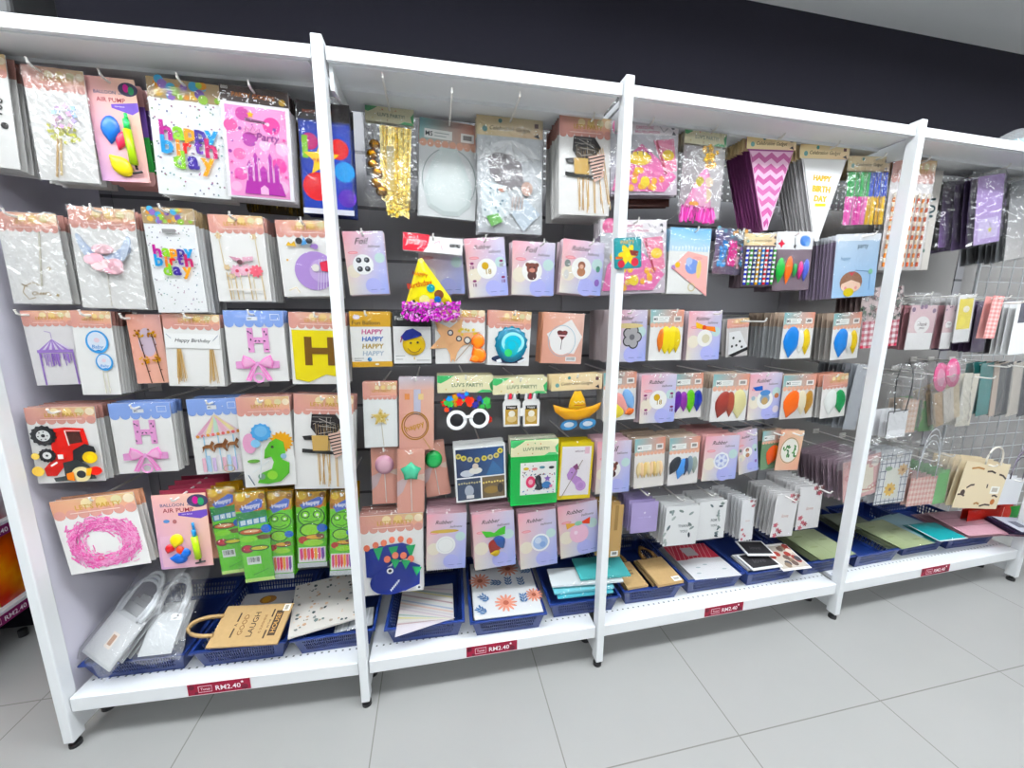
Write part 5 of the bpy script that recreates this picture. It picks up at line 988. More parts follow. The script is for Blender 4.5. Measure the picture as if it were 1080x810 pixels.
def d72b(p): a = p.art(); a.text('10', .8, .35, .3, '#2f4a4e', rot=-1.4); a.ell(.85, .45, .06, '#2f4a4e', .03); a.ell(.8, .8, .04, '#5a7a6a'); a.ell(.7, .93, .06, '#3a4a48'); a.build('lettering', p.root)
pk('cake_topper_pack', 'dark numeral card pack', 'pale card with dark numerals just right of a white post, top row', 'pack', (955, 177), (994, 181), (941, 284), .17, 3, .03, None, '#dcd6cf', d72b, bands=[(0, .2, '#dda890')], hook=None)

# second row
def d73(p):
    a = p.art(); a.rect(0, 0, 1, .35, '#a9d3f0'); a.grad(bil('#8ec6ee', '#7cbcec', '#cfe4f2', '#c2def0'), 0, 0, 1, .35, 3, 2)
    for i in range(12): x = .05+i*.08; a.poly([(x, .27+.02*math.sin(i)), (x+.06, .28), (x+.03, .35)], '#e9f2f8')
    a.build('header_card', p.root); a = p.art(.002); a.solid([(.08, .6), (.45, .35), (.95, .42), (1.0, 1.04)], '#efb6b0', .001)
    a.ell(.58, .58, .17, '#7f9ad8', .16); a.ell(.5, .5, .08, '#b8c8ea'); a.ell(.22, .56, .06, '#e8b83a'); a.ell(.12, .6, .05, '#a886c0'); a.ell(.75, .62, .06, '#eccf8a', .2); a.ell(.7, .45, .12, '#e6a8a4', .04); a.line([(.08, .6), (1, 1.03)], .014, '#d98a8a'); a.ring(.6, .9, .09, .02, '#d8c890'); a.build('pennant_flag', p.root)
pk('bunting_pack', 'pink triangle bunting pack', 'pink triangle bunting pack under a sky blue header, second row', 'bunting', (707, 239), (750, 242), (703, 309), .1, 4, .03, None, '#f0efec', d73, bands=[(0, .35, '#a9d3f0')], hook=.02, hooku=.6)
def d74(p):
    a = p.art(.001); a.grad(bil('#5a4a7a', '#3f5a5a', '#6a4a5a', '#4a4a6a'), nx=3, ny=4); rnd = random.Random(3)
    for i in range(20): a.ell(rnd.random(), rnd.random()*.2, .06, rnd.choice(['#2f5a3a', '#c98a2a', '#3a3a6a', '#5a8aa0', '#222']), n=8)
    a.rect(.65, .1, .9, .2, '#e6e6e6'); a.build('card_print', p.root); a = p.art(.003)
    for cx, cols in ((.22, ('#3a8fd8', '#5aa8e4', '#2c78c0')), (.52, ('#e84a9a', '#f06ab0', '#d8388a')), (.85, ('#4a9ad8', '#6ab0e4', '#9a6ac0'))):
        for i in range(40): u = cx+rnd.uniform(-.1, .1); v = rnd.uniform(.26, .82); a.star(u, v, .06, rnd.choice(cols), 5, .5, rnd.random()*3)
    for i in range(20): a.star(.68+rnd.uniform(-.05, .05), rnd.uniform(.3, .85), .05, rnd.choice(['#4a3a3a', '#7a6a4a', '#d8a0b0']), 5, .5)
    a.build('garland_strand', p.root, 'fabric')['kind'] = 'stuff'
pk('garland_pack', 'blue and pink garland pack', 'crinkled pack of blue and pink flower garlands, second row', 'pack', (757, 241), (792, 243), (750, 289), .1, 5, .06, None, None, d74, 'crinkled_bag', puff=.012, wild=.006, bands=[(0, .2, '#4a4a60')], hook=.02, hooku=.7)
pk('paper_straw_pack', 'multicoloured straw pack', 'pack of multicoloured spiral paper straws under a cream header, second row', 'straws', (785, 246), (821, 247), (781, 302), .085, 6, .06, lambda a: h_cele(a, .22), '#6a5a62', lambda p: straws(p, (('#2f3aa8', '#f2f2f2'), ('#3a8a3a', '#f4f4f4'), ('#23408a', '#f2f2f2'), ('#e0a82c', '#f4f4f4'), ('#2f7fd0', '#f2f2f2'), ('#d03a4a', '#f4f4f4')), 8, .26), puff=.006, bands=[(0, .22, '#ead6a8')], hook=.02, hooku=.75)
def d76(p):
    a = p.art(.0014); a.rect(0, 0, 1, .3, '#f0eff0'); a.star(.15, .2, .1, '#c8384a', 4, .5); a.line([(.5, .1), (.52, .24)], .02, '#333'); a.ell(.52, .25, .04, '#333'); a.ell(.78, .15, .14, '#4a7ac0', .12); a.ell(.85, .2, .06, '#8ab0e0'); a.build('header_card', p.root)
    for nm, u, r, c, lg, t in (('green', .16, .12, '#1fa03a', 2.4, .1), ('orange', .38, .1, '#ee6a1c', 3.2, .12), ('blue', .85, .08, '#5a6ac8', 3.2, .1), ('pink', .7, .07, '#d04a8a', 3, .1), ('green', .55, .06, '#2f8a4a', 2.6, .1)): a = p.art(.003); a.balloon(u, .66, r, c, t, .008, lg); a.build('party_blower', p.root, 'rubber', True, label=nm+' blower')
pk('party_blower_pack', 'party blower pack', 'clear pack of green and orange party blowers under a white header, second row', 'party blowers', (819, 244), (858, 245), (814, 306), .085, 8, .08, None, '#7a6a74', d76, bands=[(0, .3, '#f0eff0')], puff=.008, hook=.02, wild=.004)
def d77(p):
    a = p.art(); a.grad(bil('#c4d4e4', '#b8cce0', '#a8c8e8', '#9cc2e6')); a.rect(-.02, -.005, 1.02, .1, '#e6e8ec'); a.text('happy', .25, .38, .22, '#6a8ab0', shear=.2); a.text('party', .62, .2, .24, '#3a4a5a'); a.build('design_print', p.root)
    a = p.art(.0018); a.ell(.42, .76, .26, '#8a6450', .2); a.ell(.42, .82, .23, '#f0cdb8', .12); a.poly([(.2, .78), (.28, .66), (.56, .66), (.64, .78), (.42, .72)], '#8a6450'); a.ell(.3, .85, .03, '#e79a9a'); a.ell(.54, .85, .03, '#e79a9a'); a.ell(.38, .92, .12, '#d8c23a', .08); a.poly([(.34, .58), (.42, .62), (.5, .57), (.42, .66)], '#d04a5a'); a.line([(.5, .57), (.85, .6)], .01, '#5a7aa0'); a.ell(.85, .6, .05, '#8ac0a0'); a.line([(.85, .62), (.85, .9)], .01, '#4a7ab8'); a.build('child_print', p.root)
pk('gift_bag_pack', 'sky blue child print bag pack', 'sky blue bag pack printed with a brown haired child, second row', 'pack', (882, 247), (928, 247), (877, 314), .09, 10, .13, None, '#b0a0b8', d77, bands=[(0, .1, '#dfe1e6')], hook=.05, hooku=.6, fan=-.001)

# third row
pk('balloon_pack', 'crumpled yellow balloon pack', 'pack with crumpled yellow balloons and an orange one, third row', 'balloon pack', (686, 326), (721, 327), (684, 380), .1, 3, .03, h_ms, '#f2f0ee', balls(('orange', .34, .62, .1, '#d8742c', .1, 2.6), ('yellow', .48, .62, .16, '#eed31c', 0, 1.9), ('yellow', .66, .62, .16, '#f0d628', .1, 1.9), ('yellow', .8, .62, .12, '#e6c816', -.05, 2.3)), hook=.02, hooku=.7)
pk('balloon_pack', 'yellow bow rubber balloon pack', 'pastel rubber balloon pack with a yellow and orange bow, third row', 'balloon pack', (727, 328), (762, 328), (723, 380), .095, 3, .03, None, '#dfc9d2', ballo('Rubber', lambda a: (a.ell(.52, .55, .23, '#f4f1ec', n=22), a.ell(.55, .56, .12, '#dcd4b8'), a.poly([(.22, .22), (.5, .3), (.48, .38), (.24, .34)], '#e8b024'), a.poly([(.46, .3), (.8, .32), (.84, .43), (.5, .37)], '#e07a2c'), a.ell(.48, .33, .06, '#d04a2c'))), hook=.04, hooku=.75)
def d80(p):
    a = p.art(.002); a.solid([(.1, .35), (.6, .32), (.98, .78), (.1, .95)], '#efeeee', .0008); a.solid([(.1, .95), (.98, .76), (1, .84), (.3, 1)], '#1c1c1e', .0008)
    for u, v in ((.3, .5), (.45, .7), (.25, .72), (.6, .6), (.7, .75)): a.ell(u, v, .05, '#333')
    a.build('paper_pennant', p.root)
pk('bunting_pack', 'small spotted pennant pack', 'small dim pack with a black and white spotted pennant, third row', 'pack', (766, 336), (789, 336), (766, 376), .16, 2, .02, lambda a: h_peach(a, .2), '#d9d4d2', d80, hook=.13, hooku=.6)
bwy = lambda k: balls(('blue', .3+k*.03, .66, .22, '#3a82d0', .1, 1.55), ('white', .6, .66, .1, '#f0efe8', 0, 2.6), ('yellow', .78, .66, .12, '#e6c41c', -.05, 2.4))
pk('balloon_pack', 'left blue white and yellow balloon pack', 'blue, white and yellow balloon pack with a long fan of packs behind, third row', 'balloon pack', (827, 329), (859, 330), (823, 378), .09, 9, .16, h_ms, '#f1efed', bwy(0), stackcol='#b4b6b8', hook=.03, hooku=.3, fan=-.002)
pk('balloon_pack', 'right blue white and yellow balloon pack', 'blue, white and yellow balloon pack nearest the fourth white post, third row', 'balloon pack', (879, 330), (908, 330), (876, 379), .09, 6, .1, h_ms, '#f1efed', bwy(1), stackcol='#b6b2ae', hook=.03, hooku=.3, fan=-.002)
# fourth row
pk('balloon_pack', 'fourth row gold number rubber balloon pack', 'pastel rubber balloon pack with gold number balloon next to the pastel trio, fourth row', 'balloon pack', (676, 395), (713, 395), (675, 446), .085, 4, .05, None, '#dfc9d2', gold18, hook=.01)
pk('balloon_pack', 'purple green and navy balloon pack', 'pack of purple, green and navy balloons behind a gold number pack, fourth row', 'balloon pack', (711, 394), (741, 394), (710, 441), .1, 3, .03, h_ms, '#e6e0dc', balls(('purple', .12, .64, .14, '#5a2a8a', .1, 2), ('purple', .35, .64, .13, '#8a3a9a', -.05, 2), ('green', .58, .64, .15, '#5aae1c', 0, 2), ('navy', .84, .64, .14, '#23308a', 0, 2)), hook=.02)
pk('balloon_pack', 'maroon and cream balloon pack', 'pack of speckled maroon and cream balloons, fourth row', 'balloon pack', (752, 394), (790, 395), (749, 444), .09, 6, .07, h_ms, '#f1efed', balls(('maroon', .3, .66, .17, '#8a3a34', .3, 1.6), ('brown', .52, .66, .11, '#9a4a3a', 0, 2.3), ('cream', .76, .66, .18, '#e2d9a2', 0, 1.6)), hook=.02, fan=-.001)
pk('balloon_pack', 'blue bow rubber balloon pack', 'pastel rubber balloon pack with a dark blue bow, fourth row', 'balloon pack', (790, 394), (824, 394), (789, 442), .1, 3, .03, None, '#dfc9d2', ballo('Rubber', lambda a: (a.ell(.5, .57, .25, '#f4f1ec', n=22), a.ell(.5, .55, .15, '#8aa0b8'), a.ell(.5, .6, .1, '#b89a6a'), a.poly([(.1, .28), (.4, .26), (.42, .36), (.2, .36)], '#2f5aa8'), a.ell(.5, .42, .16, '#5a8ac0', .08), a.ell(.86, .5, .07, '#b87a5a'), a.ell(.14, .52, .06, '#a8b8c4'), a.ell(.86, .8, .1, '#e4d8e2'))), hook=.01)
pk('balloon_pack', 'orange spotted balloon pack', 'pack of orange spotted, cream and tan balloons, fourth row', 'balloon pack', (826, 395), (860, 396), (823, 441), .09, 5, .05, h_ms, '#e2dedb', balls(('orange', .3, .68, .21, '#e8661c', .3, 1.4), ('cream', .62, .66, .13, '#eadfc2', -.05, 2), ('tan', .82, .66, .12, '#a87a35', .1, 2.1)), hook=.01)
pk('balloon_pack', 'white and green balloon pack', 'pack of white and green spotted balloons next to the fourth white post, fourth row', 'balloon pack', (867, 395), (893, 395), (866, 440), .09, 5, .06, lambda a: h_peach(a, .28), '#f0ece8', balls(('white', .36, .66, .22, '#f0f2ee', .1, 1.55), ('green', .74, .66, .2, '#1f8a4e', -.1, 1.6)), bands=[(0, .28, '#e0a08c')], hook=.01, fan=-.001)
# fifth row
def thin(c, n):
    def f(p):
        for i in range(n): a = p.art(.0025); a.balloon(.14+i*.72/(n-1), .63, .09, c[i % len(c)], (-1)**i*.06, .005, 2.9); a.build('balloon', p.root, 'rubber', True)
    return f
pk('balloon_pack', 'cream thin balloon pack', 'pack of many thin cream and peach balloons by a white post, fifth row', 'balloon pack', (669, 463), (701, 461), (669, 515), .09, 9, .12, h_ms, '#ece6e0', thin(('#e6cfa0', '#eac8a0', '#e0c080'), 8), hook=.0)
pk('balloon_pack', 'black and blue balloon pack', 'pack of black, blue and grey balloons, fifth row', 'balloon pack', (706, 462), (738, 460), (704, 512), .09, 7, .1, h_ms, '#efeae8', balls(('black', .2, .6, .15, '#22262e', .5, 1.6), ('blue', .42, .68, .14, '#5a94d8', .3, 1.9), ('navy', .56, .64, .1, '#2a3a5a', .1, 2.2), ('grey', .7, .62, .1, '#7a8c9a', 0, 2.4), ('grey', .85, .62, .09, '#9aa49a', 0, 2.4)), hook=.0)
pk('balloon_pack', 'white flower rubber balloon pack', 'pastel rubber balloon pack with a white flower ring, fifth row', 'balloon pack', (744, 460), (780, 459), (740, 507), .09, 11, .17, None, '#e0aaa8', ballo('Rubber', lambda a: (a.ell(.52, .56, .24, '#f2f2f6', n=8), a.ell(.52, .56, .18, '#b8bee2', n=20), petals(a, .52, .56, .16, 6, '#e2e6f4', '#9aa6d8'))), hook=.0)
pk('balloon_pack', 'tilted brown bear rubber balloon pack', 'tilted pastel rubber balloon pack with a brown bear, fifth row', 'balloon pack', (776, 456), (797, 452), (780, 500), .12, 2, .02, None, '#dcc8ca', bear2, hook=.05)
pk('balloon_pack', 'orange in green balloon pack', 'pack of orange balloons on a dark green card, fifth row', 'balloon pack', (803, 454), (826, 454), (803, 494), .12, 2, .02, h_ms, '#6a8a6a', balls(('orange', .5, .66, .25, '#d8562c', .4, 1.3), ('orange', .7, .6, .15, '#e07a3c', -.4, 1.6)), hook=.05)
def d94(p): a = p.art(); a.grad(bil('#e6b49c', '#f0cfb0', '#eac2a8', '#e8a890')); a.ring(.5, .5, .4, .02, '#7a8a6a', 26, .48); a.ell(.5, .5, .36, '#f2efe6', .44); rnd = random.Random(2); [a.ell(.5+rnd.uniform(-.28, .28), .5+rnd.uniform(-.16, .16), .07, rnd.choice(['#4f8a4a', '#6aa05a', '#2f6a3a']), .035, rnd.random()*3, 8) for i in range(16)]; a.build('leaves_print', p.root)
pk('balloon_pack', 'leafy circle pack', 'tilted peach pack with a ring of green leaves, fifth row', 'pack', (823, 453), (847, 455), (818, 495), .1, 2, .02, None, '#e9b9a2', d94, hook=.05)
# ---- third bay, sixth row: gift bags in clear pouches
def leafs(p, words, side=1):
    a = p.art(.0016); rnd = random.Random(len(words)+side)
    for i in range(15):
        q = rnd.random(); u = (.12+.12*math.sin(q*6)) if i % 3 and side > 0 else (.85-.14*abs(math.sin(q*5))); v = .06+q*.88
        if i == 0: u, v = .45, .12
        a.ell(u, v, .08, rnd.choice(['#6d7b80', '#9aa6a4', '#3f4a54', '#b4bcb8', '#7d8a86']), .035, rnd.random()*3, 10)
    for i, w_ in enumerate(words): a.text(w_, .58, .5+i*.14, .12*len(w_)*.62, '#5b6166', hmax=.07)
    a.build('leaves_print', p.root)
def rope(p, c, u0=.25, u1=.75, up=.55, r=.0025, name='handle', bulge=.25):
    a = p.art(.003); pts = []
    for i in range(13): t = i/12; pts.append(((u0+u1)/2-(u1-u0)/2*math.cos(PI*t)*(1+bulge*math.sin(PI*t)), .03-up*math.sin(PI*t)))
    a.tube(pts, r, c); return a.build(name, p.root, 'rubber', True)
CL = dict(bag='plastic_bag', puff=.008, wild=.005)
pk('gift_bag_pack', 'lilac gift bag pack', 'small lilac gift bag in a clear pouch, lowest row by a white post', 'gift bag', (666, 530), (694, 529), (665, 562), .08, 7, .12, None, '#b1a2d0', lambda p: [a := p.art(), a.star(.5, .35, .06, '#e6def2'), a.star(.7, .5, .05, '#d8cdec'), a.text('Happy Birthday', .5, .5, .5, '#c9bce6', hmax=.08), a.build('lettering', p.root)], pad=(.012, .045, .012, .03), hook=.02, **CL)
pk('gift_bag_pack', 'thank you leaf bag pack', 'white gift bag pack with grey leaves reading thank you, lowest row', 'gift bag', (702, 534), (737, 534), (700, 575), .07, 8, .1, None, '#f2f2f2', lambda p: leafs(p, ['THANK', 'YOU']), pad=(.014, .03, .006, .004), hook=.0, **CL)
pk('gift_bag_pack', 'grey leaf white bag pack', 'white gift bag pack with grey leaves down its right side, beside the thank you one', 'gift bag', (737, 529), (766, 528), (735, 569), .09, 8, .11, None, '#f0f0f0', lambda p: leafs(p, ['FOR', 'YOU'], -1), pad=(.004, .03, .008, .004), hook=.0, **CL)
def floral(p):
    a = p.art(); rnd = random.Random(8)
    for i in range(12): u, v = (rnd.uniform(.6, .95), rnd.uniform(.03, .3)) if i % 2 else (rnd.uniform(.08, .5), rnd.uniform(.7, .96)); petals(a, u, v, .09, 5, rnd.choice(['#a8384a', '#c96a78', '#d8a0a0', '#8a5a5a']))
    a.text('love', .5, .5, .3, '#d8b8b0', shear=.2); a.build('flower_print', p.root)
pk('gift_bag_pack', 'edge-on white bag pack', 'stack of white gift bags seen nearly edge-on, lowest row', 'gift bag', (783, 528), (797, 526), (779, 571), .1, 10, .15, None, '#ececee', floral, pad=(.012, .02, .004, .006), hook=.0, fan=-.003, **CL)
pk('gift_bag_pack', 'faint pink floral bag pack', 'white gift bag pack with faint pink flowers, lowest row', 'gift bag', (819, 521), (842, 521), (813, 566), .09, 9, .15, None, '#f0eeee', floral, pad=(.02, .02, .004, .004), hook=.06, hooku=.4, fan=-.001, **CL)
pk('gift_bag_pack', 'red floral corner bag pack', 'white gift bag pack with red flowers at its corners, end of the lowest row', 'gift bag', (843, 514), (867, 513), (840, 558), .1, 9, .18, None, '#f0eeee', floral, pad=(.006, .02, .006, .004), hook=.06, hooku=.8, **CL)

# ================================================================ fourth bay
def d102(p):
    a = p.art(.002); a.grad(bil('#a88ac4', '#b49ad0', '#c9b4e0', '#b8a2d6')); a.rect(.15, .62, .9, .92, '#d2c4e6'); a.star(.6, .8, .1, '#d8d27a'); a.build('design_print', p.root)
pk('gift_bag_pack', 'folded lilac bag bundle', 'crinkled bundle with a folded lilac bag in front and dark ones behind, top row', 'gift bag', (1030, 186), (1058, 184), (1027, 258), .12, 12, .22, None, '#6a5a7e', d102, 'crinkled_bag', pad=(.04, .03, .008, .01), puff=.014, wild=.012, fan=-.003, jit=.012, hook=.04, hooku=.7)
pk('gift_bag_pack', 'folded black bag bundle', 'black and lilac folded bag in a crinkled clear pouch by the fourth post, top row', 'gift bag', (996, 192), (1016, 190), (988, 262), .2, 9, .18, None, '#2a2630', lambda p: [a := p.art(), a.grad(bil('#1c1a20', '#5a4a70', '#8a6aa8', '#2a2630')), a.build('design_print', p.root)], 'crinkled_bag', pad=(.03, .03, .02, .01), puff=.02, wild=.014, fan=-.004, jit=.012, hook=None)
pk('gift_bag_pack', 'grey and white bag bundle', 'grey bundle of folded bags in crinkled clear pouches by the right edge, top row', 'gift bag', (1064, 190), (1094, 190), (1062, 272), .14, 8, .14, None, '#8a8c90', lambda p: [a := p.art(), a.grad(bil('#6a6e74', '#8a8e92', '#d8d4d2', '#b8b4b4')), a.build('design_print', p.root)]+[None for i in ()], 'crinkled_bag', pad=(.02, .03, .02, .01), puff=.014, wild=.012, fan=-.002, jit=.01, hook=.05)
def gingham(a, u0, v0, u1, v1, c, n, m, base='#f4eeee'):
    a.rect(u0, v0, u1, v1, base); l = lin(c); b_ = lin(base); mid = '#%02x%02x%02x' % tuple(int((int(c[i:i+2], 16)+int(base[i:i+2], 16))/2) for i in (1, 3, 5))
    a.up()
    for i in range(n):
        for j in range(m):
            if i % 2 == 0 or j % 2 == 0: x = u0+(u1-u0)*i/n; y = v0+(v1-v0)*j/m; a.raw([a.pt(x, y), a.pt(x+(u1-u0)/n, y), a.pt(x+(u1-u0)/n, y+(v1-v0)/m), a.pt(x, y+(v1-v0)/m)], [(3, 2, 1, 0)], c if i % 2 == 0 and j % 2 == 0 else mid)
def d104(p):
    a = p.art(.002); rnd = random.Random(3)
    for i in range(60): a.star(rnd.random(), rnd.uniform(.02, .52), .07, rnd.choice(['#7a2f3a', '#3a5a3a', '#d8d4d0', '#4a2a2e', '#b8b0ac']), 4, .4, i)
    a.build('tinsel_shred', p.root, 'tinsel')['kind'] = 'stuff'
    a = p.art(.003); gingham(a, .06, .55, .98, 1, '#a8384a', 13, 9); a.build('gingham_print', p.root)
pk('gift_bag_pack', 'red gingham bag pack', 'red gingham gift bag pack with tinsel above, behind the fourth white post', 'gift bag', (908, 302), (950, 305), (906, 365), .1, 6, .1, None, '#c9b2b0', d104, 'cloudy_bag', puff=.006, hook=.02)
def d105(p):
    a = p.art(); a.grad(bil('#d8b2ba', '#e2c4c8', '#e6cccc', '#d8b0b8'), 0, 0, 1, .62); a.rect(0, .62, 1, 1, '#f2efee'); a.ell(.52, .44, .3, '#f2eeec', .26); a.text('Thank', .52, .42, .4, '#5a4a46', shear=.3); a.text('you', .52, .52, .2, '#5a4a46', shear=.3)
    for u, v in ((.4, .04), (.55, .03), (.1, .1), (.9, .12)): a.ell(u, v, .07, '#7a5a7a')
    a.build('lettering', p.root); rope(p, '#e8e6e6', .3, .7, .28, .0018)
pk('gift_bag_pack', 'pink thank you bag pack', 'pink and white gift bag pack reading thank you in a clear pouch, second row', 'gift bag', (962, 322), (989, 322), (953, 369), .09, 9, .16, None, '#a87a80', d105, 'cloudy_bag', pad=(.006, .055, .006, .004), hook=.02, fan=-.001)
pk('gift_bag_pack', 'narrow pink thank you bag pack', 'narrow half-turned pink thank you bag pack left of the yellow one, second row', 'gift bag', (998, 322), (1009, 322), (990, 368), .1, 5, .1, None, '#b88a92', d105, 'cloudy_bag', pad=(.006, .05, .006, .004), hook=.02)
def d107(p): a = p.art(); a.rect(.08, .08, .92, .72, '#e6d018'); a.ell(.55, .3, .2, '#f2ead0', .15); a.ell(.4, .55, .2, '#efdc4a'); a.build('design_print', p.root)
pk('gift_bag_pack', 'bright yellow bag pack', 'bright yellow and white bag pack in the second row of the fourth bay', 'gift bag', (1011, 311), (1028, 311), (1005, 361), .085, 6, .1, None, '#eceaea', d107, 'cloudy_bag', hook=.03)
pk('gift_bag_pack', 'dark purple bag pack', 'dark purple bag pack edges right of the bright yellow bag', 'gift bag', (1031, 318), (1045, 318), (1024, 371), .17, 8, .15, None, '#4f3e5c', None, 'cloudy_bag', hook=.13)
def d109(p): a = p.art(); gingham(a, 0, 0, 1, 1, '#d8908e', 5, 21, '#efcfcb'); a.build('gingham_print', p.root)
pk('gift_bag_pack', 'pink gingham strip pack', 'narrow pink gingham pack between dark bag packs, second row', 'gift bag', (1047, 311), (1058, 313), (1038, 356), .1, 2, .02, None, '#e0a8a4', d109, None, hook=.04)
pk('gift_bag_pack', 'slate edged bag pack', 'slate grey and white bag pack edges at the right, second row', 'gift bag', (1060, 317), (1070, 317), (1052, 373), .16, 9, .16, None, '#6a6670', None, 'cloudy_bag', hook=.1, fan=-.001)
pk('gift_bag_pack', 'plain white bag pack', 'plain white bag pack with a dark patch cut by the right edge, second row', 'gift bag', (1072, 317), (1098, 318), (1064, 373), .1, 4, .06, None, '#f0f0f0', lambda p: [a := p.art(), a.rect(.15, 0, 1, .4, '#4a4a52'), a.build('patch_print', p.root)], None, hook=.03)
# third row
pk('clear_sleeve_pack', 'clear sleeve pack', 'dangling clear sleeves just left of the fourth white post, third row', 'clear sleeves', (903, 384), (916, 386), (890, 452), .1, 9, .14, None, '#a8acb2', None, 'cloudy_bag', wild=.008, fan=-.003, jit=.008, hook=.03)
def whitebag(p): a = p.art(); [a.ell(u, .06, .03, '#333', n=8) for u in (.25, .78)]; a.line([(0, .0), (0, 1)], .05, '#26262a'); a.line([(0, 0), (1, 0)], .04, '#26262a'); a.build('border_print', p.root); rope(p, '#1c1c20', .25, .78, 1.75, .0024, bulge=1.6)
pk('gift_bag', 'small white rope handled bag', 'small white gift bag with tall thin black rope handles beside the fourth post', 'gift bag', (936, 433), (956, 434), (935, 461), .06, 3, .05, None, '#f2f2f4', whitebag, None, hook=None)
def beige(p): a = p.art(); gingham(a, 0, 0, 1, 1, '#e6c0a8', 9, 13, '#efdccb'); a.build('gingham_print', p.root); rope(p, '#d8d8da', .25, .8, 1.1, .0016)
pk('gift_bag_pack', 'beige gingham bag pack', 'beige gingham bag pack in a tall clear pouch, third row', 'gift bag', (952, 421), (968, 422), (949, 456), .09, 4, .05, None, '#e2cdb8', beige, 'cloudy_bag', pad=(.02, .11, .02, .004), hook=.03)
pk('gift_bag_pack', 'green bag pack', 'green bag pack edges under clear film, third row', 'gift bag', (973, 422), (990, 423), (969, 454), .11, 8, .1, None, '#6fae62', None, 'cloudy_bag', pad=(.01, .06, .01, .004), fan=.002, hook=.04)
def pinkcup(p):
    a = p.art(.002)
    for u in (.3, .72): a.solid(a.el(u, -.4, .27, .44, 0, 20), '#d4648f', .002); a.ell(u, -.4, .15, '#dfa0b8', .28)
    a.rect(.02, 0, .3, 1, '#cfae86'); a.rect(.34, 0, .72, 1, '#f0e8dc'); a.build('pink_handle', p.root, label='pink oval handles')
pk('gift_bag_pack', 'cream bag with pink handles', 'cream bag pack with pink oval handles in a clear pouch, third row', 'gift bag', (979, 413), (1006, 413), (990, 442), .08, 5, .07, None, '#e2cfae', pinkcup, 'cloudy_bag', pad=(.015, .075, .02, .03), hook=.03)
pk('gift_bag_pack', 'plain cream card pack', 'plain cream card behind clear film, third row of the fourth bay', 'gift bag', (1015, 394), (1030, 396), (1010, 448), .14, 3, .04, None, '#e6e0d0', None, 'cloudy_bag', hook=.08)
for i, (x, c, nm) in enumerate(((1032, '#2f7a78', 'teal'), (1046, '#cbb8a8', 'beige'), (1052, '#1c1b20', 'black'), (1064, '#d8cfc4', 'ivory'), (1076, '#2f2e36', 'charcoal'))):
    pk('paper_bag_pack', f'{nm} folded bag pack', f'{nm} folded bag pack in the row above the wire grid foot, right edge', 'gift bag', (x, 384), (x+13, 384), (x, 437), .16, 3, .05, None, c, None, 'cloudy_bag', hook=.08 if i % 2 == 0 else None)
# fourth row
def d119(p):
    a = p.art(); a.rect(.3, .2, .8, .9, '#f4ecd8'); rnd = random.Random(4)
    for i in range(12): u, v = rnd.uniform(.05, .95), rnd.uniform(.05, .95); a.ring(u, v, .06, .02, '#d88a8e', 12)
    a.ell(.85, .2, .1, '#f2e6dc'); a.line([(.45, .8), (.7, .86), (.9, .8)], .03, '#c98a7a'); a.build('design_print', p.root)
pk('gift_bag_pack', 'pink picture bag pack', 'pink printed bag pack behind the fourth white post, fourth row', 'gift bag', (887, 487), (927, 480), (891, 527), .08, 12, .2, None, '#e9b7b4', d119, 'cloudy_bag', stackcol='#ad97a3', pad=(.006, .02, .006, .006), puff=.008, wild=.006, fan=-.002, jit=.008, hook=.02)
def d120(p):
    a = p.art(); a.rect(0, 0, 1, 1, '#eff0f2')
    for i in range(7): a.line([(.06+i*.145, 0), (.06+i*.145, 1)], .022, '#5c6678'); a.line([(0, .05+i*.15), (1, .05+i*.15)], .022, '#5c6678')
    a.poly([(.25, .3), (.72, .3), (.75, .9), (.22, .9)], '#f0f0e4'); petals(a, .45, .72, .18, 9, '#dfb23a', '#8a5a2a'); petals(a, .78, .35, .16, 8, '#e6bf8a', '#a8743a'); a.ell(.3, .3, .12, '#8fb08a', .06); a.build('plaid_print', p.root)
pk('gift_bag_pack', 'blue plaid sunflower bag pack', 'white and navy plaid bag pack with a sunflower, fourth row', 'gift bag', (928, 477), (959, 478), (924, 530), .075, 6, .1, None, '#e9ebef', d120, 'cloudy_bag', pad=(.006, .02, .006, .006), puff=.008, wild=.006, hook=.02)
def d121(p): a = p.art(); gingham(a, 0, 0, 1, 1, '#dc9c92', 15, 11, '#f2dcd0'); a.build('gingham_print', p.root); [rope(p, '#dfe2e6', .15, .85, 1.3+.2*i, .002) for i in range(3)]
pk('gift_bag_pack', 'pink gingham square bag pack', 'square pink gingham bag pack with clear loop handles, fourth row', 'gift bag', (960, 502), (986, 505), (958, 531), .07, 7, .12, None, '#e9bfb4', d121, 'cloudy_bag', pad=(.006, .1, .006, .004), hook=.03)
pk('gift_bag_pack', 'green edged pouch pack', 'green edged bag pouches seen edge-on beside the cream moustache bag', 'gift bag', (986, 496), (999, 497), (985, 530), .09, 8, .14, None, '#5fae5a', None, 'cloudy_bag', pad=(.004, .09, .004, .004), fan=-.001, hook=.03)
def d123(p):
    a = p.art(); K = '#3a2c28'
    for u, v, s, r in ((.3, .14, .14, 0), (.62, .2, .1, .2), (.9, .28, .12, .7), (.25, .52, .1, -.7), (.62, .5, .07, 1.5), (.7, .93, .12, -.2), (.1, .72, .08, .3), (.5, .9, .06, 0), (.86, .72, .07, .3)):
        a.line([(u-s*math.cos(r), v-s*.6*math.sin(r)), (u, v-.025), (u+s*math.cos(r), v+s*.6*math.sin(r))], .03, K if r else '#a87a4a')
    a.ell(.12, .66, .05, K); a.rect(.72, .5, .92, .66, '#f0eee8'); a.rect(.75, .53, .88, .62, '#b8b0a4'); a.ell(.85, .84, .05, '#a8683a'); a.build('moustache_print', p.root); rope(p, '#efe9de', .38, .72, .38, .004)
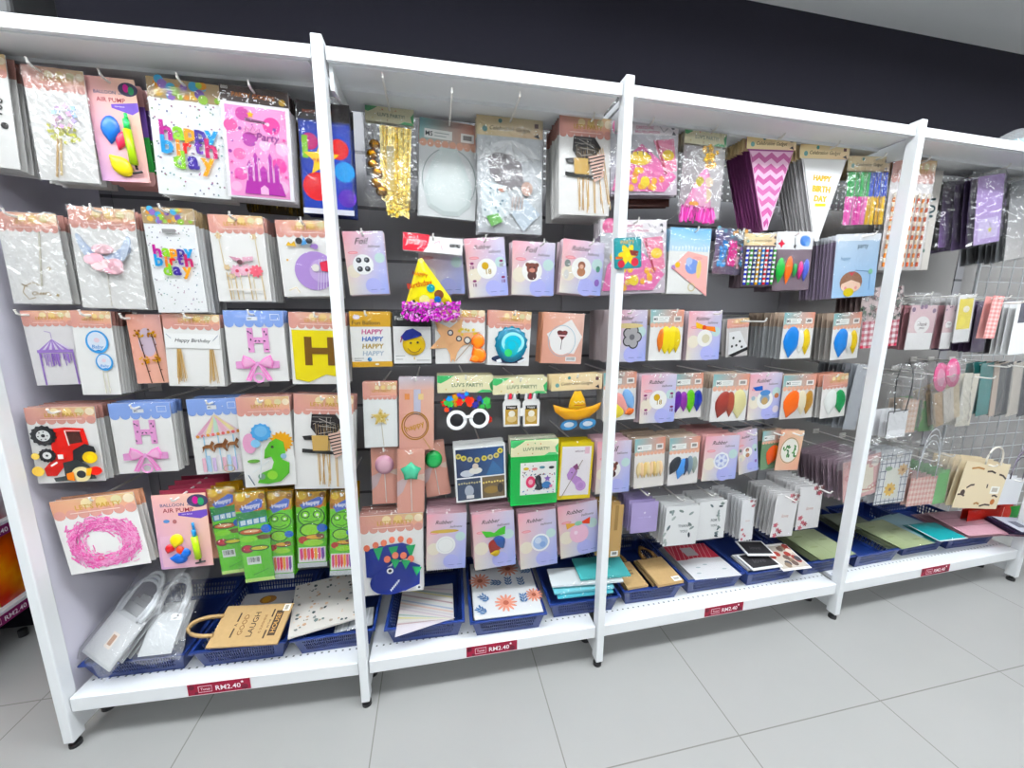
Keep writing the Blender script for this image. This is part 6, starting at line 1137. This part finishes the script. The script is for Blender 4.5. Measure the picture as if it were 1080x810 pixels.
pk('gift_bag', 'cream moustache bag', 'cream paper bag printed with moustaches and a white handle, fourth row', 'gift bag', (1019, 484), (1064, 492), (1006, 533), .06, 7, .12, None, '#e0d0b2', d123, None, hook=.03)
pk('gift_bag', 'white bag beside the moustache bag', 'plain white paper bag with dark rope handles right of the cream moustache bag', 'gift bag', (1059, 502), (1079, 506), (1053, 530), .09, 3, .05, None, '#f2f3f6', lambda p: [rope(p, c, .2, .8, .8+.2*i, .0025) for i, c in enumerate(('#3a3440', '#6a5a72', '#8a8490'))], None, hook=.03)
pk('gift_bag', 'red and green bag', 'red and green gift bag hanging under the cream moustache bag', 'gift bag', (1022, 533), (1072, 540), (1020, 556), .13, 2, .02, None, '#c0281e', lambda p: [a := p.art(), a.rect(.8, 0, 1, 1, '#1f8a34'), a.ell(.72, .3, .12, '#d83a2c'), a.line([(0, .55), (.95, .75)], .012, '#e8c8b8'), a.line([(.68, 0), (.66, 1)], .012, '#e8c8b8'), a.build('ribbon_print', p.root)], 'plastic_bag', hook=None)
for TL, TR, BL, sh, lab in (((938, 384), (976, 385), (934, 452), 'clear pouch over the beige bag', 'empty crinkled clear pouch hanging over the beige gingham bag, third row'), ((980, 383), (1020, 384), (984, 462), 'clear pouch over the pink handles', 'crinkled clear pouch hanging over the cream bag with pink handles'),
        ((958, 462), (1014, 462), (956, 500), 'clear pouch over the gingham square', 'crumpled clear film hanging above the square pink gingham bag, fourth row'), ((884, 462), (958, 464), (886, 486), 'clear pouch over the plaid bag', 'crumpled clear film hanging above the blue plaid sunflower bag, fourth row')):
    pk('clear_pouch', sh, lab, 'clear pouch', TL, TR, BL, .05, 1, 0, None, None, None, 'crinkled_bag', puff=.012, wild=.009, hook=None)
make_hooks()

# ================================================================ blue baskets on the bottom shelf
BZ = .262
def basket(l, r, bl, br, label, depth=.4):
    A, B = on_z(l, BZ), on_z(r, BZ); w = (B-A).length*.985; ang = math.atan2(B.y-A.y, B.x-A.x)
    root = bpy.data.objects.new('storage_basket', None); COL.objects.link(root); root.location = ((A.x+B.x)/2, (A.y+B.y)/2, DECK); root.rotation_euler.z = ang
    tag(root, label, 'basket', 'blue plastic baskets on the bottom shelf')
    H = BZ-DECK; tp = .026; m = MB(); x0, x1, X0, X1 = -w/2+tp, w/2-tp, -w/2+.008, w/2-.008
    def pt(side, s, t):   # side 0 front 1 right 2 back 3 left, s 0..1 along, t 0..1 up
        ix = X0*t+x0*(1-t); jx = X1*t+x1*(1-t); fy = .008*t+tp*(1-t); by = depth-.008*t-tp*(1-t)
        return ((ix+(jx-ix)*s, fy), (jx, fy+(by-fy)*s), (jx+(ix-jx)*s, by), (ix, by+(fy-by)*s))[side]+(.004+(H-.008)*t,)
    def slab(side, s0, s1, t0, t1):
        P = [Vector(pt(side, *q)) for q in ((s0, t0), (s1, t0), (s1, t1), (s0, t1))]; n = (P[1]-P[0]).cross(P[3]-P[0]).normalized()*.0022
        m.add(P+[q-n for q in P], [(0,1,2,3), (7,6,5,4), (0,4,5,1), (1,5,6,2), (2,6,7,3), (3,7,4,0)])
    for side in range(4):
        for t0, t1 in ((0, .18), (.36, .42), (.6, .66), (.84, 1)): slab(side, 0, 1, t0, t1)
        slab(side, 0, .1, .18, .84); slab(side, .9, 1, .18, .84); nb = 30 if side == 0 else 20
        for i in range(nb): s = .1+.8*(i+.35)/nb; slab(side, s, s+.8*.42/nb, .18, .84)
    m.box(x0, tp, .0, x1, depth-tp, .004); m.build('basket_body', 'blue_plastic', root)
    m = MB(); t = .011
    for a, b in (((-w/2, 0), (w/2, t)), ((-w/2, depth-t), (w/2, depth)), ((-w/2, t), (-w/2+t, depth-t)), ((w/2-t, t), (w/2, depth-t))): m.box(a[0], a[1], H-.007, b[0], b[1], H)
    m.build('rim', 'blue_plastic', root, bevel=.0015)
    return root
BK = [((80, 703), (195, 690), 'blue basket nearest the lavender end panel, holding clear bags'), ((197, 690), (302, 677), 'blue basket under the kraft laugh bag'), ((304, 677), (396, 664), 'blue basket under the terrazzo print bag, left of the second post'),
      ((404, 665), (491, 655), 'blue basket holding pastel striped bags'), ((495, 658), (578, 647), 'blue basket holding the flower print bag'), ((579, 639), (656, 629), 'blue basket with turquoise bags heaped inside, left of the third post'),
      ((657, 625), (723, 616), 'blue basket holding two small kraft bags'), ((725, 614), (787, 604), 'blue basket holding the red and white card'), ((789, 606), (846, 596), 'blue basket with black and white frames'),
      ((849, 595), (903, 586), 'blue basket with light green packs, left of the fourth post'), ((905, 587), (954, 578), 'blue basket with light green packs, right of the fourth post'), ((956, 575), (1002, 567), 'blue basket with teal packs'), ((1003, 568), (1056, 561), 'blue basket piled with pink packs at the right end')]
BR = [basket(l, r, None, None, t) for l, r, t in BK]
# ---------------------------------------------------------------- things lying in the baskets
def lie(name, short, label, cat, A, B, Cc, zs, n=1, D=0., **k):
    """flat thing lying in a basket: far-left, far-right and near-left corners with their heights"""
    k.setdefault('card', '#f1f0ee')
    return pk(name, short, label, cat, None, None, None, n=n, D=D, lay=(on_z(A, zs[0]), on_z(B, zs[1]), on_z(Cc, zs[2])), hook=None, **k)
def clearbag(p):
    a = p.art(.003)
    a.rect(0, 0, 1, 1, '#c6c8ca'); a.rect(.06, .1, .94, .95, '#d6d7d8'); a.rect(.42, .4, .62, .72, '#f2e6da'); a.rect(.46, .45, .58, .66, '#b88a6a'); a.star(.8, .05, .05, '#222'); a.build('label_print', p.root)
    for i in range(3): rope(p, ('#d2d5d8', '#c2c6ca', '#dcdfe2')[i], .1+.05*i, .92-.05*i, .8+.1*i, .0062, bulge=.5)
def clearbag2(p):
    a = p.art(.003); a.rect(0, 0, 1, 1, '#d3d6d8'); a.rect(.6, .02, .95, .2, '#f8f8f8'); a.star(.8, .08, .06, '#26262a'); a.rect(.68, .14, .8, .16, '#444'); a.build('label_print', p.root)
    for i in range(3): rope(p, ('#d2d5d8', '#c2c6ca', '#dcdfe2')[i], .08+.05*i, .94-.05*i, .85+.1*i, .0062, bulge=.6)
lie('gift_bag', 'clear white bag with photo label', 'clear and white handled bag with a small photo label, by the lavender panel', 'gift bag', (125, 639), (154, 657), (88, 688), (.37, .36, .275), 4, .045, card='#bfc1c3', draw=clearbag, bag='cloudy_bag', pad=(.02, .2, .01, .02), puff=.014, wild=.012)
lie('gift_bag', 'clear white bag with spade label', 'clear and white handled bag with a white tag, left of the kraft laugh bag', 'gift bag', (163, 648), (196, 645), (136, 694), (.36, .355, .28), 3, .035, card='#c6c8ca', draw=clearbag2, bag='cloudy_bag', pad=(.01, .22, .03, .02), puff=.014, wild=.012)
def laugh(p):
    a = p.art(.0044); K = '#3a2a1a'
    a.text('GOOD', .5, .38, .5, '#6b4c2a', hmax=.13); a.text('LAUGH', .5, .53, .6, K, hmax=.16); a.text('IS SUNSHINE', .5, .665, .45, '#6b4c2a', hmax=.07); a.rect(.14, .745, .34, .77, K); a.rect(.66, .745, .86, .77, K); a.text('IN THE', .5, .755, .2, K, hmax=.05); a.rect(.2, .8, .82, .91, K); a.text('HOUSE', .51, .855, .48, '#b98f58', hmax=.085); a.text('A', .5, .27, .07, K); a.rect(.2, .26, .42, .285, K); a.rect(.58, .26, .8, .285, K)
    a.build('lettering', p.root); b = p.art(.0044); b.rect(.8, .88, .98, .98, '#e8e4da'); b.rect(.83, .9, .95, .95, '#9a948a'); b.build('price_sticker', p.root)
    for q in (0, 1): m = MB(); m.tube([((.26+(.74-.26)*(.5-.5*math.cos(PI*i/12))-.5)*p.w, -.004-q*.006, .02*p.h*-1+.42*p.h*math.sin(PI*i/12)**.7) for i in range(13)], .0055, 7); m.build('handle', 'kraft', p.root, smooth=True)
lie('paper_bag', 'kraft laugh bag', 'brown kraft bag printed with laugh wording, its loop handle lying to the left', 'paper bag', (217, 684), (241, 640), (293, 678), (.285, .335, .285), 1, 0, card='#b98f58', draw=laugh, bag=None, th=.008, mat='kraft')
lie('gift_bag', 'grey picture card', 'grey card with a small brown picture behind the kraft laugh bag', 'card', (260, 627), (314, 622), (263, 642), (.24, .24, .23), 1, 0, card='#b6b6ba', draw=lambda p: [a := p.art(), a.ell(.5, .5, .16, '#8a5f34', .1), a.ell(.47, .5, .08, '#b8863a'), a.build('picture_print', p.root)], bag='plastic_bag', wild=.004)
def terrazzo(p):
    a = p.art(.0044); rnd = random.Random(14)
    for i in range(85):
        u, v, r = rnd.uniform(.03, .97), rnd.uniform(.03, .97), rnd.uniform(.012, .036); q = rnd.random()*6; k = p.w/p.h
        a.poly([(u+r*rnd.uniform(.6, 1.2)*math.cos(q+t*1.256), v+r*k*rnd.uniform(.6, 1.2)*math.sin(q+t*1.256)) for t in range(5)], rnd.choice(['#5f6a68', '#7d8280', '#c9a68a', '#d8bca2', '#a89a8c', '#e0d0c2', '#3f4a4c']))
    a.build('terrazzo_print', p.root)
lie('gift_bag', 'terrazzo print bag', 'flat bag with brown and grey terrazzo print, left of the second white post', 'gift bag', (312, 619), (376, 603), (299, 675), (.285, .285, .285), 3, .02, card='#d9d4ce', draw=terrazzo, bag=None, th=.007)
lie('gift_bag', 'grey striped bag', 'grey bag peeping from the basket just left of the second white post', 'gift bag', (356, 648), (394, 640), (352, 668), (.25, .25, .25), 2, .02, card='#b9bcc0', draw=lambda p: [a := p.art(), [a.line([(.1+i*.16, 0), (.02+i*.16, 1)], .05, ['#8a9098', '#d8dade'][i % 2]) for i in range(6)], a.build('stripe_print', p.root)], bag='plastic_bag')
def pastel(p):
    a = p.art(); cs = ['#cdbfc8', '#e2d8d8', '#9fb3b0', '#dcd69a', '#e6e2de', '#b8a0a2', '#d8dcd8', '#a6b4c8', '#dcc0b4', '#cfc8ce']
    for i in range(20): v = -.25+i*.08; a.poly([(max(0, -v*1.2) if v < 0 else 0, max(0, v)), (1, min(1, v+.42)), (1, min(1, v+.46)), (0, max(0, min(1, v+.04)))], cs[i % 10])
    a.build('stripe_print', p.root)
lie('gift_bag', 'pastel striped bag', 'flat bag with pastel diagonal stripes in a basket right of the second post', 'gift bag', (425, 622), (477, 616), (416, 661), (.25, .25, .262), 5, .03, card='#dcd8d6', draw=pastel, bag='plastic_bag', th=.004)
def bigflower(p):
    a = p.art(.0024); O, B = '#dd9a86', '#55759e'
    for u, v, s in ((.62, .17, .17), (.13, .36, .16), (.48, .8, .16), (.93, .72, .13)): petals(a, u, v, s, 13, O, '#a8604e', .5, .26)
    for u, v, r in ((.2, .1, .7), (.38, .43, .2), (.58, .42, 1.6), (.78, .45, 1.5), (.76, .75, 1.6), (.16, .68, .8), (.9, .26, .1), (.1, .88, .7)):
        c, s = math.cos(r), math.sin(r); a.line([(u-.09*c, v-.07*s), (u+.09*c, v+.07*s)], .016, B)
        for t in (-.05, 0, .05):
            for d in (-1, 1): a.ell(u+t*c+d*.035*s, v+t*s-d*.03*c, .04, B, .014, r+d*.6, 8)
    a.build('flower_print', p.root)
lie('gift_bag', 'flower print bag', 'white bag with orange flowers and blue sprigs in a basket', 'gift bag', (496, 596), (556, 590), (501, 654), (.275, .275, .268), 4, .03, card='#e6e8ea', draw=bigflower, bag='plastic_bag', th=.004)
for i, (A, B, Cc, z, c, lab) in enumerate([((603, 590), (652, 586), (610, 612), .34, '#4fa3a4', 'teal pack on top of the turquoise heap, left of the third post'), ((577, 601), (648, 596), (581, 619), .325, '#dfe6e8', 'white pack in the middle of the turquoise heap'), ((580, 612), (640, 606), (590, 626), .305, '#7cc4cf', 'pale turquoise pack low in the heap by the third post'), ((584, 618), (640, 612), (590, 631), .29, '#58b4c6', 'bright turquoise pack at the bottom of the heap by the third post')]):
    lie('gift_bag', ('teal pack', 'white pack', 'pale turquoise pack', 'bright turquoise pack')[i], lab, 'gift bag', A, B, Cc, (z, z, z-.004), 1, 0, card=c, th=.008, bag='plastic_bag', wild=.005, draw=lambda p: [a := p.art(.0044), a.text('bless', .6, .5, .2, '#8ac8c8'), a.build('lettering', p.root)] if i == 0 else None)
def kraftb(word):
    def f(p):
        a = p.art(.0056)
        if word: a.text('Coffee', .5, .36, .55, '#33241a', shear=.2); a.text('LOVER', .5, .5, .5, '#33241a')
        else: a.line([(0, .33), (1, .3)], .01, '#a5824e'); a.rect(.66, .8, .96, .97, '#f0eee8'); a.rect(.7, .84, .92, .92, '#a8a49c')
        a.build('lettering', p.root); 
        for q in range(3): rope(p, ('#7a5a34', '#8a6a40', '#6a4c2a')[q], .22+.06*q, .8-.06*q, .42+.06*q, .004)
    return f
lie('paper_bag', 'kraft bag with black wording', 'small kraft bag with black wording lying in a basket right of the third post', 'paper bag', (644, 596), (664, 593), (659, 622), (.275, .275, .27), 2, .02, card='#b98f58', mat='kraft', draw=kraftb(1), bag=None, th=.01)
lie('paper_bag', 'plain kraft bag with sticker', 'small plain kraft bag with a white sticker and brown handles, in a basket', 'paper bag', (672, 592), (697, 588), (685, 620), (.28, .28, .275), 2, .02, card='#bd9560', mat='kraft', draw=kraftb(0), bag=None, th=.012)
def redcard(p):
    a = p.art(); a.rect(0, 0, 1, .46, '#c84a58'); [a.line([(.1*i, 0), (max(0, .1*i-.2), .46)], .012, '#e6a8ac') for i in range(11)]; a.rect(.32, .1, .6, .36, '#b9b4b6'); a.ell(.5, .6, .46, '#ece8ea', .2); a.rect(0, .6, 1, 1, '#ecebee'); [a.ell(u, v, .05, '#b8c4c8', .02) for u, v in ((.3, .7), (.5, .64), (.8, .8), (.2, .85))]; a.build('design_print', p.root)
lie('gift_bag', 'red and white card pack', 'red striped and white card pack lying in a basket', 'gift bag', (699, 577), (742, 573), (733, 612), (.25, .25, .262), 4, .03, card='#e9e8ea', draw=redcard, bag='plastic_bag')
def blackf(p): a = p.art(.003); a.rect(.06, .06, .94, .9, '#1e1d20'); a.text('love', .5, .5, .4, '#4a484c', shear=.3); a.build('picture_print', p.root)
lie('greeting_card', 'upper black fronted card', 'black fronted card with white border, upper one of two in a basket', 'card', (775, 571), (803, 571), (797, 586), (.31, .31, .305), 1, 0, card='#f0f0f0', draw=blackf, bag=None, th=.005)
lie('greeting_card', 'lower black fronted card', 'black fronted card with white border, lower one of two in a basket', 'card', (776, 586), (806, 582), (800, 601), (.28, .28, .275), 3, .02, card='#f0f0f0', draw=blackf, bag=None, th=.005)
def photo(p):
    a = p.art(.003); a.rect(.04, .04, .96, .94, '#b9b2a8'); rnd = random.Random(5); [a.ell(rnd.uniform(.1, .9), rnd.uniform(.1, .85), .1, rnd.choice(['#5a4a44', '#8a3a34', '#d8d0c4', '#3a3a40', '#7a6a5a'])) for i in range(16)]; a.build('picture_print', p.root)
lie('greeting_card', 'photo fronted card pack', 'white edged card pack with a busy photo front, leaning out of a basket', 'card', (800, 577), (828, 574), (822, 603), (.29, .29, .265), 4, .02, card='#f2f1ef', draw=photo, bag=None, th=.003)
def greens(p): a = p.art(); a.grad(bil('#a6b08c', '#b4bd9a', '#9aa57f', '#a8b38e')); a.line([(.5, 0), (.5, 1)], .01, '#8f9a76'); [a.ell(.3+.5*(i % 2), .2+.2*i, .12, '#95a079', .03) for i in range(4)]; a.build('leaf_print', p.root)
for i, (A, B, Cc, lab) in enumerate([((823, 563), (858, 558), (857, 592), 'light green pack in the basket left of the fourth post'), ((900, 553), (931, 548), (936, 582), 'light green pack in the basket right of the fourth post')]):
    lie('paper_bag', ('light green pack left of the post', 'light green pack right of the post')[i], lab, 'gift bag', A, B, Cc, (.275, .275, .268), 4, .03, card='#a3ad88', draw=greens, bag='plastic_bag', wild=.003)
lie('paper_bag', 'dim grey green pack', 'grey green pack at the back of the basket behind the fourth post', 'gift bag', (866, 543), (898, 540), (884, 560), (.28, .28, .27), 3, .03, card='#6f7668', bag='plastic_bag')
lie('paper_bag', 'teal pack with white edge', 'bright teal pack with a white edge at the front of its basket', 'gift bag', (958, 554), (986, 551), (976, 573), (.29, .29, .28), 2, .01, card='#2a9aa0', bag='plastic_bag', draw=lambda p: [a := p.art(), a.line([(0, 0), (0, 1)], .04, '#e9f2f2'), a.line([(0, .99), (1, .99)], .04, '#e9f2f2'), a.build('border_print', p.root)])
lie('paper_bag', 'pale blue pack', 'pale blue pack in a clear sleeve lying aslant in the teal pack basket', 'gift bag', (925, 548), (948, 541), (960, 571), (.272, .272, .268), 3, .02, card='#9fc0cc', bag='plastic_bag', wild=.004)
lie('paper_bag', 'grey green clear pack', 'grey green pack under the pale blue one', 'gift bag', (918, 554), (945, 552), (958, 575), (.265, .265, .262), 2, .01, card='#7a9a94', bag='plastic_bag')
lie('gift_bag', 'dusty pink pack', 'topmost dusty pink pack heaped in the last basket', 'gift bag', (975, 541), (1024, 538), (1012, 566), (.31, .31, .29), 7, .05, card='#c79aa6', bag='plastic_bag', wild=.004, jit=.02, draw=lambda p: [a := p.art(), a.line([(0, .3), (1, .3)], .01, '#8a5a68'), a.line([(0, .62), (1, .6)], .012, '#8a5a68'), a.build('line_print', p.root)])
lie('gift_bag', 'outer dusty pink pack', 'dusty pink pack in the last basket, directly under the red and green bag', 'gift bag', (1012, 541), (1052, 543), (1024, 562), (.3, .3, .285), 4, .03, card='#c08e9c', bag='plastic_bag', wild=.004, jit=.01)
lie('paper_bag', 'dark purple clear pack', 'dark purple packs in a clear sleeve sticking out at the right edge', 'gift bag', (1046, 545), (1100, 548), (1050, 560), (.335, .335, .325), 7, .05, card='#3a3150', bag='plastic_bag', th=.005, draw=lambda p: [a := p.art(.003), a.rect(0, 0, 1, 1, '#b9bac4'), a.rect(.12, .3, .3, .7, '#5a5a68'), a.rect(.45, .3, .62, .7, '#5a5a68'), a.build('patch_print', p.root)])
# ================================================================ surroundings
# rack along the left side of the aisle
lr = bpy.data.objects.new('display_rack', None); COL.objects.link(lr); lr.location = (-.55, .1, 0)
tag(lr, 'white shop rack at the left edge with red packets on its shelves', 'rack')
def shelf(z, nm):
    m = MB(); m.box(-.4, 0, z, 0, .555, z+.018); m.box(-.012, 0, z-.035, 0, .555, z); s = m.build(nm, 'white_paint', lr, bevel=.002)
    for k in range(2):
        a = Art(.2, .042, 0); a.rect(0, 0, 1, 1, '#7d2a5c'); a.line([(.17, .25), (.38, .25), (.38, .78), (.17, .78), (.17, .25)], .012, '#f0d9de'); a.text('Tunai', .275, .52, .15, '#f3e4e7', hmax=.34); a.text('RM2.40', .66, .54, .42, '#ffffff', hmax=.62)
        o = a.build('price_label', s, label='purple price strip reading RM2.40'); o.matrix_local = Matrix.Translation((.0012, .14+k*.26, z+.005)) @ Matrix.Rotation(PI/2, 4, 'Z')
shelf(.185, 'bottom_shelf'); shelf(.535, 'upper_shelf'); shelf(1.0, 'top_shelf')
for y in (.005, .515):
    m = MB(); m.box(-.4, y-.0, 0, -.36, y+.02, 2.0); m.build('post', 'white_paint', lr)
m = MB(); m.box(-.4, 0, .12, -.385, .555, 1.9); m.build('back_panel', 'light_panel', lr)
for y in (.05, .5): m = MB(); m.cyl((-.06, y), .015, 0, .03, 12); m.build('foot', 'black_rubber', lr)
m = MB(); m.box(-.34, 0, .03, -.3, .55, .185); m.build('kick_panel', 'white_paint', lr)
rnd = random.Random(11)
def packet(x, y, z, w, h, c, c2, lab, nm='snack_packet'):
    nx, ny = 5, 7; v = []; f = []
    for s in (1, -1):
        b = len(v)
        for j in range(ny+1):
            for i in range(nx+1):
                a, e = i/nx, j/ny; d = .016*min(1, 5*a*(1-a))*min(1, 5*e*(1-e))+.0006
                v.append(((a-.5)*w, -s*d, e*h))
        for j in range(ny):
            for i in range(nx): q = (b+j*(nx+1)+i, b+j*(nx+1)+i+1, b+(j+1)*(nx+1)+i+1, b+(j+1)*(nx+1)+i); f.append(q if s > 0 else q[::-1])
    me = bpy.data.meshes.new(nm); me.from_pydata(v, [], f); me.materials.append(M['glossy_print'])
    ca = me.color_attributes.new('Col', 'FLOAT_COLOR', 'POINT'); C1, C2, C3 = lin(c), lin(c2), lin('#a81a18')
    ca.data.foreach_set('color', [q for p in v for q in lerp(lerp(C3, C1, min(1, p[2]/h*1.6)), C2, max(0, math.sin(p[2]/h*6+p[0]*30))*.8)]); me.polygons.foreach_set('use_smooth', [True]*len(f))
    o = link(nm, me); o.location = (x, y, z); o.rotation_euler = (rnd.uniform(-.03, .03), 0, PI/2+rnd.uniform(-.06, .06)); tag(o, lab, 'packet', 'red packets on the left rack'); return o
W2 = ['nearest the aisle end', 'second from the aisle end', 'third from the aisle end', 'nearest the back wall']
for k in range(4):
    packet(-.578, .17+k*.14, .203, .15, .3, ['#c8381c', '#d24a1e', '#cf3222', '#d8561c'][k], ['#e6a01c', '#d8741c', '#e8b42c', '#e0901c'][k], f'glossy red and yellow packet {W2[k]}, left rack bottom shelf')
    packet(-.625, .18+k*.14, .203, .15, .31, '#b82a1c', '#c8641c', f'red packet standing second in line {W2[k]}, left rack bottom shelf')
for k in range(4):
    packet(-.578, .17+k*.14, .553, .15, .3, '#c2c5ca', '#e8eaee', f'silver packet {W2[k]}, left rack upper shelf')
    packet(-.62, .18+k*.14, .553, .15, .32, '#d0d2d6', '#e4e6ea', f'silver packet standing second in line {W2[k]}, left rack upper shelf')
# wire grid panel beyond the fourth bay
g = MB()
for i in range(11): x = 4.24+i*.09; g.tube([(x, .44, .02), (x, .44, 2.0)], .0032, 6)
for i in range(23): z = .06+i*.085; g.tube([(4.24, .436, z), (5.14, .436, z)], .0028, 6)
for x in (4.24, 5.14): g.tube([(x, .44, .0), (x, .44, 2.02)], .008, 8)
tag(g.build('grid_panel', 'grid_wire'), 'white wire grid panel standing beyond the rack at the right edge', 'grid panel')
m = MB(); m.box(4.2, .5, 0, 5.4, .52, 2.02); m.box(4.2, .49, 0, 4.24, .53, 2.05); tag(m.build('partition_board', 'light_panel'), 'pale board behind the white wire grid', 'board')
# on top of the rack
def heap(name, c, w, d, h, mat, col, seed, label, cat):
    rn = random.Random(seed); n, k = 20, 8; v = []; f = []
    for j in range(k+1):
        for i in range(n): a = 2*PI*i/n; q = PI/2*j/k; r = (1+.06*rn.uniform(-1, 1)*(j < k)); v.append((c[0]+w*math.cos(a)*math.cos(q)*r, c[1]+d*math.sin(a)*math.cos(q)*r, c[2]+h*math.sin(q)*(1+.04*rn.uniform(-1, 1))))
    for j in range(k):
        for i in range(n): f.append((j*n+i, j*n+(i+1) % n, (j+1)*n+(i+1) % n, (j+1)*n+i))
    f.append(tuple(range(n))[::-1]); me = bpy.data.meshes.new(name); me.from_pydata(v, [], f); me.materials.append(M[mat]); me.polygons.foreach_set('use_smooth', [True]*len(f)); return link(name, me)
p = on_y((1078, 139), .13); z0 = HZ-.012
o = heap('wrapped_bundle', (p.x+.06, .12, z0), .24, .09, .12, 'plastic_wrap', None, 3, '', ''); tag(o, 'pale teal plastic wrapped bundle on top of the white canopy, right edge', 'bundle')
o2 = heap('bundle_core', (p.x+.06, .12, z0+.004), .2, .07, .075, 'teal_goods', None, 4, '', ''); o2.parent = o
m = MB(); q = on_y((34, 8), .12); m.box(q.x-.3, .06, z0, q.x, .2, z0+.22); o = m.build('loudspeaker', 'black_shell', bevel=.008); tag(o, 'black box on top of the white canopy, cut by the top left corner', 'box')

# ================================================================ light
def area(n, loc, sx, sy, e, col=(1, 1, 1), rot=(0, 0, 0)):
    l = bpy.data.lights.new(n, 'AREA'); l.shape = 'RECTANGLE'; l.size = sx; l.size_y = sy; l.energy = e; l.color = col
    o = bpy.data.objects.new(n, l); COL.objects.link(o); o.location = loc; o.rotation_euler = rot; return o
LC = (.91, .965, 1)
for i, (x, y) in enumerate(((-.9, -.8), (1.2, -.8), (3.3, -.8), (5.4, -.8), (-.9, -2.9), (1.2, -2.9), (3.3, -2.9), (5.4, -2.9))):
    area('ceiling_lamp', (x, y, CZ-.14), 1.8, .2, 56 if y > -2 else 62, LC)
    area('ceiling_fill_up', (x, y, CZ-.12), 1.8, .2, 210 if y > -2 else 70, LC, (PI, 0, 0))  # added upward fill, no fixture: brightens the ceiling and softens shadows
w = bpy.data.worlds.new('world'); S.world = w; w.use_nodes = True
w.node_tree.nodes['Background'].inputs[0].default_value = (.9, .95, 1, 1); w.node_tree.nodes['Background'].inputs[1].default_value = .25
S.view_settings.view_transform = 'Standard'; S.view_settings.look = 'None'; S.view_settings.gamma = 1; S.view_settings.use_curve_mapping = False
S.view_settings.exposure = -1.19
S.cycles.max_bounces = 8; S.cycles.diffuse_bounces = 4; S.cycles.glossy_bounces = 3; S.cycles.transparent_max_bounces = 40; S.cycles.caustics_reflective = False; S.cycles.caustics_refractive = False
try: S.cycles.use_denoising = True
except Exception: pass
